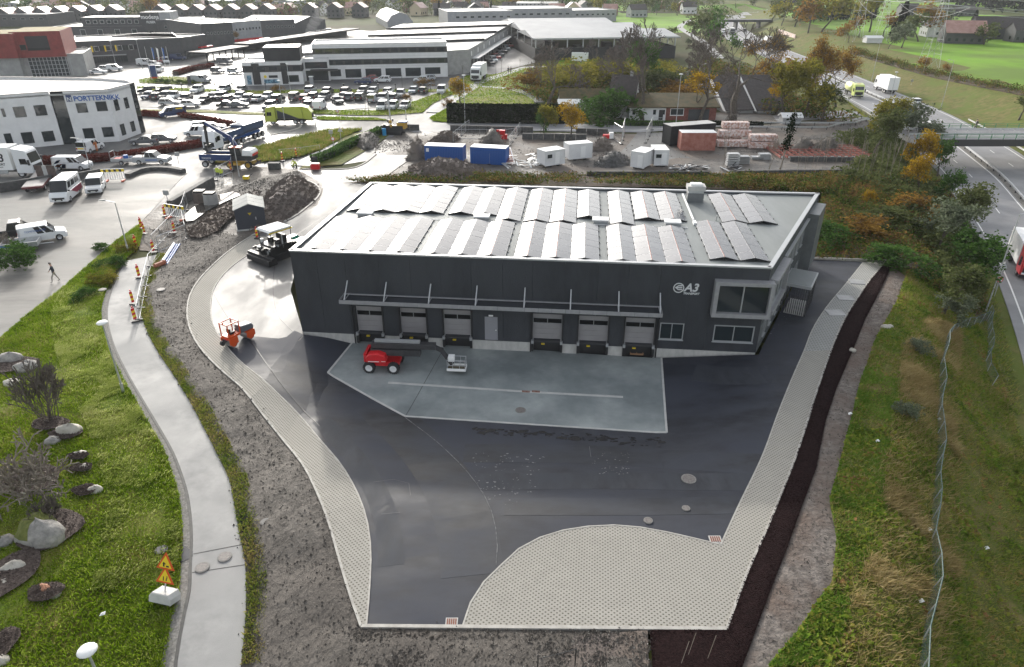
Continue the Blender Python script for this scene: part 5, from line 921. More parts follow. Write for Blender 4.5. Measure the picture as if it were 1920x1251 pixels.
# ---------------- buildings of the business park
M_wwall=mat('white_wall',(.62,.62,.62),(.70,.70,.70),rough=.7,ns=.6); M_dwall=mat('dark_grey_wall',(.045,.047,.05),(.065,.067,.07),rough=.7,ns=.6); M_blw=mat('black_wall',(.012,.013,.015),(.022,.023,.026),rough=.7,ns=.7)
M_gwall=mat('light_grey_wall',(.24,.25,.26),(.30,.31,.32),rough=.6,ns=.5); M_wroof=mat('wet_pale_roof',(.30,.30,.29),(.40,.40,.39),rough=.35,ns=.12,rr=.2,spec=.4); M_droof=mat('dark_tile_roof',(.035,.028,.027),(.06,.05,.048),rough=.7,ns=1.5)
M_rwall=mat('dark_red_boards',(.17,.020,.018),(.24,.035,.030),rough=.6,ns=.8); M_cwall=mat('raw_concrete_wall',(.25,.25,.245),(.34,.34,.33),rough=.85,ns=.6); M_brick=mat('red_brick_wall',(.14,.045,.035),(.22,.08,.065),rough=.9,ns=2)
M_shroof=mat('grey_sheet_roof',(.22,.23,.245),(.28,.29,.30),rough=.5,ns=.15,rr=.1,spec=.4); M_redroof=mat('red_tile_roof',(.30,.15,.12),(.42,.25,.21),rough=.4,ns=.4); M_turfroof=mat('turf_roof',(.20,.15,.07),(.32,.27,.13),rough=.9,ns=.5)
def root(name,label,cat,pl,pr,group=None):
    a=P(*pl);b=P(*pr); r=E(name,label,cat,(a.x,a.y,a.z),math.atan2(b.y-a.y,b.x-a.x),group); return r,math.hypot(b.x-a.x,b.y-a.y)
def flat(r,x0,x1,y0,y1,z0,z1,wm,rm,pp=.35,nm='wall'):
    t=.3; b=MB(); b.box(x0,x1,y0,y0+t,z0,z1).box(x0,x1,y1-t,y1,z0,z1).box(x0,x0+t,y0+t,y1-t,z0,z1).box(x1-t,x1,y0+t,y1-t,z0,z1); b.obj(nm,[wm],r)
    MB().box(x0+t-.01,x1-t+.01,y0+t-.01,y1-t+.01,z1-pp-.3,z1-pp).obj('roof',[rm],r)
    MB().box(x0-.05,x1+.05,y0-.05,y0+t+.03,z1+.002,z1+.08).box(x0-.05,x1+.05,y1-t-.03,y1+.05,z1+.002,z1+.08).box(x0-.05,x0+t,y0+t+.03,y1-t-.03,z1+.002,z1+.08).box(x1-t,x1+.05,y0+t+.03,y1-t-.03,z1+.002,z1+.08).obj('parapet_cap',[M_alu],r)
def wrow(r,xs,z,w,h,y=0,a=0,nm=0,fm=None,sill=False): return [window(r,x,y,z,w,h,a,nm,fm=fm,sill=sill) for x in xs]
def gable(r,x0,x1,y0,y1,z0,ze,zr,wm,rm,axis='x',ov=.3,chim=False,win=True):
    b=MB(); b.box(x0,x1,y0,y1,z0,ze)
    if axis=='x':
        ym=(y0+y1)/2; b.add([(x0,y0,ze),(x0,y1,ze),(x0,ym,zr),(x1,y0,ze),(x1,y1,ze),(x1,ym,zr)],[(0,2,1),(3,4,5)]); k=(zr-ze)/((y1-y0)/2)
        ro=MB(); 
        for s,ya in((1,y0-ov),(-1,y1+ov)): ro.add([(x0-ov,ya,ze-ov*k),(x1+ov,ya,ze-ov*k),(x1+ov,ym,zr),(x0-ov,ym,zr),(x0-ov,ya,ze-ov*k+.18),(x1+ov,ya,ze-ov*k+.18),(x1+ov,ym,zr+.18),(x0-ov,ym,zr+.18)],[(0,3,2,1),(4,5,6,7),(0,1,5,4),(1,2,6,5),(3,0,4,7)])
    else:
        xm=(x0+x1)/2; b.add([(x0,y0,ze),(x1,y0,ze),(xm,y0,zr),(x0,y1,ze),(x1,y1,ze),(xm,y1,zr)],[(0,1,2),(4,3,5)]); k=(zr-ze)/((x1-x0)/2)
        ro=MB()
        for s,xa in((1,x0-ov),(-1,x1+ov)): ro.add([(xa,y0-ov,ze-ov*k),(xm,y0-ov,zr),(xm,y1+ov,zr),(xa,y1+ov,ze-ov*k),(xa,y0-ov,ze-ov*k+.18),(xm,y0-ov,zr+.18),(xm,y1+ov,zr+.18),(xa,y1+ov,ze-ov*k+.18)],[(0,3,2,1),(4,5,6,7),(0,1,5,4),(2,3,7,6),(3,0,4,7)])
    o=b.obj('wall',[wm],r); rf=ro.obj('roof',[rm],r)
    if chim: MB().box((x0+x1)/2+1,(x0+x1)/2+1.7,(y0+y1)/2-.3,(y0+y1)/2+.3,zr-.3,zr+1).obj('chimney',[M_cwall],rf)
    return o,rf
# -- white office with PORTTEKNIKK sign (curved corner)
pA,pB,pC,pD,pE_=[P(*q) for q in((-40,287),(120,271),(145,270),(225,265),(265,250))]
pt=E('sign_office','white two-storey office with blue PORTTEKNIKK lettering and a dark glass entrance bay','office building',(pB.x,pB.y,0)); Hh=9.7
back=[P(290,215),P(290,190)]; pts=[pA,pB,pC,pD,pE_]; rel=lambda p:Vector((p.x-pB.x,p.y-pB.y))
poly=[rel(p) for p in pts]; bk=[rel(P(252,158,9.4)),rel(P(236,153,9.4)),rel(P(180,149,9.4)),rel(P(0,147,9.4)),rel(P(-40,147,9.4))]
MB().prism([tuple(p*1.0) for p in poly+bk],Hh-.7,Hh-.4).obj('roof',[M_wroof],pt)
def seg(par,p,q,z0,z1,m,name='wall',th=.3,o=0):
    d=(q-p); n=Vector((-d.y,d.x)).normalized(); MB().prism([tuple(p+n*o),tuple(q+n*o),tuple(q+n*(o+th)),tuple(p+n*(o+th))],z0,z1).obj(name,[m],par); return math.atan2(d.y,d.x),d.length
def seg_at(p,ang,x): return (p.x+math.cos(ang)*x,p.y+math.sin(ang)*x)
A_,B_,C_,D_,E_=poly
for p,q in((A_,B_),(C_,D_),(D_,E_)): seg(pt,p,q,0,Hh,M_wwall)
seg(pt,B_,C_,0,Hh,M_blk,'entrance_bay',o=.4); seg(pt,B_,C_,.1,Hh-1.6,M_glass,'glazed_wall',th=.05,o=.3)
for i in range(len(bk)-1): seg(pt,bk[i],bk[i+1],0,Hh-.1,M_wwall)
seg(pt,E_,bk[0],0,Hh,M_glass,'curved_glazing'); seg(pt,bk[-1],A_,0,Hh,M_wwall)
rim=[A_,B_,C_,D_,E_]+bk
cap=MB()
for p,q in zip(rim,rim[1:]+rim[:1]):
    d=(q-p).normalized(); n=Vector((-d.y,d.x)); cap.prism([tuple(p-n*.06),tuple(q-n*.06),tuple(q+n*.4),tuple(p+n*.4)],Hh+.002,Hh+.08)
cap.obj('parapet_cap',[M_dsteel],pt)
def wpx(par,org,p,q,x0,y0,x1,y1,nm=1,zb=0,**k):   # window given by two photo pixels on wall p->q
    d=(q-p).normalized(); n=Vector((-d.y,d.x)); o3=org+p; out=[]
    for px,py in((x0,y0),(x1,y1)):
        u=(px-960)/FPX; v=(py-625.5)/FPX; r3=Vector((u,CP-v*SP)); t=(o3@n)/(r3@n) if False else (o3.dot(n))/(r3.dot(n)); h_=r3*t; out.append(((h_-o3).dot(d),CH+t*(-SP-v*CP)))
    a=math.atan2(d.y,d.x); x=min(out[0][0],out[1][0]); w_=abs(out[1][0]-out[0][0]); z=min(out[0][1],out[1][1]); h=abs(out[1][1]-out[0][1])
    c=p+d*x; return window(par,c.x,c.y,z-zb,w_,h,a,nm,fm=M_dsteel,sill=False)
og=Vector((pB.x,pB.y))
for q in((1,204,12,219),(23,201,51,219),(62,198,90,216)): wpx(pt,og,A_,B_,*q)
for q in((6,251,26,269),(38,249,66,268),(77,247,105,264),(-22,254,-2,272)): wpx(pt,og,A_,B_,*q)
for q in((141,194,166,211),(178,191,203,208)): wpx(pt,og,C_,D_,*q)
for q in((154,241,179,259),(190,239,215,256)): wpx(pt,og,C_,D_,*q)
for q in((212,188,225,206),(231,184,243,202),(224,234,237,252),(243,229,255,245)): wpx(pt,og,D_,E_,*q,nm=0)
ang=math.atan2((D_-C_).y,(D_-C_).x); c=C_+(D_-C_).normalized()*.6; n=Vector((-(D_-C_).y,(D_-C_).x)).normalized()
sgn=text('PORTTEKNIKK',1.25,c.x+.9*math.cos(ang)-n.x*.05,7.9,M_blue,pt,shear=0,off=.03,y=c.y+.9*math.sin(ang)-n.y*.05,a=ang,name='lettering',sx=.95,ext=.04)
MB().box(-.0,.95,-.06,0,0,1.2).obj('logo_panel',[M_dblue],pt,(c.x-.3*math.cos(ang)-n.x*.03,c.y-.3*math.sin(ang)-n.y*.03,7.85),ang)
text('N',1.0,c.x-.2*math.cos(ang)-n.x*.1,7.95,M_let,pt,shear=0,off=.02,y=c.y-.2*math.sin(ang)-n.y*.1,a=ang,name='lettering')
# -- three storey white office with dark window bands
r,L=root('office_block','long white three-storey office with dark window bands and a lower left wing','office building',(592,150),(840,144)); H3=HT(837,144,79)
flat(r,0,L,0,16,0,H3,M_wwall,M_wroof)
for z0,z1 in((.2,3.0),(4.1,5.7),(7.3,8.9)):
    if z0>1:
        MB().box(-.0,L+.04,-.06,.0,z0,z1).box(L,L+.06,0,15,z0,z1).obj('dark_band',[M_blk],r); n=14
        for k in range(n): window(r,.8+k*(L-1.2)/n,-.06,z0+.15,(L-1.2)/n-.5,z1-z0-.3,fm=M_dsteel,sill=False,nm=1 if k%2 else 0)
for k in range(6): window(r,3+k*(L-4)/6,.0,.4 if 1<=k<=4 else .9,(L-4)/6-1.3,2.5 if 1<=k<=4 else 2.0,fm=M_dsteel,sill=False,nm=3)
for zz in(3.5,6.4,9.3): MB().box(-.02,L+.02,-.02,0,zz,zz+.04).obj('panel_joint',[M_alu],r)
r2,L2=root('office_wing','low white office wing with murals and a black rooftop block','office building',(460,161),(570,158)); H2=6.4
flat(r2,0,L2,0,11,0,H2,M_wwall,M_wroof); MB().box(-.02,L2+.05,-.06,0,3.6,5.4).box(L2,L2+.06,0,11,3.6,5.4).obj('dark_band',[M_blk],r2)
for k in range(5): window(r2,.6+k*L2/5,-.07,3.8,L2/5-.9,1.4,fm=M_dsteel,sill=False,nm=1)
window(r2,L2-5.2,0,.7,4,1.9,fm=M_dsteel,nm=3,sill=False)
b=MB(); b.box(L2*.30,L2*.62,-.08,-.03,.3,3.1); b.obj('mural_surround',[M_wwall],r2); MB().box(L2*.33,L2*.59,-.12,-.08,.5,1.6).box(.8,L2*.12,-.07,-.01,.3,2.8).obj('blue_mural',[mat('mural',(.03,.09,.15),(.16,.32,.42),rough=.4,ns=1.2,ramp=(.45,.55))],r2); MB().tube((L2*.36,-.13,2.35),(L2*.36,-.08,2.35),.42,n=12).obj('yellow_disc',[M_yel],r2); MB().box(L2*.42,L2*.57,-.13,-.08,2.0,2.7).obj('black_sign',[M_blk],r2)
MB().box(L2*.15,L2*.28,-.05,.0,.2,6).box(L2*.64,L2*.74,-.05,0,.2,6).obj('dark_slot',[M_blk],r2)
flat(r2,L2,L2+7.5,6,13,0,H2,M_wwall,M_wroof,nm='link_wall'); MB().box(L2+.5,L2+7,5.9,6,3.6,5.4).box(L2+.5,L2+7,5.9,6,.1,3).obj('dark_band',[M_glass],r2); MB().box(L2+2,L2+10,3.2,6,3.1,3.4).obj('entrance_roof',[M_blk],r2)
MB().box(L2*.35,L2*.98,4,14,H2-.4,H2+3.4).obj('rooftop_block',[M_blw],r2); MB().box(L2*.35+.2,L2*.98-.2,4.2,13.8,H2+3.4,H2+3.45).obj('rooftop_cover',[M_wroof],r2)
# -- long warehouse behind
r,L=root('long_warehouse','long low grey warehouse with stepped pale roof and loading side','warehouse',(838,141),(880,137)); Hl=6.9
a=P(880,137);b_=P(966,76); ang=math.atan2(b_.y-a.y,b_.x-a.x)-math.atan2(P(880,137).y-P(838,141).y,P(880,137).x-P(838,141).x); D=math.hypot(b_.x-a.x,b_.y-a.y)
dv=Vector((math.cos(ang),math.sin(ang))); W_=-46
p0=Vector((L,0)); pl=[Vector((W_,22)),Vector((-1,18)),Vector((0,0)),p0+Vector((0,0)),p0+dv*D,p0+dv*D+Vector((W_-8,12))]
MB().prism([tuple(p) for p in pl],0,Hl,0).obj('wall',[M_gwall if 0 else M_cwall],r)
for k in range(4):
    f0,f1=k/4,(k+1)/4; q=([Vector((W_,22)),Vector((-1,18)),Vector((0,0))] if k==0 else [p0+dv*D*f0+Vector((W_-8*f0,12))])+[p0+dv*D*f0,p0+dv*D*f1,p0+dv*D*f1+Vector((W_-8*f1,12))]; MB().prism([tuple(v) for v in q],Hl+.01+.45*k,Hl+.35+.45*k).obj('roof',[M_wroof],r)
    e0=p0+dv*D*f0
    if k: MB().prism([(e0.x+W_-8*f0,e0.y+11.6),(e0.x,e0.y-.3),(e0.x,e0.y+.1),(e0.x+W_-8*f0,e0.y+12)],Hl+.1+.45*k,Hl+.75+.45*k).obj('roof_edge',[M_blk],r)
for k in range(18):
    c=p0+dv*(4+k*(D-8)/18); MB().box(0,3.2,-.12,0,.2,3.6).obj('loading_door',[M_blk],r,(c.x,c.y,0),ang)
    if k%2==0: MB().box(0,1.2,-.1,0,4.8,6.2).obj('window',[M_white],r,(c.x,c.y,0),ang)
c=p0+dv*4; MB().box(0,D-8,-2.5,-.05,3.9,4.15).obj('side_canopy',[M_alu],r,(c.x,c.y,0),ang)
# -- open shed
r,L=root('open_shed','wide black open-sided shed under a grey triple-pitched sheet roof','shed',(1003,114),(1265,109)); Hs=8.2; Dp=105
MB().box(0,L,0,.3,0,4.3).box(0,.3,.3,Dp,0,4.3).box(L-.3,L,.3,Dp,0,4.3).box(.3,L-.3,Dp-.3,Dp,0,6.5).obj('wall',[M_blw],r)
for k in range(10): MB().box(.1+k*(L-.6)/9,.5+k*(L-.6)/9,.3,.7,4.3,7.6).obj('column',[M_steel],r)
for k in range(6):
    for x in(.1,L-.5): MB().box(x,x+.35,8+k*16,8.4+k*16,4.3,7.6).obj('column',[M_steel],r)
for k in range(3):
    y0=-1+k*Dp/3; y1=y0+Dp/3; ym=(y0+y1)/2; x0=-1+k*2.; x1=L+1-k*2.
    b=MB(); b.add([(x0,y0,7.6),(x1,y0,7.6),(x1,ym,9.4),(x0,ym,9.4),(x1,y1,7.6),(x0,y1,7.6)],[(0,1,2,3),(3,2,4,5),(0,3,5),(1,4,2)]); b.box(x0,x1,y0-.15,y0,7.2,7.75,1); b.obj('roof',[M_shroof,M_alu],r)
for k in range(9): MB().box(2+k*L/9.5,5+k*L/9.5,14,20,.1,rng.uniform(2,5.5)).obj('stored_goods',[rng.choice([M_dwall,M_cwall,M_blk])],r)
q=P(1087,117); r=E('container_box','small white box trailer standing before the black shed wall','box trailer',(q.x,q.y,.1),R(-8)); MB().box(-3,3,-1,1,.5,3.2).obj('box_body',[M_white],r); wheels(r,(-.8,.4),W=2)
# -- grey halls behind
for (pl,pr,pyt,dep,wm,rm,nm,lb) in (((840,50),(962,48),22,40,M_gwall,M_wroof,'grey_hall','pale grey box hall behind the long warehouse roof'),((950,44),(1072,42),17,45,M_gwall,M_wroof,'grey_hall','long grey hall with a strip of small windows behind the white lorry'),((1068,42),(1155,40),20,35,M_gwall,M_wroof,'grey_hall','grey hall with raised white roof rim behind the open shed'),
  ((-60,50),(92,50),27,30,M_dwall,M_wroof,'dark_hall','dark low hall at the far left behind the red building'),((300,73),(392,70),38,25,M_dwall,M_wroof,'dark_hall','dark shop hall with a blue and red sign strip'),((385,92),(442,88),45,40,M_dwall,M_wroof,'dark_hall','dark box hall with faint white lettering beside the white hall'),((438,80),(493,74),42,35,M_gwall,M_wroof,'white_hall','white hall with red base stripe left of the dark two-storey block'),((493,72),(556,70),38,30,M_dwall,M_wroof,'dark_hall','dark two-storey block with white top left of the gabled hall')):
    r,L=root(nm,lb,'hall',pl,pr); H=max(5,HT(pl[0],pl[1],pyt)); flat(r,0,L,0,dep,0,H,wm,rm)
    wrow(r,[L*k/9+.5 for k in range(1,9)],H*.55,L/18,1.1,fm=M_alu)
    if 'red base' in lb: MB().box(0,L,-.05,0,.2,1.2).obj('red_stripe',[M_red],r)
    if 'sign strip' in lb: MB().box(L*.5,L*.9,-.06,0,2,4).obj('sign_strip',[mat('poster',(.03,.05,.2),(.4,.02,.03),ns=.3,ramp=(.48,.52))],r)
r,L=root('gabled_hall','dark grey gabled hall with a bright pitched roof and drifting white smoke before it','hall',(556,66),(612,58)); gable(r,0,L,0,35,0,5.5,8,M_dwall,M_shroof,axis='y')
r,L=root('silver_hall','silver gambrel-roofed storage hall behind the long warehouse','hall',(727,54),(775,53)); 
prf=[(0,0),(0,3.5),(L*.2,7),(L*.5,8.5),(L*.8,7),(L,3.5),(L,0)]; b=MB(); b.ext(prf,0,60,0); b.obj('shell',[M_shroof],r)
# -- dark school and red building, sign-tower shop
r,L=root('dark_school','dark brick two-storey building with yellow window panels and white flat roof','office building',(150,122),(345,112)); H=7.6; flat(r,0,L,0,28,0,H,M_dwall,M_wroof); 
for k in range(14): window(r,2+k*(L*.5)/14,0,4.2,1.6,1.7,fm=M_white if k%3==0 else M_dsteel,nm=0,sill=False)
MB().box(L*.14,L*.155,-.06,0,4,6).box(L*.26,L*.275,-.06,0,4,6).box(L*.36,L*.375,-.06,0,4,6).obj('yellow_panel',[M_yel],r); MB().box(0,L*.45,-.5,-.05,2.6,2.9).obj('canopy_strip',[M_alu],r)
for k in range(9): window(r,1+k*L*.4/9,0,.3,2.4,2.1,fm=M_dsteel,nm=1,sill=False)
r3,L3=root('dark_school_wing','dark right wing with red entrance strip and reflective ground-floor glazing','office building',(345,112),(392,104)); flat(r3,0,L3,0,30,0,H,M_dwall,M_wroof); MB().box(L3*.1,L3*.9,-.05,0,.3,2.8).obj('shop_glazing',[M_glass],r3); MB().box(L3*.62,L3+1.5,-1.5,-.05,3.2,3.6).obj('red_canopy',[M_red],r3)
r,L=root('red_building','red timber-clad building with a deep dark balcony over a raw concrete base','office building',(50,147),(166,142)); H=HT(60,145,59)
flat(r,0,L,0,18,0,6.6,M_cwall,M_wroof); MB().box(-1,L*.74,-1.2,20,6.0,H).obj('red_upper_floor',[M_rwall],r); MB().box(-.8,L*.74-.2,-1,19.8,H+.01,H+.08).obj('turf_roof',[M_turfroof],r); MB().box(L*.17,L*.52,-1.26,-1.21,8.0,H-1.2).obj('balcony_opening',[M_blk],r); MB().box(L*.17,L*.52,-1.35,-1.27,8.0,8.7).obj('balcony_rail',[M_gl2],r); window(r,L*.06,-1.2,8.2,1.6,1.5,fm=M_dsteel,sill=False)
for k in range(12): MB().box(L*.1+k*L*.06,L*.1+k*L*.06+.18,-.12,-.02,.3,5.8).obj('facade_post',[M_alu],r)
MB().box(L*.1,L*.72,-.02,0.01,.3,5.8).obj('shop_glazing',[M_glass],r)
for z in(1.2,2.4,3.6,4.8): MB().box(L*.1,L*.72,-.1,-.03,z,z+.12).obj('facade_rail',[M_alu],r)
r4,L4=root('red_building_left','red angled upper floor on concrete with a slot window at the left edge','office building',(-80,152),(47,149)); flat(r4,0,L4,0,15,0,6.5,M_cwall,M_wroof); MB().box(-1,L4+.5,-1,16,6.2,H-.3).obj('red_upper_floor',[M_rwall],r4); window(r4,L4*.55,-1,8,3.4,1.4,fm=M_alu,nm=1,sill=False); MB().box(-.8,L4,-.8,15.8,H-.29,H-.2).obj('turf_roof',[M_turfroof],r4)
r,L=root('tile_shop','long dark shop with white window row and square modena FLISER sign tower','shop building',(105,72),(450,68)); H=5.2; flat(r,0,L,0,30,0,H,M_dwall,M_wroof); x0=L*.16; MB().box(x0,x0+28,-.3,14,H+.1,H+4).obj('upper_storey',[M_dwall],r); MB().box(x0+.1,x0+27.9,-.2,13.9,H+4,H+4.1).obj('upper_roof',[M_wroof],r)
MB().box(x0+28,x0+42,-2,12,3,H+6.2).obj('sign_tower',[M_dwall],r); MB().box(x0+37,x0+42.1,-2.1,12.1,3,H+6.3).obj('tower_side',[M_gwall],r); text('modena',2.6,x0+28.3,H+3.3,M_white,r,shear=0,off=.04,y=-2.1); text('FLISER',1.5,x0+30.5,H+1.3,M_white,r,shear=0,off=.03,y=-2.1)
wrow(r,[x0+2+k*3.2 for k in range(8)],H+1.2,1.8,1.6,y=-.3,fm=M_white); wrow(r,[4+k*8 for k in range(14)],.8,2.4,3,fm=M_white)
# -- black long carport roof and left forecourt
r,L=root('black_roofed_carport','long low black carport along the forecourt left of the office','carport',(391,118),(470,104)); MB().box(0,L,0,8,3,3.5).obj('roof',[M_blw],r)
for k in range(7): MB().box(k*L/7,k*L/7+.3,.2,.5,0,3).obj('post',[M_blk],r)
r,L=root('black_fence_shed','long black low store running from the forecourt to the car hall','carport',(470,98),(675,66)); MB().box(0,L,0,8,2.6,3.2).obj('roof',[M_blw],r); MB().box(0,L,7.6,8,0,2.6).obj('back_wall',[M_blw],r)
# -- house and low brick garage
r,L=root('white_house','white house with dark steep roof and chimney behind the bare tree','house',(1140,220),(1178,222)); gable(r,0,L+1,0,9,0,4.4,8.6,M_wwall,M_droof,axis='x',chim=True)
r,L=root('low_brick_wing','low white and brick wing with turf roof, white window and dark garage door','house',(1179,226),(1341,226)); b=MB().box(0,L*.42,0,6,0,2.9); b.obj('white_wall',[M_wwall],r); MB().box(L*.42,L,0,6,0,2.9).obj('brick_wall',[M_brick],r); b=MB(); b.add([(-.5,-.7,2.85),(L+.5,-.7,2.85),(L+.5,7,4.7),(-.5,7,4.7),(-.5,-.7,3.05),(L+.5,-.7,3.05),(L+.5,7,4.9),(-.5,7,4.9)],[(0,3,2,1),(4,5,6,7),(0,1,5,4),(1,2,6,5),(3,0,4,7)]); b.obj('roof',[mat('moss_roof',(.05,.05,.02),(.11,.08,.035),rough=.9,ns=.8)],r)
wrow(r,[.6,1.9,5.2,7.2],1.2,.8,1.2,fm=M_wwall); window(r,L*.47,-.0,1.1,3.0,1.5,nm=2,fm=M_white); MB().box(L*.34,L*.39,-.06,0,.1,2.3).obj('door',[M_blk],r); MB().box(L*.68,L*.92,-.06,0,.1,2.4).obj('garage_door',[M_dwall],r)
r,L=root('turf_roof_house','long low house with mossy roof behind the clipped hedge','house',(1050,205),(1136,205)); gable(r,0,L+3,0,6,0,2.4,4.2,M_wwall,MATS['moss_roof'],axis='x'); 
r,L=root('white_shed','small shed with white sheet roof poking above the hedge','shed',(1048,216),(1086,216)); gable(r,0,L,0,3,0,2.5,3.2,M_wwall,M_white,axis='x')
# dark steep roofs with white bargeboards
for (x0,x1,lb) in ((1362,1412,'dark steep-roofed hall with white bargeboards behind the big bare tree'),(1420,1470,'dark steep shingle roof right of the white bargeboard')):
    r,L=root('steep_roof_hall',lb,'hall',(x0,214),(x1,213)); gable(r,0,L,0,24,0,1.0,HT(x0,214,140)*.8,M_cwall,M_droof,axis='x',ov=.4)
    h=HT(x0,214,140)*.8
    for yy in(0,24): MB().add([(-.5,-.6 if yy==0 else 24.6,.7),(-.5,12,h+.3),(-.5,12,h-.6),(-.5,.6 if yy==0 else 23.4,.7),(-.75,-.6 if yy==0 else 24.6,.7),(-.75,12,h+.3),(-.75,12,h-.6),(-.75,.6 if yy==0 else 23.4,.7)],[(0,1,2,3),(7,6,5,4),(0,4,5,1),(3,2,6,7)]).obj('bargeboard',[M_white],r)
# ---------------- terraces, far town, farms
def hmesh(L,D,ze,zr,wm,rm,key,cache={}):
    k=(key,L,D)
    if k in cache: return cache[k]
    t=E('tmp',None,None); o,rf=gable(t,-L/2,L/2,-D/2,D/2,0,ze,zr,wm,rm,axis='x' if L>=D else 'y'); w1,w2_=o.data,rf.data
    for q in(o,rf,t): bpy.data.objects.remove(q)
    b=MB()
    for fl in range(int(ze//2.6)):
        for s in(-1,1):
            for kk in range(int(L//3)): x=-L/2+1+kk*3; b.box(x,x+1.1,s*(D/2+.02)-.02,s*(D/2+.02)+.02,1+fl*2.7,2.2+fl*2.7)
        for s in(-1,1): b.box(s*(L/2+.02)-.02,s*(L/2+.02)+.02,-1.5,-.3,1+fl*2.7,2.2+fl*2.7)
    cache[k]=(w1,w2_,b.mesh('windows',[M_glass])); return cache[k]
def house(x,y,a,kind,label,group,cat='house',zo=0):
    wm,rm,L,D,ze,zr=kind; w1,rf,wi=hmesh(L,D,ze,zr,wm,rm,wm.name+rm.name); r=E('house',label,cat,(x,y,float(hfun(x,y))+zo),a,group); O('wall',w1,r); O('roof',rf,r); O('windows',wi,r,kind='stuff'); return r
K_t=(M_dwall,M_redroof,9,11,6.5,9.5); K_w=(M_wwall,M_droof,11,8,4.8,8); K_r=(M_brick,M_redroof,10,8,4.5,7.5); K_g=(M_gwall,M_droof,12,9,5,8.2); K_d=(M_dwall,M_droof,12,9,5,8); K_y=(mat('cream_wall',(.5,.42,.28)),M_redroof,11,9,5,8.5); K_bl=(M_gwall,M_wroof,30,12,8,9)
i=0
for (x0,y0,x1,y1,n,lb) in ((-60,50,235,38,9,'the left terrace'),(292,38,392,38,3,'the second terrace'),(388,38,520,36,4,'the third terrace'),(560,34,700,32,3,'the right terrace')):
    for k in range(n):
        f=(k+.5)/n; p=P(x0+(x1-x0)*f,y0+(y1-y0)*f); house(p.x,p.y,R(rng.uniform(-6,4)),K_t,f'dark terraced house with orange-pink roof, {ordn[k]} from the left in {lb}','dark terraced houses with red roofs'); i+=1
tops=[]
for k in range(150):
    px=rng.uniform(-100,1290); py=rng.choice([4,8,12,17,22,27,32])+rng.uniform(-2,2)
    if px<1000 and py>30: py-=8
    p=P(px,py); kd=rng.choice([K_w,K_r,K_g,K_d,K_y,K_w,K_d,K_bl if rng.random()<.4 else K_g]); zone='left' if px<420 else ('middle' if px<850 else 'right')
    house(p.x,p.y,R(rng.choice([0,90])+rng.uniform(-25,25)),kd,f'small {({K_w:"white",K_r:"brick red",K_g:"grey",K_d:"dark",K_y:"cream"}).get(kd,"long pale")} house among trees in the {zone} of the distant town','houses of the distant town')
    tops.append((p.x,p.y))
for px,py,kd,a,lb in ((1742,42,K_w,5,'white farmhouse below the dark conifer wood'),(1700,30,K_d,-5,'dark barn left of the white farmhouse'),(1745,68,K_w,80,'small white gabled farmhouse amid autumn trees'),(1800,80,(M_dwall,M_redroof,16,13,4.5,9),-15,'dark house with large pink-brown roof at the field edge'),(1862,72,(M_dwall,M_droof,22,11,5,9.5),-5,'long dark house with steep gable right of the pink roof'),(1915,78,K_d,-5,'dark gabled house at the right picture edge'),(1790,30,(M_dwall,M_droof,24,10,4,7),0,'long dark barn before the conifer wood'),(1635,80,(M_wwall,M_white,7,4,2,2.8),0,'tiny white-roofed shed beside the shrubs'),(1480,232,(M_gwall,M_white,4,2.5,1.6,2.2),0,'tiny pale kiosk roof among the roadside trees')):
    p=P(px,py); house(p.x,p.y,R(a),kd,lb,None)
# grey horizontal water-like pipe steam over the car row
# ---------------- bridge over the motorway
M_green=mat('green_rail_paint',(.02,.16,.06),rough=.5)
pa,pb=P(1690,252,0),P(1990,254,0); yb=(pa.y+pb.y)/2; br=E('road_bridge','road bridge with green railings crossing over the motorway','bridge',(pa.x,yb,0)); Lb=60
MB().box(0,Lb,-5.5,5.5,-.9,0).obj('deck',[M_conc2],br); MB().box(0,Lb,-5.0,5.0,.004,.05).obj('roadway',[M_road],br); MB().box(0,Lb,-5.6,-5.45,-1.1,.25).box(0,Lb,5.45,5.6,-1.1,.25).obj('edge_beam',[M_dsteel],br)
for yy,m in((-5.3,M_green),(5.3,M_green),(2.6,M_steel),(-2.4,M_steel)):
    g=MB()
    for z in((.55,.85,1.2) if m==M_green else (.7,)): g.box(0,Lb,yy-.04,yy+.04,z-.04 if m==M_green else z-.18,z+.03 if m==M_green else z+.15)
    g.obj('rail',[m],br)
    for k in range(25): MB().box(k*2.45,k*2.45+.1,yy-.06,yy+.06,.05,1.25 if m==M_green else .8).obj('post',[m],br)
def guard(px,lb,step=3,h=.75,m=None,name='guard_rail'):
    w_=resamp(P2(px),step); r=E(name,lb,'guard rail',(w_[0][0],w_[0][1],0)); mm=m or M_steel; g=MB()
    for a,b in zip(w_[:-1],w_[1:]):
        a=a-w_[0];b=b-w_[0]; d=(b-a)/np.linalg.norm(b-a); n=np.array([-d[1],d[0]])*.05; za=float(hfun(*(a+w_[0]))); zb=float(hfun(*(b+w_[0]))); V=[(a[0]-n[0],a[1]-n[1],za+h-.18),(b[0]-n[0],b[1]-n[1],zb+h-.18),(b[0]+n[0],b[1]+n[1],zb+h-.18),(a[0]+n[0],a[1]+n[1],za+h-.18)]; V+=[(x,y,z+.3) for x,y,z in V]
        g.add(V,[(0,3,2,1),(4,5,6,7),(0,1,5,4),(1,2,6,5),(2,3,7,6),(3,0,4,7)])
    g.obj('beam',[mm],r); pm=MB().box(-.06,.06,-.06,.06,0,h).mesh('post',[M_dsteel])
    for a in w_: O('post',pm,r,(a[0]-w_[0][0],a[1]-w_[0][1],float(hfun(*a))))
guard([(1270,243),(1400,244),(1550,245),(1690,246)],'grey guard rail along the near side of the cross road')
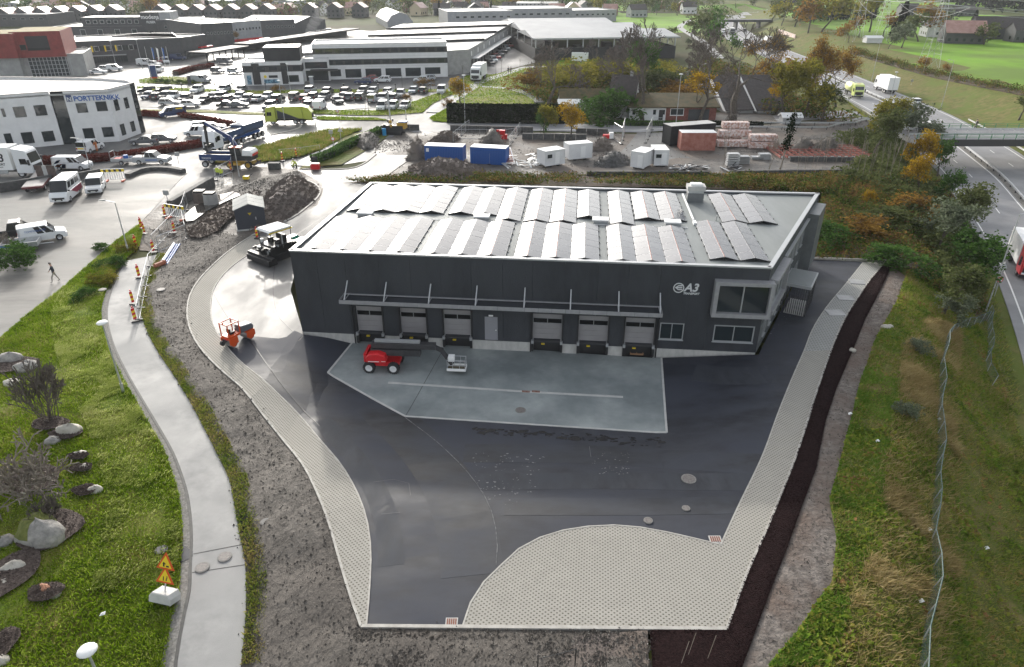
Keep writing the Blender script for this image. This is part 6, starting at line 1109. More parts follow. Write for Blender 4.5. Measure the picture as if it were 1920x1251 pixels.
guard([(1310,236),(1450,236),(1600,237),(1700,238)],'grey guard rail along the far side of the cross road')
guard([(1555,172),(1590,190),(1620,212),(1640,228)],'pale low barrier beside the left motorway lanes before the bridge',h=.9,m=M_conc2)
for off,lb in((0,'steel barrier along the motorway median'),): 
    c=resamp(MCS[8:70],4); r=E('median_barrier',lb,'guard rail',(c[0][0],c[0][1],0)); c=c[c[:,1]<420]; O('beam',strip_mesh('beam',M_steel,c-0,-.12,.12,.55,.85,3),r,(-c[0][0],-c[0][1],0)); pm=MB().box(-.08,.08,-.08,.08,0,.6).mesh('post',[M_dsteel])
    for a in c: O('post',pm,r,(a[0]-c[0][0],a[1]-c[0][1],float(hfun(*a))+.05))
r=E('guard_rail','steel barrier on the far right shoulder of the motorway','guard rail',(0,0,0)); c=offs(resamp(MCS[14:70],4),11.2); c=c[c[:,1]<190]; O('beam',strip_mesh('beam',M_conc2,c,-.08,.08,.5,.8,3),r)
# ---------------- vegetation
def grow(rs,p,d,L,r,dep,segs,tips,spread,upb,maxd,nb=(2,4),stiff=.15):
    q=p
    for k in range(3):
        d=d+Vector([rs.gauss(0,stiff) for _ in range(3)])+Vector((0,0,upb*.12)); d.normalize(); q2=q+d*(L/3); r2=r*.86; segs.append((*q,*q2,r,r2)); q=q2; r=r2
        if dep>0 and k>0 or dep==maxd and k==1:
            if dep<maxd and rs.random()<.75 or k==2:
                pass
    if dep==0: tips.append(q); return
    for _ in range(rs.randint(*nb)):
        ax=Vector([rs.gauss(0,1) for _ in range(3)]); nd=(d+ax.normalized()*spread*rs.uniform(.6,1.3)+Vector((0,0,upb*.3))).normalized()
        grow(rs,q,nd,L*rs.uniform(.6,.85),r*.62,dep-1,segs,tips,spread,upb,maxd,nb,stiff)
TP={}
def tree_proto(key,seed,trunk=.25,h0=.3,depth=4,spread=.75,upb=.4,nb=(2,4),r0=.028,leaf=None,nl=0,lsz=.05,jit=.06,wood=None,twig=None,stems=1,clump=1,minr=.0022):
    if key in TP: return TP[key]
    rs=random.Random(seed); segs=[];tips=[]
    for s in range(stems):
        a=rs.uniform(0,2*PI); d=Vector((0,0,1)) if stems==1 else Vector((math.cos(a)*spread*.7,math.sin(a)*spread*.7,1)).normalized()
        b0=Vector((0,0,-.02)) if stems==1 else Vector((rs.gauss(0,.04),rs.gauss(0,.04),-.02))
        grow(rs,b0,d,h0*rs.uniform(.8,1.15),r0,depth,segs,tips,spread,upb,depth,nb)
    S=np.array(segs); top=S[:,5].max(); S[:,:6]/=top; T=np.array([tuple(t) for t in tips])/top
    S[:,6:]=np.maximum(S[:,6:],minr); big=S[:,6]>r0*.33
    tk=segs_mesh('trunk',S[big],wood or M_bark2,5); tw=segs_mesh('crown',S[~big],twig or M_dtwig,3); lf=None
    if nl:
        nrs=np.random.RandomState(seed); src=np.vstack([T,S[~big][:,3:6]]); m=max(1,int(nl/clump)); c=src[nrs.randint(0,len(src),m)]+nrs.normal(0,jit,(m,3)); c=np.repeat(c,clump,0)+nrs.normal(0,jit*.35,(m*clump,3)); c[:,2]=np.maximum(c[:,2],.06)
        lf=leaves_mesh('foliage',c,lsz,leaf,flat=.6,rs=nrs)
    TP[key]=(tk,tw,lf); return TP[key]
def tree(key,px,py,h,label,wr=1.,cat='tree',group=None,name='tree',rot=None,xy=None,tw=True):
    tk,tg,lf=TP[key]; p=P(px,py) if xy is None else Vector((xy[0],xy[1],float(hfun(*xy)))); r=E(name,label,cat,(p.x,p.y,p.z-.05),rng.uniform(0,6.28) if rot is None else rot,group); r.scale=(h*wr,h*wr,h)
    O('trunk',tk,r)
    if lf is None or tw: O('crown' if lf is None else 'twigs',tg,r)
    if lf: O('crown',lf,r)
    return r
tree_proto('bareA',3,depth=6,spread=.62,upb=.3,nb=(2,4),r0=.034,h0=.28,minr=.0035); tree_proto('bareB',11,depth=6,spread=.75,upb=.15,nb=(2,4),r0=.045,h0=.26,twig=M_bark2,minr=.003); tree_proto('bareC',5,depth=5,spread=.5,upb=.6,nb=(2,4),r0=.022,h0=.33,twig=M_twig,wood=M_twig)
tree_proto('bushbare',21,depth=4,spread=.55,upb=.45,nb=(2,3),r0=.012,h0=.3,stems=16,twig=M_dtwig,wood=M_dtwig,minr=.006); tree_proto('bushpale',22,depth=4,spread=.9,upb=.1,nb=(2,3),r0=.012,h0=.3,stems=14,twig=M_twig,wood=M_twig,minr=.009)
tree_proto('sapling',31,depth=2,spread=.28,upb=.8,nb=(2,3),r0=.011,h0=.5,twig=M_twig,wood=M_twig,minr=.006)
for k,(nm,lm,n) in enumerate((('oliv',L_oliv,5200),('gg',L_gg,5200),('yg',L_yg,5200),('yel',L_yel,4200),('org',L_org,3800),('grn',L_grn,5200))):
    tree_proto('leaf_'+nm,40+k,depth=4,spread=.85,upb=.3,nb=(3,4),r0=.03,h0=.28,leaf=lm,nl=int(n*.75),lsz=.036,jit=.055,clump=6)
    tree_proto('bush_'+nm,60+k,depth=3,spread=.95,upb=.15,nb=(2,4),r0=.014,h0=.3,stems=9,leaf=lm,nl=int(n*.8),lsz=.055,jit=.06,clump=4,twig=M_dtwig)
    tree_proto('far_'+{'oliv':'olive'}.get(nm,nm),80+k,depth=2,spread=.9,upb=.2,nb=(3,4),r0=.03,h0=.35,leaf=lm,nl=420,lsz=.11,jit=.11)
tree_proto('sparse_org',101,depth=5,spread=.6,upb=.3,nb=(3,4),r0=.03,h0=.26,leaf=L_org,nl=5000,lsz=.020,jit=.035,minr=.003); tree_proto('sparse_yel',102,depth=5,spread=.7,upb=.25,nb=(2,3),r0=.03,h0=.28,leaf=L_yel,nl=1500,lsz=.035,jit=.03)
tree_proto('far_bare',103,depth=4,spread=.7,upb=.35,nb=(2,3),r0=.03,h0=.3,minr=.006)
nrs=np.random.RandomState(9); t=nrs.uniform(0,1,900)**.7; an=nrs.uniform(0,6.28,900); rr=(1-t)*.24*nrs.uniform(.5,1.1,900); TP['conifer']=(segs_mesh('trunk',[(0,0,0,0,0,.9,.02,.006)],M_bark2,5),None,leaves_mesh('foliage',np.stack([rr*np.cos(an),rr*np.sin(an),.06+t*.94],1),.10,L_con,flat=.4,rs=nrs))
# foreground shrubs on the lawn
tree('bushbare',96,795,5.6,'dark leafless many-stemmed shrub on the bright lawn above the pale boulder',wr=.75,cat='shrub',name='bare_shrub')
tree('bushpale',62,940,4.4,'pale grey twiggy shrub beside the mulch bed left of the mossy boulder',wr=.9,cat='shrub',name='bare_shrub')
tree('bushbare',95,985,2.2,'low dry shrub growing out behind the big mossy boulder',wr=1.0,cat='shrub',name='bare_shrub')
tree('bush_grn',30,498,2.6,'rounded dark evergreen shrub in the kerbed bed before the open trailer',wr=1.5,cat='shrub',name='shrub'); tree('bushpale',10,470,2.5,'bare reddish shrub at the left edge behind the evergreen bed',cat='shrub',name='bare_shrub',wr=.8)
for i,(x,y,h,w_) in enumerate(((210,500,1.1,2.0),(190,530,1.2,1.9),(160,560,1.0,2.0),(235,470,1.1,1.9),(195,470,1.0,1.6))): tree('bush_yg' if i%2 else 'bush_grn',x,y,h,f'low spreading juniper mat on the bank edge, {ordn[i]} from {"the wall"}'.replace('from the wall','along the bank top'),wr=w_,cat='shrub',group='juniper mats on the bank top',name='juniper')
# trees by the house and site
for a in (('bareA',1028,196,15,'spreading leafless tree on the lawn left of the turf-roofed house',1.1),('bareA',1204,226,21,'tall bare tree standing in front of the white house',.8),('bareB',1375,228,20,'largest bare tree with thick dark trunk before the steep roofs',1.05),('bareA',1312,228,18,'bare tree with a few orange leaves right of the garage',.8),
    ('sparse_yel',1298,222,10.0,'low yellow maple with dark limbs over the brick garage',1.3),('sparse_yel',1455,216,7.2,'small yellow maple beside the roadside scrap',1),('bareA',1010,175,11,'thin bare tree at the curved footway',.7),('leaf_grn',1205,170,13.0,'round green tree behind the brown thicket',1.1),
    ('sparse_org',1545,205,16.8,'tall rust-brown tree overlapping the motorway bend',.75),('sparse_org',1568,200,13.6,'second rust-brown tree close against the motorway lanes',.8),('leaf_yg',1505,222,12.0,'dense yellow-green tree left of the green bridge railing',1.1),('leaf_yg',1465,220,11.2,'olive-yellow tree with brown crown right of the shingle roof',1.0),('leaf_org',1440,190,10.4,'orange-brown tree above the dark shingle roof',1.1),('leaf_oliv',1540,228,7.2,'low olive bush mass at the end of the green railing',1.6),
    ('bareA',1335,150,16,'grey bare tree rising behind the bargeboard hall',1),('sparse_org',1420,160,14.0,'thin orange-leaved tree before the motorway embankment',1.),('bush_yg',1110,172,7.0,'wide yellow willow thicket left of the house chimney',2.0),('bush_yg',1140,165,8.0,'taller yellow willow thicket directly behind the chimney',1.9),('bush_yg',1075,178,6.0,'olive willow thicket near the left footway',1.8),('bush_oliv',1230,180,7.0,'olive willow thicket right of the white house',1.8),('bush_org',1270,190,5.0,'rusty low thicket between house and steep halls',2.2),('bush_org',1290,200,5.0,'orange thicket left of the big bare tree',1.8),('bareA',1170,178,13,'purple-brown bare tree behind the white house roof',1.1),('bareA',1110,122,9,'thin bare tree against the left of the black shed wall',.7),('bareA',1166,120,9,'thin bare tree against the middle of the black shed wall',.6),('bareA',1215,120,11,'bare tree against the right of the black shed wall',.8),
    ('leaf_yel',862,196,6.0,'small golden round tree at the left end of the dark hedge',1.3),('bush_org',985,172,5.0,'rusty bush beside the curved footway',1.6),('leaf_org',1003,170,6.0,'slim orange tree left of the spreading bare tree',.7),('bush_grn',1145,228,6.5,'dark green laurel bush at the right end of the clipped hedge',1.5),('bush_grn',1120,226,5.0,'dark rounded bush between the hedge and the laurel',1.4),
    ('leaf_yg',1022,262,6.5,'yellow-brown birch clump by the black barriers, left one',.8),('leaf_yel',1070,264,7.0,'yellow-brown birch clump by the black barriers, right one',1.1),('leaf_grn',1014,262,6.0,'narrow green poplar within the birch clump',.45),
    ('sapling',1350,345,9,'slender bare birch with several stems behind the roof unit',.5),('bareC',1436,348,8,'mossy bare sapling left of the ivy-clad post',.6),
    ('leaf_oliv',1635,300,8.3,'olive-gold tree at the left of the roadside grove',1.1),('leaf_yg',1660,270,8.3,'yellow-green tree at the back of the roadside grove',1),('leaf_gg',1700,290,10.0,'silvery grey-green willow beside the bridge',1.25),('leaf_gg',1723,300,7.1,'smaller silvery willow close to the bridge deck',1.1),('leaf_grn',1758,330,7.1,'deep green tree right of the golden maple',.9),('leaf_yel',1712,345,8.5,'golden yellow maple standing out in the roadside grove',.85),('leaf_yel',1716,370,6.3,'amber maple just right of the golden one',.9),('leaf_grn',1773,390,6.3,'green birch leaning towards the motorway',.9),
    ('leaf_oliv',1778,450,7.8,'broad olive alder beside the motorway slope, upper one',1.2),('leaf_gg',1753,470,6.3,'grey-green bush left of the upper alder',1.3),('leaf_grn',1803,540,7.1,'broad dark green alder overhanging the lane, lower one',1.2),('leaf_oliv',1768,590,5.6,'olive bush at the lower end of the alder row',1.3),('leaf_gg',1793,620,3.5,'grey round bush at the foot of the alder row',1.4),('leaf_oliv',1813,440,5.6,'olive tree at the very edge of the motorway lane',1.),
    ('bush_org',1700,405,3.3,'rusty bush on the scrub below the maples',1.6),('bush_oliv',1660,420,2.4,'olive bramble dome in the scrub right of the roof',2.2),('bush_yel',1628,388,2.6,'tiny bright yellow shrub in the brown scrub',.7),('bush_grn',1560,455,2.1,'green bramble dome beside the building corner',2.4),('bush_grn',1690,500,2.2,'green bramble dome above the paved corner',2.4),('bush_org',1620,440,2.4,'reddish bramble dome in the middle of the scrub',2.4),
    ('bush_gg',1697,782,1.2,'blue-grey willow bush on the dry bank right of the paving',1.3),('bush_gg',1720,660,1.3,'dark grey-green bush left of the fence bend',1.2),('bush_org',842,200,2.0,'low rusty shrub at the car park end',1.3),('bush_org',762,187,1.5,'round rust-red shrub inside the car park',1.4),('bush_org',795,160,2.0,'rust-red shrub at the office corner',2.),('bush_org',520,172,1.8,'rust-red shrub beside the lamp at the office wing',1.6),('leaf_org',438,82,5.0,'small bright orange tree on the distant forecourt',.9),
    ('leaf_oliv',1910,225,6.0,'brown shrub mass on the right cutting slope',1.5)):
    k,x,y,h,lb=a[:5]; tree(k,x,y,h,lb,wr=a[5],cat='tree' if not k.startswith('bush') else 'shrub',name='tree' if not k.startswith('bush') else 'shrub')
for i in range(26):
    x=1490+i*11+rng.uniform(-4,4) if i<18 else 1690+rng.uniform(-50,60); y=346+rng.uniform(-5,5)+(0 if i<18 else rng.uniform(-30,10)); tree('sapling',x,y,rng.uniform(6,9),'slender pale bare sapling in the row before the ruined slab',wr=.4,group='bare saplings in a row',name='sapling')
q=P(1462,322); r=E('ivy_clad_trunk','dead trunk wrapped in dark ivy standing in the scrub','tree',q); MB().tube((0,0,0),(.8,0,10),.14,.06,n=6).obj('trunk',[M_twig],r); c=np.array([(t*.8/10+nr.normal(0,.35),nr.normal(0,.35),t) for t in nr.uniform(3.5,9.5,700)]); O('ivy',leaves_mesh('ivy',c,.3,[L_hedge]),r)
# hedges
def hedge(px,w_,h,lm,n,name,label,cat='hedge',lsz=.22,core=None):
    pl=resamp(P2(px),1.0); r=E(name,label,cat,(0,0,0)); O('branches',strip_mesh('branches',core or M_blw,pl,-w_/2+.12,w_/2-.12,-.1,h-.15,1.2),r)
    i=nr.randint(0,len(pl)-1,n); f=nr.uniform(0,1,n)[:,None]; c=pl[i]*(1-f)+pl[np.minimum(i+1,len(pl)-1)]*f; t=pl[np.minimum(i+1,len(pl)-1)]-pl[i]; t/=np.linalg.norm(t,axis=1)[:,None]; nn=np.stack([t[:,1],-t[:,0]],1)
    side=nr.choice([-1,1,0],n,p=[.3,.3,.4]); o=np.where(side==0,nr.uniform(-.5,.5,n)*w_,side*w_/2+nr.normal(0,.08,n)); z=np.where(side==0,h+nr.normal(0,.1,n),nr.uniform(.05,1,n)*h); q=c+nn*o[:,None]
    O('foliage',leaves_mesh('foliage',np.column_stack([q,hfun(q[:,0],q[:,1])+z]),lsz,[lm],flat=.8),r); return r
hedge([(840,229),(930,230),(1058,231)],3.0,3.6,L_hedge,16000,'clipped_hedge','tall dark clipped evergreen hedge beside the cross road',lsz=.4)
hedge([(1130,234),(1190,236),(1280,236)],1.2,.9,L_grn,4000,'low_hedge','low scruffy hedge between the white house and the road'); hedge([(1305,236),(1380,237),(1430,238)],1.2,.9,L_hedge,3000,'low_hedge','low dark hedge in front of the gravel yard')
hedge([(78,306),(150,305),(230,297),(310,285),(385,272)],2.6,.95,L_redh,15000,'red_hedge','long dark red barberry hedge along the road before the white building',lsz=.22,core=M_mulch)
hedge([(268,217),(305,220)],1.4,1.0,L_redh,1800,'red_hedge','short red hedge left of the dark blue van',lsz=.3,core=M_mulch); hedge([(338,219),(378,225),(440,238)],1.2,.9,L_redh,2600,'red_hedge','red hedge right of the dark blue van',lsz=.3,core=M_mulch)
hedge([(330,141),(360,132),(400,126)],2,1.2,L_redh,2500,'red_hedge','dark red hedge rising behind the oval traffic island',lsz=.35,core=M_mulch)
hedge([(590,307),(620,296),(660,275),(690,262),(715,250)],1.6,1.3,L_grn,6000,'beech_hedge','dark green hedge between the bright footway and the dug site',lsz=.25)
for x,y,h in ((300,155,1.2),(318,156,1.2),(340,157,1.2),(356,157,1.2)): tree('bush_grn',x,y,h,'clipped low green bush in the row on the oval island',wr=1.8,cat='shrub',group='low bushes on the oval island',name='shrub')
# far trees
cols=['far_olive','far_gg','far_yg','far_org','far_grn','far_bare','far_bare','conifer']; zs=0
for k in range(250):
    px=rng.uniform(-150,1300); py=2+rng.random()**1.3*34
    if 380<px<1280 and py>31: continue
    key=rng.choice(cols); h=rng.uniform(7,13); zone='left' if px<420 else('middle' if px<850 else 'right'); nmk={'far_olive':'olive','far_gg':'grey-green','far_yg':'yellowing','far_org':'rusty','far_grn':'green','far_bare':'leafless','conifer':'dark conifer'}[key]
    tree(key,px,py,h,f'{nmk} tree between houses in the {zone} of the distant town',wr=.9,group='trees of the distant town',rot=rng.uniform(0,6))
for k,(x,y,key,h,lb) in enumerate(((1325,75,'far_olive',11,'olive tree on the embankment beside the cycle path'),(1345,70,'far_grn',12,'green tree right of the cycle path'),(1352,84,'far_grn',10,'dark green tree at the slope above the motorway bend'),(1300,62,'far_bare',10,'bare tree left of the far cycle path'),(1370,95,'far_grn',6,'bush on the slope above the motorway bend'),(1262,80,'far_olive',6,'shrub right of the open shed'),(1290,86,'far_gg',3,'low shrub beside the cycle path'),(1380,15,'far_bare',10,'bare tree at the field beyond the far bridge'),(1418,14,'far_olive',8,'round olive tree beyond the far bridge'),
  (1445,42,'far_olive',12,'olive tree right of the motorway bend'),(1465,48,'far_yg',12,'yellow tree right of the motorway bend'),(1490,50,'far_olive',14,'broad olive tree above the noise wall'),(1515,62,'far_org',14,'rusty tree above the noise wall'),(1540,60,'far_yg',16,'yellow-green tree behind the tall rusty tree'),(1500,40,'far_grn',9,'green tree before the upper field'),(1525,42,'far_grn',9,'dark tree before the upper field'),(1545,40,'conifer',9,'small conifer at the upper field edge'),
  (1630,60,'far_yg',17,'large yellow-green tree left of the farm conifer'),(1655,70,'far_org',9,'rusty tree beside the pylon'),(1685,72,'conifer',16,'dark spruce in the farm garden'),(1712,70,'far_org',13,'red-orange tree in the farm garden'),(1722,78,'far_olive',11,'olive tree in front of the red-orange one'),(1690,90,'far_gg',9,'grey leafless thicket left of the bright field'),(1665,92,'far_gg',6,'grey thicket at the field corner'),(1770,70,'far_gg',11,'silvery tree left of the pink roof'),(1822,58,'conifer',10,'dark conifer behind the pink roof'),(1845,84,'far_olive',8,'olive bush between the farmhouses'),(1610,70,'far_org',8,'orange shrub at the pylon foot'),(1590,80,'far_org',7,'orange shrub above the hedge bank'),(1765,140,'far_org',3,'small yellow bush on the hedge bank'),(1735,134,'far_org',4,'brown bush at the lower pylon'))):
    tree(key,x,y,h,lb,wr=1.15)
def wood(name,poly,n,h,lm,label,per=26,cone=True,wr=.3,world=False):
    q=sample_poly(np.array(poly,float) if world else P2(poly),n); hz=hfun(q[:,0],q[:,1]); H=h*nr.uniform(.7,1.2,n); t=nr.uniform(.08,1,(n,per)); an=nr.uniform(0,6.28,(n,per)); rad=((1-t) if cone else np.sqrt(np.clip(1-(2*t-1)**2,0,1)))*wr*H[:,None]*nr.uniform(.5,1.1,(n,per)); C=np.stack([q[:,0:1]+rad*np.cos(an),q[:,1:2]+rad*np.sin(an),hz[:,None]+t*H[:,None]],2).reshape(-1,3)
    O(name,leaves_mesh(name,C,np.repeat(H,per)*.17,[lm],flat=.6),kind='stuff',label=label,cat='wood')
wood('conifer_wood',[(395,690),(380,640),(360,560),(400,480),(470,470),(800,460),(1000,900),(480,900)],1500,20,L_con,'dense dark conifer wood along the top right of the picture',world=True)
wood('conifer_wood',[(300,800),(380,840),(420,900),(300,950),(260,860)],300,16,L_con,'dark conifer belt behind the upper green field',world=True)
wood('field_hedge_trees',[(1490,42),(1640,38),(1640,33),(1500,36)],160,7,L_hedge,'dark hedge of trees between the two upper fields',cone=False)
wood('hazy_wood',[(-1100,830),(480,860),(900,1500),(-1500,1700)],3200,15,L_gg,'hazy woodland on the hills beyond the town',per=16,cone=False,wr=.45,world=True)
wood('town_trees',[(-520,490),(-300,500),(60,600),(170,560),(230,900),(-640,860)],3600,8,L_oliv,'merged garden trees filling the distant suburb',per=16,cone=False,wr=.5,world=True)
wood('embankment_scrub',[(1290,150),(1320,120),(1400,140),(1480,190),(1560,220),(1600,235),(1440,215),(1360,200)],420,3,L_bram,'brown and olive scrub along the embankment behind the steep halls',per=40,cone=False,wr=.6)
wood('embankment_scrub',[(1000,165),(1060,160),(1180,150),(1290,165),(1300,195),(1180,190),(1010,195)],500,3,L_bram,'russet scrub between the lawn and the black shed',per=40,cone=False,wr=.6)
wood('roadside_scrub',[(1560,262),(1640,258),(1700,262),(1720,330),(1775,400),(1820,480),(1830,560),(1800,610),(1770,560),(1740,480),(1700,420),(1640,360),(1560,340),(1640,300)],900,2.0,L_oliv,'dense undergrowth filling the grove between the site and the motorway',per=60,cone=False,wr=.6)
wood('roadside_scrub',[(1320,345),(1480,338),(1680,345),(1760,420),(1700,440),(1560,372),(1330,352)],500,1.5,L_bram,'rusty undergrowth behind the rear roof edge',per=50,cone=False,wr=.8)
wood('shed_front_scrub',[(1010,130),(1260,126),(1290,150),(1240,160),(1100,150),(1020,160)],260,3,L_yg,'yellow-olive bushes in front of the black shed',per=50,cone=False,wr=.6)
wood('bracken_hedge',[(1600,94),(1680,118),(1760,140),(1850,158),(1940,176),(2100,211),(2100,218),(1940,184),(1850,166),(1760,148),(1680,126),(1600,102)],420,1.8,L_bram,'rusty bracken hedge dividing the bright field from the motorway cutting',per=40,cone=False,wr=.9)
# ---------------- boulders on the lawn, mulch beds
def rock(px,py,w_,d_,h,m,label,name='boulder',rz=None,group=None,sq=.0):
    p=P(px,py); rs=random.Random(int(px*7+py)); b=MB(); nu,nv=16,9; ph=[rs.uniform(0,6.28) for _ in range(6)]
    for j in range(nv+1):
        th=PI*j/nv
        for i in range(nu):
            a=2*PI*i/nu; k=1+.10*math.sin(2*a+ph[0])+.08*math.sin(3*a+ph[1]+th)+.06*math.sin(5*a+3*th+ph[2])+.05*math.cos(4*th+ph[3]+a); b.v.append((w_/2*k*math.sin(th)*math.cos(a),d_/2*k*math.sin(th)*math.sin(a),h*(.35+.65*math.cos(th)*k)))
    for j in range(nv):
        for i in range(nu): a=j*nu+i;c=j*nu+(i+1)%nu; b.f.append((a,a+nu,c+nu,c)); b.m.append(1 if len(m)>1 and j<4 and 2<i<12 else 0)
    return tag(O(name,b.mesh(name,m,True),loc=(p.x,p.y,p.z+.05),rz=rs.uniform(-.3,.3) if rz is None else rz),label,'rock',group)
def bed(px,py,rx,ry,label='mulch bed'):
    rx*=.8; ry*=.85
    c=P(px,py); poly=np.array([(c.x+rx*math.cos(t)*(1+.12*math.sin(3*t+px)),c.y+ry*math.sin(t)*(1+.1*math.cos(2*t+py))) for t in np.linspace(0,2*PI,20,endpoint=False)]); sheet('mulch_bed',M_mulch,poly,off=.36,step=.5,amp=.12,ns=1)
    clods('bark_chips',poly,500,.03,.10,M_mulch,'brown chips and dead leaves in a lawn bed','mulch',zo=.42)
for q in((95,1000,2.2,2.2),(95,800,1.7,1.0),(60,905,2.4,1.8),(20,1085,1.6,2.3),(88,1118,1.15,.85),(162,926,1.0,.65),(150,862,.9,.5),(155,884,1.0,.5),(125,820,1.5,.8),(5,1220,.9,1.4),(25,690,2.4,1.6)): bed(*q)
M_moss=mat('moss',(.09,.11,.02),(.17,.18,.05),rough=.95,ns=3,bump=1)
rock(82,1012,2.9,2.2,1.5,[M_stone,M_moss],'largest boulder, grey with yellow-green moss on top, in the round bed')
rock(22,680,1.9,1.5,.9,[M_stone],'smooth dark grey boulder at the left lawn edge, upper of two'); rock(50,695,1.9,1.4,.8,[M_stone],'rugged grey boulder right below the smooth dark one'); rock(22,722,1.3,1.0,.45,[M_stone2],'flat pinkish rock under the rugged boulder'); rock(133,815,1.6,1.2,.85,[M_stone2],'pale egg-shaped boulder below the dark bare shrub'); rock(100,832,1.2,.8,.5,[M_stone],'low mossy rock left of the pale egg-shaped boulder'); rock(150,857,1.1,.7,.4,[M_stone2],'long low pale rock in its own small bed, upper one'); rock(160,882,1.1,.6,.4,[M_stone2],'flat pale rock in its own small bed, lower one'); rock(180,924,.9,.7,.5,[M_stone2],'small whitish rock at the right tip of its bed'); rock(45,932,.8,.5,.3,[M_stone2],'white flat stone under the pale twiggy shrub'); rock(72,800,.8,.5,.3,[M_stone2],'white stone at the left foot of the dark shrub'); rock(123,795,.7,.5,.3,[M_white],'bright white stone at the right foot of the dark shrub')
rock(28,1070,1.4,.8,.55,[M_stone2],'long tan boulder left of the mossy boulder bed'); rock(8,1022,1.2,.9,.6,[M_stone,M_moss],'mossy pale rock cut by the left edge'); rock(10,1098,.9,.6,.35,[M_stone2],'small greenish rock below the long tan boulder'); rock(87,1110,.9,.6,.45,[M_rstone],'orange-red stone in the small lower bed'); rock(106,1120,.55,.45,.3,[M_stone2],'white round stone beside the orange-red one'); rock(113,1106,.4,.3,.25,[M_stone2],'tiny pale stone above the white round one'); rock(3,1243,.9,.6,.4,[M_stone2],'pale stone in the bottom left corner'); rock(1662,617,1.1,.8,.4,[M_stone2],'pale stone lying on the grassy bank near the paving'); rock(1598,660,.6,.5,.3,[M_stone2],'small pale stone in the soil margin')
for i,(x,y) in enumerate(((1641,835),(1722,1137),(1846,1036),(1590,783),(1757,793),(188,1162),(1738,1002))): O('litter',MB().add([(0,0,0),(.3,.05,.06),(.25,.25,.1),(.02,.2,.03),(.15,.1,.14)],[(0,1,4),(1,2,4),(2,3,4),(3,0,4)]).mesh('litter',[M_white]),loc=P(x,y)+Vector((0,0,.25)),label='crumpled white scrap of litter '+('on the right bank beside the green fence','lying against the green fence','on the motorway side of the bank','at the soil margin','stuck at the fence middle','on the left lawn near the warning signs','on the fence near the bare patch')[i],cat='litter')
# ---------------- lamps, signs, posts
def lamp(px,py,h,label,kind='disc',lean=0,arm=1.2,hd=0,group=None):
    p=P(px,py); r=E('street_lamp',label,'street lamp',p,R(hd),group); MB().tube((0,0,0),(0,0,h),.085,.05,n=8).obj('pole',[M_steel],r); MB().tube((0,0,0),(0,0,.9),.11,n=8).obj('base',[M_steel],r)
    if kind=='disc': MB().ell((0,0,h+.08),(.42,.42,.14),0,14,6).obj('lamp_head',[M_white],r,smooth=True)
    elif kind=='arm': MB().tube((0,0,h),(arm,0,h+.25),.045,n=6).obj('arm',[M_steel],r); MB().ext([(arm-.2,h+.2),(arm+.6,h+.25),(arm+.6,h+.34),(arm-.1,h+.36)],-.16,.16,0,ch=.03).obj('lamp_head',[M_conc2],r)
    return r
def toph(px,py,pty): return HT(px,py,pty)
for px,py,pt_,lb,kd,hd in ((232,737,607,'street lamp with white disc head beside the left footpath','disc',0),(241,473,380,'slim lamp post on the grass bank beside the footpath start','arm',180),(210,1330,1222,'street lamp whose white disc head shows at the bottom left','disc',0),(172,325,262,'lamp post standing beside the swirl-decorated white van','arm',180),
    (449,332,262,'lamp post in the dug area by the surveyors','arm',90),(545,172,120,'lamp post in front of the office wing','disc',0),(535,236,152,'lamp post before the refuse truck','disc',0),(593,246,222,'dark lamp post on the rough verge','disc',0),(762,228,206,'left one of the slim posts at the car park strip','arm',180),(872,232,142,'lamp post at the right corner of the clipped hedge','disc',0),(1266,244,140,'tall lamp post in front of the low brick wing','disc',0),(1306,180,122,'lamp post behind the brick garage','arm',0),(1032,118,92,'lamp post at the left of the black shed','disc',0),(1198,118,95,'lamp post at the right of the black shed','disc',0),(1765,200,114,'tall motorway lamp on the right cutting slope','arm',180),(1634,152,82,'motorway lamp at the top of the cutting slope','arm',180),(1662,215,136,'motorway lamp in the median near the white box truck','disc',0),(1778,262,225,'lamp on the bridge near the pedestrian','arm',180),(1848,585,402,'tall motorway lamp at the right edge beside the fence','arm',0),(98,115,87,'twin lamp post before the red building','disc',0),(268,130,75,'lamp post before the dark school','disc',0),(217,120,78,'lamp post near the yellow window panels','disc',0),(410,88,47,'thin lamp post before the dark box hall','disc',0)):
    lamp(px,py,max(2.5,toph(px,py,pt_)),lb,kd,hd=hd)
for i,x in enumerate((279,291,300,310,318)): 
    p=P(x+6,152-abs(i-2)); r=E('flagpole','thin white flagpole '+('leftmost','second from the left','middle','fourth from the left','rightmost')[i]+' of the group on the oval island','flagpole',p); MB().tube((0,0,0),(0,0,9.5),.07,.04,n=6).obj('pole',[M_white],r)
    if i in(1,2,3): MB().add([(0,0,9.3),(.5,.1,9.1),(.35,.0,6.2),(0,0,6)],[(0,1,2,3),(3,2,1,0)]).obj('flag',[M_white if i==2 else M_blue],r)
def marker(px,py,h,label): # red-yellow striped delineator
    p=P(px,py); r=E('hazard_marker',label,'hazard marker',p+Vector((0,0,.08)),rng.uniform(-.4,.4),'striped hazard markers'); r.scale=(1.15,)*3; MB().box(-.3,.3,-.2,.2,0,.1).obj('foot',[M_blk],r)
    for k in range(5): 
        z0=.15+k*.2; MB().add([(-.13,-.03,z0),(.13,-.03,z0+.1),(.13,-.03,z0+.3),(-.13,-.03,z0+.2),(-.13,.03,z0),(.13,.03,z0+.1),(.13,.03,z0+.3),(-.13,.03,z0+.2)],[(0,1,2,3),(7,6,5,4),(0,4,5,1),(3,2,6,7),(0,3,7,4),(1,5,6,2)]).obj('stripe',[M_yel if k%2 else M_red],r)
    MB().tube((0,0,1.25),(0,0,1.4),.06,n=6).obj('beacon',[M_red],r)
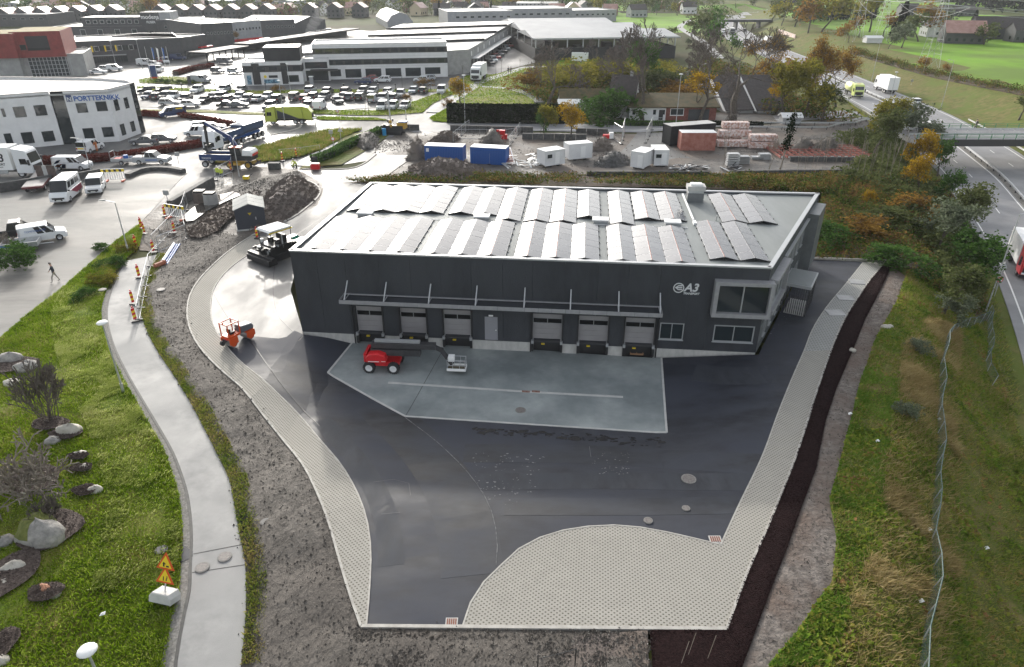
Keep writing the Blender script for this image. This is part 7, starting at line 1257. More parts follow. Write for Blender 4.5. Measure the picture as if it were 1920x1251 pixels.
for px,py,lb in((255,604,'striped hazard marker closest to the camera on the footpath'),(251,572,'striped marker just behind the nearest one on the footpath'),(262,522,'striped marker at the middle of the footpath row'),(289,475,'striped marker on the snow-white path edge by the mesh fence'),(272,440,'striped marker at the right of the pair on the gravel'),(266,430,'striped marker at the left of the pair on the gravel'),(328,438,'striped marker standing in the gravel between the fences'),(256,465,'striped marker at the tip of the grass bank'),(310,407,'striped marker behind the warning barrier'),(483,449,'striped marker at the kerb below the dark kiosk'),(530,303,'striped marker left of the two kneeling workers'),(556,296,'striped marker behind the two kneeling workers'),(434,322,'striped marker in front of the wheeled excavator')): marker(px,py,1,lb)
def barrier_sign(px,py,rz,label):
    p=P(px,py); r=E('barrier_sign',label,'barrier sign',p+Vector((0,0,.1)),R(rz)); r.scale=(1.15,)*3
    for k in range(9): MB().box(-1.5+k/3,-1.5+(k+1)/3,-.03,.03,1.3,1.65).obj('warning_block',[M_yel if k%2==0 else M_blk],r)
    for k in range(10): MB().box(-1.45+k*.31,-1.33+k*.31,-.02,.02,.35,1.28).obj('picket',[M_white],r)
    MB().box(-1.5,1.5,-.03,.03,.25,.34).obj('rail',[M_steel],r); MB().box(-1.5,1.5,-.035,.035,1.66,1.7).obj('rail',[M_steel],r)
    for x in(-1.1,1.1): MB().box(x-.15,x+.15,-.5,.5,0,.15).obj('foot',[M_orange],r)
barrier_sign(216,341,8,'yellow-black striped work barrier standing on the left lot'); barrier_sign(331,412,-22,'yellow-black striped work barrier at the end of the mesh fence lane')
def mfence(pts,label,h=1.9,m=None,mesh=6,foot=True,name='mesh_fence',z=.1):
    w_=P2(pts); r=E(name,label,'fence',(w_[0][0],w_[0][1],0)); mm=m or M_steel
    for a,b in zip(w_[:-1],w_[1:]):
        n=max(1,round(np.linalg.norm(b-a)/3.3))
        for k in range(n):
            p=a+(b-a)*k/n; q=a+(b-a)*(k+1)/n; zp=float(hfun(*p))+z; zq=float(hfun(*q))+z; P_=Vector((*(p-w_[0]),zp)); Q=Vector((*(q-w_[0]),zq)); U=Vector((0,0,h)); lo=Vector((0,0,.12))
            MB().tube(P_+lo,Q+lo,.035,n=4).tube(P_+U,Q+U,.035,n=4).tube(P_+lo,P_+U,.035,n=4).tube(Q+lo,Q+U,.035,n=4).obj('panel_frame',[mm],r)
            g=MB()
            for i in range(1,mesh): g.tube(P_+(Q-P_)*i/mesh+lo,P_+(Q-P_)*i/mesh+U,.008,n=3)
            for i in range(1,4): g.tube(P_+U*i/4,Q+U*i/4,.008,n=3)
            tag(g.obj('wire_mesh',[mm],r),kind='stuff')
            if foot: MB().box(-.35,.35,-.12,.12,0,.15).obj('foot',[M_blk],r,P_)
mfence([(262,602),(270,560),(283,502),(300,482)],'low tubular site fence along the right side of the footpath',h=1.5)
mfence([(290,470),(318,440),(345,408),(352,385)],'mesh fence lane running diagonally over the gravel, right side'); mfence([(345,420),(352,450),(300,474)],'mesh fence lane running diagonally over the gravel, near side')
mfence([(322,395),(340,385),(400,350),(438,338)],'galvanised fence beside the concrete barrier of the trench',h=1.2); mfence([(405,340),(436,322),(440,300)],'fence panels around the surveyors near the excavator')
mfence([(855,262),(900,262),(950,262),(975,258)],'mesh fence along the black barriers, left part'); mfence([(850,268),(880,243)],'single leaning mesh panel at the left black barrier'); mfence([(955,275),(975,248)],'leaning mesh panels beside the red barriers'); mfence([(1150,262),(1165,272),(1170,252)],'tall gate frame left of the site road',h=3.2); mfence([(1210,270),(1222,245),(1243,246)],'tall gate fence right of the site road',h=2.6)
mfence([(825,300),(860,300)],'mesh panel before the left blue container'); mfence([(918,310),(952,306)],'mesh panel before the right blue container'); mfence([(525,292),(565,288),(600,283)],'mesh fence panels laid along the verge by the workers',h=1.0)
mfence([(28,497),(40,497)],'tiny fence rail beside the evergreen shrub',h=.8,foot=False)
# green wire fence on the right bank
M_gw=mat('green_wire',(.05,.09,.08),rough=.6); wf=P2([(1850,590),(1852,640),(1845,690),(1858,725)]); wf1=P2([(1848,602),(1790,620),(1772,640),(1760,690),(1757,740),(1755,800),(1757,840),(1750,900),(1745,960),(1742,1010),(1748,1060),(1738,1130),(1728,1190),(1720,1260),(1712,1330)])
def wirefence(w_,label,lean=.35):
    w_=resamp(w_,2.2); r=E('wire_fence',label,'fence',(w_[0][0],w_[0][1],0)); g=MB(); T=[]
    for i,a in enumerate(w_):
        z=float(hfun(*a)); l=lean*(1+.5*math.sin(i*1.7)); x,y=a-w_[0]; t=Vector((x+l*.8,y+.1*math.sin(i),z+1.25+.15*math.sin(i*2.3))); MB().tube((x,y,z-.2),t,.035,n=5).obj('post',[M_steel],r); T.append((Vector((x,y,z+.05)),t))
    for (a,ta),(b,tb) in zip(T[:-1],T[1:]):
        g.tube(ta,tb,.035,n=4)
        for k in range(1,7): f=k/7; g.tube(a+(ta-a)*f,b+(tb-b)*f,.009,n=3)
        for k in range(9): f=k/9; g.tube(a+(b-a)*f,ta+(tb-ta)*f,.008,n=3)
    tag(g.obj('wire_mesh',[M_gw],r),kind='stuff')
wirefence(wf1,'sagging green wire fence running down the right bank'); wirefence(wf,'short green wire fence piece close to the motorway shoulder')
# warning signs by the path
p=P(311,1132); r=E('road_work_sign','two stacked orange-edged triangular warning signs on a concrete block','warning sign',p+Vector((0,0,.25)),R(-14)); r.scale=(1.1,)*3
MB().ext([(-.6,0),(.6,0),(.6,.3),(.45,.5),(-.45,.5),(-.6,.3)],-.4,.4,0,ch=.04).obj('concrete_foot',[M_conc2],r); MB().tube((0,0,.5),(0,-.0,2.3),.035,n=6).obj('post',[M_steel],r)
for i,zc in enumerate((1.15,1.85)):
    o=MB().add([(-.5,-.05,zc-.25),(.5,-.05,zc-.25),(0,-.05,zc+.6),(-.5,-.02,zc-.25),(.5,-.02,zc-.25),(0,-.02,zc+.6)],[(0,1,2),(5,4,3),(0,3,4,1),(1,4,5,2),(2,5,3,0)]).obj('sign_plate',[M_orange],r); MB().add([(-.36,-.056,zc-.17),(.36,-.056,zc-.17),(0,-.056,zc+.44)],[(0,1,2)]).obj('yellow_field',[M_yel],o)
    b=MB(); 
    if i==1: b.box(-.12,-.04,-.065,-.06,zc-.12,zc+.1).box(-.14,.02,-.065,-.06,zc+.0,zc+.05).box(.05,.2,-.065,-.06,zc-.13,zc-.05)
    else: b.box(-.1,-.05,-.065,-.06,zc-.13,zc+.08).box(.06,.11,-.065,-.06,zc-.13,zc+.0).box(.1,.14,-.065,-.06,zc-.02,zc+.12)
    b.obj('pictogram',[M_blk],o)
r.rotation_euler=(R(-22),0,R(-14))
def signpost(px,py,h,label,plate):
    p=P(px,py); r=E('road_sign',label,'road sign',p+Vector((0,0,.05))); MB().tube((0,0,0),(0,0,h),.05,n=6).obj('post',[M_steel],r)
    if plate=='tri': MB().add([(-.5,-.04,h-.3),(.5,-.04,h-.3),(0,-.04,h+.6),(-.5,0,h-.3),(.5,0,h-.3),(0,0,h+.6)],[(0,1,2),(5,4,3),(0,3,4,1),(1,4,5,2),(2,5,3,0)]).obj('sign_plate',[M_steel],r)
    elif plate=='disc': MB().tube((0,-.05,h),(0,0,h),.36,n=14).obj('sign_plate',[M_red],r); MB().tube((0,-.06,h),(0,-.05,h),.26,n=14).obj('sign_face',[M_white],r)
    elif plate=='rect': MB().box(-.4,.4,-.05,0,h-.7,h).obj('sign_plate',[M_alu],r)
    return r
signpost(640,268,2.4,'triangular road sign seen from behind at the verge tip','tri'); signpost(622,264,2.0,'grey panel sign next to the triangular one','rect'); signpost(626,277,1.6,'round red-rimmed sign low on the verge','disc'); signpost(634,222,1.6,'small round sign on the strip below the car park','disc'); signpost(829,195,3.,'blue and red sign beside the footway right of the car park','rect'); signpost(1866,545,3.2,'triangular sign seen from behind on the motorway lamp','tri'); signpost(1864,556,2.2,'round sign seen from behind below the triangular one','disc'); signpost(1708,160,1.8,'small grey sign plate in the cutting slope','rect'); signpost(316,383,2.0,'small square plate on a thin pole by the barrier','rect'); signpost(336,310,2.2,'small sign frame at the right end of the planted kerb','rect')
# manholes and grates
def disc(px,py,rad,label,m,name='manhole_cover',z=.08,ring=None,sq=False):
    p=P(px,py); r=E(name,label,'manhole cover' if not sq else 'drain grate',p+Vector((0,0,z)))
    if sq: 
        MB().box(-rad,rad,-rad*.8,rad*.8,-.05,.012).obj('frame',[M_conc2],r)
        for k in range(5): MB().box(-rad*.8+k*rad*.34,-rad*.8+k*rad*.34+rad*.22,-rad*.6,rad*.6,.013,.03).obj('bar',[mat('rusty_iron',(.16,.055,.03),(.26,.10,.06),rough=.8,ns=8)],r)
    else: MB().tube((0,0,-.05),(0,0,.012),rad,n=20).obj('rim',[ring or mat('cover_rim',(.16,.155,.145),(.24,.23,.215),rough=.8,ns=6)],r); MB().tube((0,0,.0),(0,0,.022),rad*.82,n=20).obj('lid',[m],r)
M_iron=mat('iron_cover',(.10,.09,.085),(.20,.18,.165),rough=.6,ns=9)
for a in((1291,900,.50,'largest manhole cover on the dark asphalt, upper right'),(1286,955,.26,'small manhole cover between the large one and the paving'),(1215,978,.28,'small manhole cover just above the paved arc'),(976,771,.42,'manhole cover on the grey concrete apron'),(380,1066,.40,'left manhole cover in the footpath crossing'),(422,1046,.40,'right manhole cover in the footpath crossing'),(645,546,.3,'round cover in the left verge of the footpath') if 0 else (194,549,.4,'pale round cover in the grass beside the footpath'),(303,549,.45,'round well ring in the bare soil right of the footpath')): disc(*a,M_iron,z=.10 if a[1]!=549 else .38)
disc(304,1036,.36,'shiny black cover in its asphalt apron on the lawn',M_blk,z=.22,ring=M_blk); disc(500,984,.32,'black round cover at the foot of the soil slope',M_blk,z=.25,ring=M_blk)
disc(847,1168,.32,'square rusty drain grate at the bottom kerb',None,'drain_grate',sq=True,z=.075); disc(1341,1013,.36,'rusty drain grate in the corner of the paving',None,'drain_grate',sq=True,z=.075)
for x,lb in((985,'left'),(1004,'right')): 
    p=P(x,736); r=E('drain_grate',f'{lb} slotted iron grate in the apron drain line','drain grate',p+Vector((0,0,.10)),R(-6)); [MB().box(-.28+k*.11,-.2+k*.11,-.13,.13,-.02,.01).obj('bar',[MATS['rusty_iron']],r) for k in range(6)]
for i,(x,y,s) in enumerate(((1606,530,1.),(1584,560,1.),(1566,588,1.1),)):
    p=P(x,y); O('steel_hatch',MB().box(-.75*s,.75*s,-.6*s,.6*s,-.05,.03).mesh('steel_hatch',[mat('hatch_plate',(.22,.22,.22),(.30,.30,.30),rough=.4,ns=1.5)]),loc=p+Vector((0,0,.09)),rz=R(-12+i*6),label=('uppermost','middle','lowest')[i]+' flat steel hatch set in the curved paving beside the entrance',cat='hatch')
# kiosk
a=P(492,432); r=E('transformer_kiosk','dark grey gable-roofed transformer kiosk with yellow warning mark by the soil mound','kiosk',(a.x-1.2,a.y-.2,.1),R(20)); r.scale=(1.2,)*3
MB().box(-1.6,1.6,-.0,4.2,0,.15).obj('plinth',[M_conc2],r); b=MB(); b.box(-1.5,1.5,.1,4.1,.152,2.3); b.add([(-1.5,.1,2.3),(1.5,.1,2.3),(0,.1,2.8),(-1.5,4.1,2.3),(1.5,4.1,2.3),(0,4.1,2.8)],[(0,1,2),(4,3,5)]); b.obj('wall',[M_dblue if 0 else mat('kiosk_grey',(.035,.04,.055),rough=.5)],r)
for s in(-1,1):
    for k in range(3): MB().add([(s*1.62,.0+k*1.42,2.27),(0,.0+k*1.42,2.86),(0,1.38+k*1.42,2.86),(s*1.62,1.38+k*1.42,2.27),(s*1.62,.0+k*1.42,2.33),(0,.0+k*1.42,2.92),(0,1.38+k*1.42,2.92),(s*1.62,1.38+k*1.42,2.33)],[(0,1,2,3),(4,7,6,5),(0,4,5,1),(2,6,7,3),(0,3,7,4)]).obj('roof_panel',[M_roof],r)
MB().add([(-.2,.09,1.9),(.2,.09,1.9),(0,.09,1.6)],[(0,1,2),(2,1,0)]).obj('warning_mark',[M_yel],r); MB().box(.5,.6,.06,.1,1.1,1.4).obj('handle',[M_steel],r)
# pipes
p=P(322,480); r=E('pipe_stack','bundle of long blue and grey plastic pipes lying on the weeds','pipes',(p.x,p.y,.15),math.atan2((P(338,462)-P(308,510)).y,(P(338,462)-P(308,510)).x)); 
for k,(y,z,m,l) in enumerate(((0,.12,M_blue,3.2),(.26,.12,M_blue,3),(.5,.12,M_steel,3.8),(.13,.33,M_blue,2.8),(-.25,.1,M_blue,3.3))): MB().tube((-l,y,z),(l,y,z),.11,n=8).obj('pipe',[m],r)
p=P(309,500); O('clay_pipe',MB().tube((-.6,0,.25),(.6,0,.25),.27,n=12).tube((.55,0,.25),(.75,0,.25),.33,n=12).mesh('clay_pipe',[mat('clay_orange',(.38,.14,.08),rough=.6)]),loc=(p.x-.4,p.y-.3,.15),rz=1.1,label='short orange-brown pipe piece with collar beside the blue pipes',cat='pipe')
# concrete barriers and containers
def barrier(px0,px1,label,m,h=.9,w_=.6,n=1,group=None):
    a=P(*px0);b=P(*px1); d=b-a; L=math.hypot(d.x,d.y)/n; an=math.atan2(d.y,d.x)
    for k in range(n):
        c=a+d*(k/n); b_=MB().ext([(0,0),(L-.08,0),(L-.08,.25),(L-.08,h),(0,h),(0,.25)],-w_/2,w_/2,0,ch=.05); tag(O('concrete_barrier',b_.mesh('concrete_barrier',[m]),loc=(c.x,c.y,c.z+.08),rz=an),label if n==1 else f'{label}, {ordn[k]} from the left','barrier',group)
M_dconc=mat('dark_concrete',(.045,.045,.045),(.09,.09,.088),rough=.8,ns=2)
barrier((751,245),(787,245),'black concrete block barrier by the yellow-blue machine',M_dconc,1.2,n=2,group='black barriers'); barrier((845,246),(1000,250),'black concrete block in the road-edge line',M_dconc,1.2,n=9,group='black barriers in the road-edge line'); barrier((979,262),(1100,264),'lower black concrete block behind the birches',M_dconc,1.2,n=6,group='black barriers behind the birches'); barrier((1080,252),(1140,254),'black concrete block left of the site road',M_dconc,1.2,n=3,group='black barriers left of the site road')
barrier((322,397),(400,350),'dark concrete wall block along the trench',M_dconc,1.5,.9,n=4,group='wall blocks along the trench'); barrier((505,318),(527,318),'low dark crate block left of the workers',M_dconc,1.1,1)
barrier((0,362),(102,345),'dark low retaining wall below the A3 truck',M_dconc,1.4,.5); barrier((142,340),(196,330),'dark retaining wall right of the wooden screen',M_dconc,1.2,.5); strip('kerb',M_dconc,cm([(240,334),(270,322),(310,320),(345,325)],4),-.5,.5,z1=.7)
p0_,p1_=P(75,345),P(112,345); r=E('wooden_screen','dark timber screen with a pale door beside the A3 truck','screen',p0_,math.atan2(p1_.y-p0_.y,p1_.x-p0_.x)); L=math.hypot(p1_.x-p0_.x,p1_.y-p0_.y)
for k in range(14): MB().box(k*L/14,(k+1)*L/14-.03,-.06,0,0,2.9).obj('board',[mat('screen_wood',(.07,.05,.045),(.12,.09,.08),rough=.8,ns=2) if not 5<=k<=7 else M_steel],r)
def container(px0,px1,dep,h,m,label,roof=None,name='container',door=True,zo=.15,sc=1):
    a=P(*px0);b=P(*px1); L=math.hypot(b.x-a.x,b.y-a.y); r=E(name,label,'container',(a.x,a.y,a.z+zo),math.atan2(b.y-a.y,b.x-a.x)); MB().box(.05,L-.05,.05,dep-.05,.1,h-.05).obj('body',[m],r); f=MB()
    for x in(0,L-.12): f.box(x,x+.12,-.0,.12,0,h).box(x,x+.12,dep-.12,dep,0,h)
    f.box(.12,L-.12,0,.1,h-.14,h).box(.12,L-.12,0,.1,0,.14).obj('frame',[m],r); MB().box(-.02,L+.02,-.02,dep+.02,h,h+.05).obj('roof',[roof or M_white],r)
    if name=='container':
        n=int(L/.3); c=MB()
        for k in range(n): c.box(.15+k*(L-.3)/n,.15+(k+.5)*(L-.3)/n,.0,.045,.16,h-.16)
        tag(c.obj('corrugation',[m],r),kind='stuff')
    return r,L
r,L=container((797,303),(868,306),2.6,2.6,M_blue,'left bright blue shipping container with white roof and small label'); MB().box(.3,.8,-.03,-.005,1.6,2.2).obj('label_plate',[M_white],r)
container((882,308),(948,312),2.6,2.8,M_blue,'right bright blue shipping container with white roof')
for (q0,q1,d,h,lb,wn) in (((1022,317),(1059,311),2.6,2.5,'white site cabin with small dark window, leftmost',1),((1066,304),(1110,300),2.4,2.6,'white site cabin on wheels with streaked roof, second from left',0),((1181,317),(1207,321),4,2.6,'small white cabin wagon left of the pair',0),((1225,315),(1252,315),4,2.6,'small white cabin wagon with dark window on its end',1)):
    r,L=container(q0,q1,d,h,M_wwall,lb,name='site_cabin',zo=.4); MB().box(L*.5,L*.5+.9,-.03,.04,.2,2.1).obj('door',[M_white],r)
    if wn: MB().box(L*.12,L*.12+.9,-.05,.045,1.3,1.9).obj('window',[M_glass],r)
    for x in(L*.3,L*.7): MB().wheel((x,.3,0),.35,.2,0,0).obj('wheel',[M_rub],r)
container((1255,275),(1338,268),3,3.6,M_blw,'tall black storage container behind the rusty one',roof=M_conc2); container((1275,284),(1340,284),2.8,3.2,mat('rust_red_paint',(.30,.10,.07),(.42,.19,.15),rough=.7,ns=1.2),'weathered rust-red container in front of the black one',roof=M_steel)
M_wrap=mat('wrapped_brick',(.38,.20,.15),(.62,.56,.54),rough=.5,ns=2.5,ramp=(.42,.58))
for i,(x,y,z,L) in enumerate(((1343,276,0,6.2),(1362,276,.0,0),(1402,279,0,5.2),(1345,270,1.3,6),(1402,278,1.25,5.0),(1350,266,2.5,5),(1340,264,0,5),(1420,268,0,3.5))):
    if not L: continue
    p=P(x,y); b=MB().ext([(0,0),(L,0),(L+.05,.6),(L,1.15),(0,1.15),(-.05,.6)],-.9,.9,0,ch=.12); tag(O('wrapped_pallet',b.mesh('wrapped_pallet',[M_wrap]),loc=(p.x,p.y,.2+z),rz=R(-1)),('lowest pink-white film-wrapped pallet row next to the rusty container','','lowest pink-white wrapped bale of the right pile','second pink-white wrapped bale on the left pile','upper pink-white wrapped bale of the right pile','topmost wrapped bale on the left pile','wrapped bale behind the left pile','short wrapped bale at the far right of the piles')[i],'pallet','film-wrapped bales')
# pallet cages, red steel frames, slab walls
for i,(x,y,lb) in enumerate(((1372,312,'taller grey wire crate on the slab'),(1392,308,'lower dark crate right of the wire crate'),(1432,300,'pale pallet stack before the red steel frames'),(1418,300,'flat pale slab stack left of the pallets'))):
    p=P(x,y); r=E('crate',lb,'crate',p+Vector((0,0,.2))); H=(2.0,1.2,.9,.4)[i]
    for k in range(5): MB().box(-1,1,-.7,.7,k*H/5,k*H/5+H/8).obj('layer',[M_steel if i in(0,2) else M_cwall],r)
    MB().box(-.95,.95,-.6,.6,H,H+.05).obj('top',[M_alu],r)
p=P(1462,300); r=E('steel_frame_stack','stack of rust-red steel grid frames lying in rows on the slab','steel frames',(p.x,p.y,.3)); M_rs=mat('rust_steel',(.26,.07,.05),(.36,.14,.11),rough=.7,ns=3)
for k in range(14): MB().box(k*1.25,k*1.25+.16,0,9,0,.35).obj('frame_bar',[M_rs],r); MB().box(k*1.25+.2,k*1.25+.75,0,.2,.1,.45).obj('end_plate',[M_white],r)
for k in range(6): MB().box(0,17,k*1.7,k*1.7+.12,.36,.48).obj('cross_bar',[M_rs],r)
barrier((1100,330),(1330,330),'long low concrete slab edge behind the scrub',M_dconc,.7,.4); barrier((1380,331),(1690,334),'long concrete plinth edge behind the saplings',M_dconc,.9,.5); barrier((1480,304),(1600,305),'dark upper plinth edge under the red frames',M_dconc,.9,.5)
p=P(978,312); r=E('steel_stair','rust-red steel stair section lying beside the blue container','stair',(p.x-2,p.y,.2),R(8))
for s in(-1.4,1.4): MB().tube((-s*.4+s,0,.1),(-s*.4+s,6,1.6),.12,n=4).obj('stringer',[M_white],r)
for k in range(9): MB().box(-.8,.8,k*.65,k*.65+.4,.15+k*.16,.22+k*.16).obj('tread',[M_rs],r)
for i,(x,y) in enumerate(((948,300),(962,312),(1000,312),(1008,298),(1012,306),(1290,320),(1306,318),(1275,322),(1370,320))):
    p=P(x,y); b=MB(); [b.cb((rng.uniform(-1.6,1.6),rng.uniform(-1.2,1.2),rng.uniform(.1,.6)),(rng.uniform(.8,2.6),rng.uniform(.1,.35),.08),rng.choice([0,0,1]),rng.uniform(0,3.1),rng.uniform(-.3,.3)) for _ in range(16)]
    tag(O('scrap_pile',b.mesh('scrap_pile',[[M_steel,M_white,M_rs],[M_dsteel,M_steel,M_blk]][i>4]),loc=(p.x,p.y,p.z+.15)),f'{["pale tangled metal scrap","dark broken slabs and beams"][i>4]} heap, {ordn[i if i<5 else i-5]} from the left beside the {["red stair","white wagons"][i>4]}','scrap','scrap heaps')
for i,(x,y,z) in enumerate(((940,266,0),(933,268,0),(946,262,0),(942,264,1.0),(936,262,.9))):
    p=P(x,y); tag(O('plastic_barrier',MB().ext([(-.6,0),(.6,0),(.5,.4),(.55,.95),(-.55,.95),(-.5,.4)],-.35,.35,0,ch=.05).mesh('plastic_barrier',[M_red]),loc=(p.x,p.y,.1+z),rz=rng.uniform(-.5,.5)),('front right','front left','rear right','topmost','upper rear')[i]+' red plastic barrier block in the jumbled pile','barrier','red plastic barriers')
p=P(1138,262); r=E('small_compactor','small red and white machine by the gate frame','machine',p+Vector((0,0,.1))); MB().box(-.8,.4,-.5,.5,.2,.9).obj('body',[M_red],r); MB().box(.4,1.2,-.5,.5,.2,1.3).obj('tank',[M_white],r)
# tracked machine at the hedge end, blue barrel, well rings, pump
p=P(737,252); r=E('drilling_machine','yellow, blue and black drilling machine with tall mast at the hedge end','drilling machine',p+Vector((0,0,.1)),R(-10)); MB().box(-2,2.5,-1,1,.5,1.8).obj('body',[M_blk],r); MB().box(1.2,2.9,-.9,.9,1.2,2.4).obj('hood',[M_hub],r); MB().box(1.5,3.1,-.7,.7,2.4,2.6).obj('blue_cover',[M_blue],r); MB().tube((-.3,0,1.5),(-.5,0,8.5),.16,n=6).obj('mast',[M_steel],r); MB().box(-2.2,2.2,-1.2,-.8,0,.6).box(-2.2,2.2,.8,1.2,0,.6).obj('tracks',[M_rub],r)
for k in range(14): MB().cb((rng.uniform(-2,1),rng.uniform(-1.2,1.2),rng.uniform(1,2.8)),(.5,.3,.5),0,rng.uniform(0,3)).obj('equipment',[rng.choice([M_blk,M_hub,M_dsteel])],r)
p=P(721,255); tag(O('blue_barrel',MB().tube((0,0,0),(0,0,1.4),.42,n=12).mesh('blue_barrel',[mat('cyan_paint',(.02,.25,.5))]),loc=(p.x,p.y,.1)),'small bright blue barrel left of the drilling machine','barrel')
for i,(x,y) in enumerate(((379,384),(398,388))): p=P(x,y); r=E('concrete_well',('brown','grey')[i]+' concrete well block standing in the trench water','well',(p.x,p.y,.4)); MB().tube((0,0,0),(0,0,1.5),1.1,1.0,n=8).obj('ring',[M_cwall if i else M_soil2],r); MB().box(-.7,.7,-.6,.6,1.5,1.75).obj('pump',[M_blk],r)
for i,(x,y) in enumerate(((457,428),(463,338))): p=P(x,y); r=E('plate_compactor','yellow plate compactor '+('beside the dark kiosk','on the gravel behind the surveyors')[i],'compactor',p+Vector((0,0,.1))); MB().box(-.5,.4,-.35,.35,.1,.6).obj('body',[M_yel],r); MB().tube((.3,0,.4),(1.1,0,1.0),.04).obj('handle',[M_blk],r)
p=P(592,319); r=E('red_generator','small red generator box beside the kerb workers','generator',p+Vector((0,0,.1))); MB().box(-.7,.7,-.5,.5,.1,1.0).obj('case',[M_red],r); MB().box(-.6,.6,-.4,.4,1.0,1.08).obj('lid',[M_white],r)
O('timber_pallet',MB().box(-.6,.6,-.4,-.25,0,.12).box(-.6,.6,-.1,.05,0,.12).box(-.6,.6,.25,.4,0,.12).box(-.6,-.5,-.4,.4,.12,.16).box(.5,.6,-.4,.4,.12,.16).box(-.05,.05,-.4,.4,.12,.16).mesh('timber_pallet',[mat('raw_timber',(.28,.16,.09),rough=.8)]),loc=P(1193,664)+Vector((0,0,.12)),rz=BANG,label='brown timber pallet lying below the rightmost dock door',cat='pallet')
# bin, bollards, posts along the car park
for i,x in enumerate((342,380,404,437,499,645,680,710,742,790,807,845)): 
    p=P(x,170 if x<500 else 171); r=E('bollard_lamp',f'short bollard lamp on the strip above the car park, {ordn[i]} from the left','bollard','' and None or p+Vector((0,0,.1)),0,'bollard lamps on the strip'); MB().tube((0,0,0),(0,0,1.5),.09,n=6).obj('post',[M_dsteel],r); MB().tube((0,0,1.5),(0,0,1.9),.2,n=8).obj('head',[M_blk],r)
for i,(x,y) in enumerate(((686,210),(692,216),(728,226),(762,228),(803,198),(824,190),(755,170),(868,150),(898,148),(930,142),(940,136),(975,135))): 
    p=P(x,y); r=E('young_tree',f'thin newly planted tree with support, {ordn[i]} from the left near the car park','tree',p,0,'young trees near the car park'); MB().tube((0,0,0),(0,0,4.2),.05,.03,n=5).obj('trunk',[M_bark2],r); MB().tube((0,0,3),(.5,.2,4.6),.025,n=3).tube((0,0,3.2),(-.5,-.1,4.5),.025,n=3).tube((0,0,3.6),(.1,.4,5),.02,n=3).obj('crown',[M_bark2],r)
p=P(356,158); r=E('info_pillar','grey information pillar beside the silver van','pillar',p); MB().box(-.4,.4,-.3,.3,0,2.3).obj('body',[M_dwall],r); MB().box(-.5,.5,-.4,.4,2.3,2.5).obj('cap',[M_white],r)
p=P(585,160); r=E('info_pillar','white-capped grey pillar before the office entrance','pillar',p); MB().box(-.5,.5,-.4,.4,0,2.3).obj('body',[M_gwall],r); MB().box(-.6,.6,-.5,.5,2.3,2.5).obj('cap',[M_white],r)
p=P(290,148); r=E('sign_pylon','dark sign pylon with orange base on the oval island','sign',p); MB().box(-1.1,1.1,-.25,.25,.6,4).obj('panel',[M_dblue],r); MB().box(-1.1,1.1,-.3,.3,0,.6).obj('base',[M_orange],r)
# rail posts at the bottom edge, dry stalks, railing
r=E('hand_rail','thin dark railing posts at the bottom picture edge','railing',P(1078,1250)); b0=P(1008,1262)-r.location; b1=P(1078,1250)-r.location; b2=P(1135,1240)-r.location
MB().tube(b0+Vector((0,0,-.3)),b0+Vector((0,0,1.3)),.03).tube(b1+Vector((0,0,-.3)),b1+Vector((0,0,1.3)),.03).tube(b0+Vector((0,0,1.0)),b1+Vector((0,0,1.25)),.02).obj('post',[M_blk],r)
for i,(x,y) in enumerate(((1275,1251),(1288,1235),(1325,1240))): p=P(x,y); O('dry_stalk',MB().tube((0,0,0),(.3,.2,1.6),.015,n=3).mesh('dry_stalk',[M_twig]),loc=p,label='thin pale dry stalk in the black bark, '+('left','middle','right')[i]+' one',cat='plant')
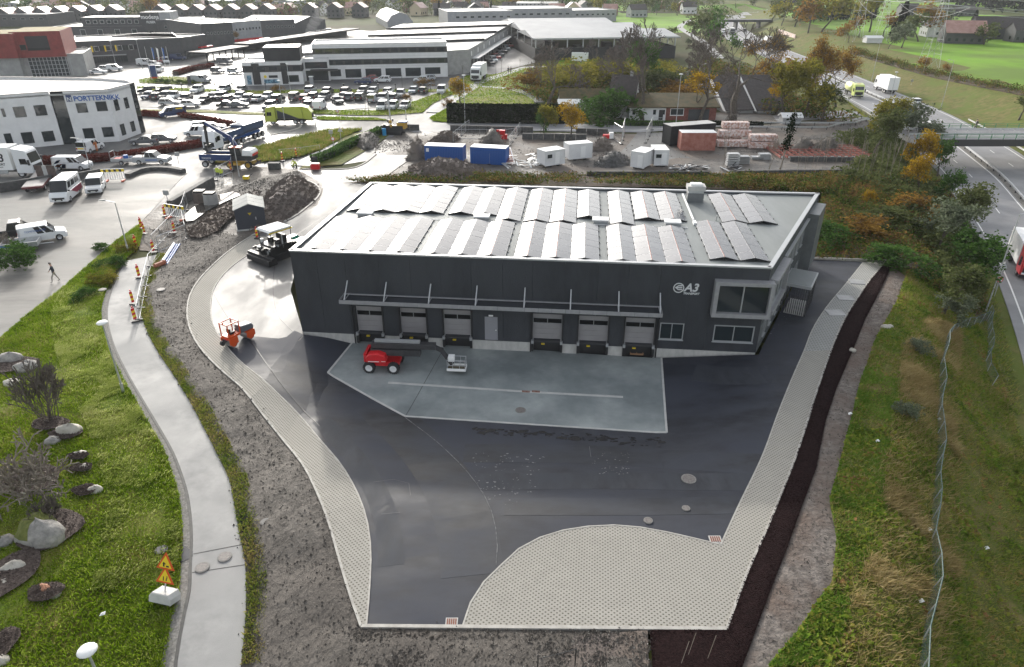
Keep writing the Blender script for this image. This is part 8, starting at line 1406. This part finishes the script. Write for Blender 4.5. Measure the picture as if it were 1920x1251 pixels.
# ---------------- people
def person(px,py,hd,label,shirt,trous,hair=(.03,.02,.015),pose='stand',skin=(.45,.27,.19),sc=1.15,vest=None,z=.1):
    p=P(px,py); V=[];Ed=[];Rr=[]
    def j(x,y,z,r,par=None):
        V.append((x,y,z));Rr.append(r)
        if par is not None: Ed.append((par,len(V)-1))
        return len(V)-1
    k=.0
    if pose=='kneel': hip=.55; lean=.35
    elif pose=='bend': hip=.85; lean=.45
    else: hip=.92; lean=.0
    st=.28 if pose=='walk' else .04
    pel=j(0,0,hip,.13); ch=j(lean*.5,0,hip+.30,.14,pel); sh=j(lean,0,hip+.50,.13,ch); nk=j(lean+.02,0,hip+.60,.06,sh); hd_=j(lean+.05,0,hip+.70,.095,nk); j(lean+.05,0,hip+.80,.085,hd_)
    for s in(-1,1):
        f=s*st
        if pose=='kneel': a=j(.0,s*.1,hip-.02,.09,pel); b=j(.32,s*.12,.32 if s>0 else .12,.07,a); c=j(.05 if s<0 else .3,s*.12,.08,.05,b); j(-.1 if s<0 else .45,s*.12,.05,.045,c)
        else: a=j(0,s*.1,hip-.06,.09,pel); b=j(f*.6+.04,s*.11,.50,.07,a); c=j(f,s*.11,.08,.05,b); j(f+.16,s*.11,.05,.04,c)
        a=j(lean,s*.19,hip+.49,.06,sh)
        b=j(lean-.0-(f*.5 if pose=='walk' else -.12),s*.26,hip+.24,.048,a); c=j(lean+(.12-f*.6 if pose=='walk' else .3),s*.22,hip+.03 if pose=='walk' else hip+.12,.036,b); j(lean+(.16-f*.7 if pose=='walk' else .38),s*.20,hip-.05 if pose=='walk' else hip+.06,.03,c)
    me=bpy.data.meshes.new('body'); me.from_pydata(V,Ed,[]); o=bpy.data.objects.new('body',me); COL.objects.link(o); md=o.modifiers.new('s','SKIN'); 
    for i,r_ in enumerate(Rr): me.skin_vertices[0].data[i].radius=(r_,r_)
    me.skin_vertices[0].data[0].use_root=True; o.modifiers.new('u','SUBSURF').levels=1
    dg=bpy.context.evaluated_depsgraph_get(); m2=bpy.data.meshes.new_from_object(o.evaluated_get(dg)); bpy.data.objects.remove(o); m2.materials.clear()
    for c in(shirt,trous,skin,hair,(.02,.02,.02)): m2.materials.append(paint(c) if c!=skin else mat('skin',skin,rough=.6))
    for q in m2.polygons:
        z_=q.center.z; q.material_index=3 if z_>hip+.74 else (2 if z_>hip+.56 else (0 if z_>hip-.02 else (1 if z_>.09 else 4))); q.use_smooth=True
        if abs(q.center.y)>.17 and hip-.12<z_<hip+.09: q.material_index=2
    r=E('person',label,'person',p+Vector((0,0,z)),R(hd)); r.scale=(sc,)*3; O('body',m2,r)
    h=MB().ell((lean+.05,0,hip+.82),(.105,.1,.085),0,10,6).obj('helmet' if vest else 'hair',[paint((.8,.8,.75)) if vest else paint(hair)],r,smooth=True)
    return r
person(106,530,-150,'man in a dark jacket and pale trousers walking across the left road',(.02,.025,.04),(.42,.38,.34),pose='walk',sc=1.25)
HV=(.60,.72,.04)
person(417,338,-70,'surveyor in a yellow-green vest with both hands on a measuring staff',HV,(.03,.04,.07),pose='stand',vest=1); person(410,336,-60,'second surveyor half behind the first near the fence',HV,(.03,.04,.07),pose='stand',vest=1)
person(557,319,-120,'worker in bright yellow jacket bending over the kerb',HV,(.02,.025,.05),pose='bend',vest=1); person(550,320,-20,'worker in pale yellow vest kneeling left of the bending one',(.45,.55,.15),(.02,.025,.05),pose='kneel',vest=1)
person(183,285,-90,'worker in orange overalls beside the white van',(.50,.16,.04),(.50,.16,.04),pose='stand',vest=1); person(953,138,-100,'left one of two distant pedestrians on the footway',(.03,.03,.04),(.03,.03,.04),pose='walk'); person(958,138,-100,'right one of two distant pedestrians on the footway',(.05,.04,.04),(.03,.03,.04),pose='walk')
q=P(1828,243,0); o=person(1828,243,180,'dark-clothed pedestrian crossing the road bridge',(.02,.02,.025),(.02,.02,.025),pose='walk'); o.location=(q.x,q.y,.06)
# ---------------- pylons and wires
def pylon(px,py,h,label,arm=9,hd=0):
    p=P(px,py); r=E('pylon',label,'pylon',p,R(hd)); b=MB(); w0,w1=2.6,.5; Z=[0,.2,.38,.54,.68,.8,.9,1]; 
    def cn(z,i): w_=w0+(w1-w0)*z; return Vector(((-1,1,1,-1)[i]*w_,(-1,-1,1,1)[i]*w_,z*h))
    for a,c in zip(Z[:-1],Z[1:]):
        for i in range(4): b.tube(cn(a,i),cn(c,i),.06,n=3); b.tube(cn(a,i),cn(c,(i+1)%4),.03,n=3); b.tube(cn(c,i),cn(c,(i+1)%4),.03,n=3)
    b.obj('lattice',[M_steel],r); A=[]
    for z,k in((.74,1.),(.92,.7)):
        c=MB(); 
        for s in(-1,1): t=Vector((s*arm*k,0,z*h+.4)); c.tube((0,-.5,z*h),t,.07,n=3).tube((0,.5,z*h),t,.07,n=3).tube((0,0,z*h+1.6),t,.07,n=3); A.append(r.location+Matrix.Rotation(R(hd),3,'Z')@t)
        c.obj('cross_arm',[M_steel],r)
    A.append(r.location+Vector((0,0,h))); return A
PY=[pylon(1738,132,26,'tallest lattice power pylon standing in the bright green field'),pylon(1600,78,34,'lattice pylon behind the orange shrubs above the hedge bank',hd=15),pylon(1648,76,22,'smaller lattice pylon left of the farm conifer',hd=-10),pylon(1545,30,30,'faint far lattice pylon beyond the upper field',hd=15)]
off=[Vector((240,150+4*k-110,20+3*k)) for k in range(5)]
def wire(a,b,sag,label,rad=.05):
    pts=[a+(b-a)*t-Vector((0,0,sag*4*t*(1-t))) for t in np.linspace(0,1,15)]; o=MB().path([q-a for q in pts],rad,3).mesh('power_line',[mat('wire_metal',(.42,.43,.44),rough=.4,metal=.3)]); tag(O('power_line',o,loc=a),label,'power line','power lines')
for k in range(5):
    wire(PY[0][k],PY[0][k]+Vector((190,-25,6)),7,f'power line leaving the field pylon to the right edge, strand {ordn[k]} from the bottom'); wire(PY[1][k],PY[0][k],8,f'power line sagging between the field pylon and the orange-shrub pylon, strand {ordn[k]}'); wire(PY[1][k],PY[3][k],9,f'power line from the orange-shrub pylon to the far pylon, strand {ordn[k]}')
for k in range(3): wire(PY[2][k],PY[2][k]+Vector((210,-20,10)),8,f'power line from the small pylon over the farmhouses, strand {ordn[k]}')
# far motorway bridge
pa=P(1350,39,0); pb=P(1440,38,0); r=E('far_bridge','distant dark concrete bridge over the motorway bend','bridge',(pa.x,pa.y,0),0); L=pb.x-pa.x; MB().box(0,L,-4,4,-.6,.8).obj('deck',[M_dwall],r); MB().box(L*.3,L*.3+1.2,-3,3,-6,-.6).box(L*.75,L*.75+1.2,-3,3,-6,-.6).obj('pier',[M_dwall],r)
r,L=root('noise_wall','pinkish timber noise wall along the top of the far cutting','wall',(1458,62),(1490,72)); MB().box(0,L,0,.4,0,2.2).obj('wall',[M_wrap],r)
# smoke wisp
sm=bpy.data.materials.new('steam'); sm.use_nodes=True; sn=sm.node_tree; sn.nodes.remove(sn.nodes['Principled BSDF']); v=sn.nodes.new('ShaderNodeVolumePrincipled'); v.inputs['Color'].default_value=(.95,.95,.95,1); v.inputs['Density'].default_value=.045; sn.links.new(v.outputs[0],sn.nodes['Material Output'].inputs['Volume'])
p=P(582,68); b=MB()
for k in range(5): b.ell((k*1.6+rng.uniform(-.5,.5),0,2+k*2.3),(2.6+.3*k,2.2,2.4),0,10,6)
tag(O('steam_plume',b.mesh('steam_plume',[sm]),loc=p),'small white steam plume rising before the grey gabled hall','steam',kind='stuff')
# ---------------- haze
hm=bpy.data.materials.new('haze'); hm.use_nodes=True; hn=hm.node_tree; hn.nodes.remove(hn.nodes['Principled BSDF']); v=hn.nodes.new('ShaderNodeVolumePrincipled'); v.inputs['Color'].default_value=(.90,.93,.97,1); v.inputs['Density'].default_value=.00010; v.inputs['Anisotropy'].default_value=.3; hn.links.new(v.outputs[0],hn.nodes['Material Output'].inputs['Volume'])
MB().box(-6200,6200,-2200,7600,-8.5,240).obj('haze',[hm],kind='stuff',label='thin pale autumn haze over the whole valley',cat='haze')
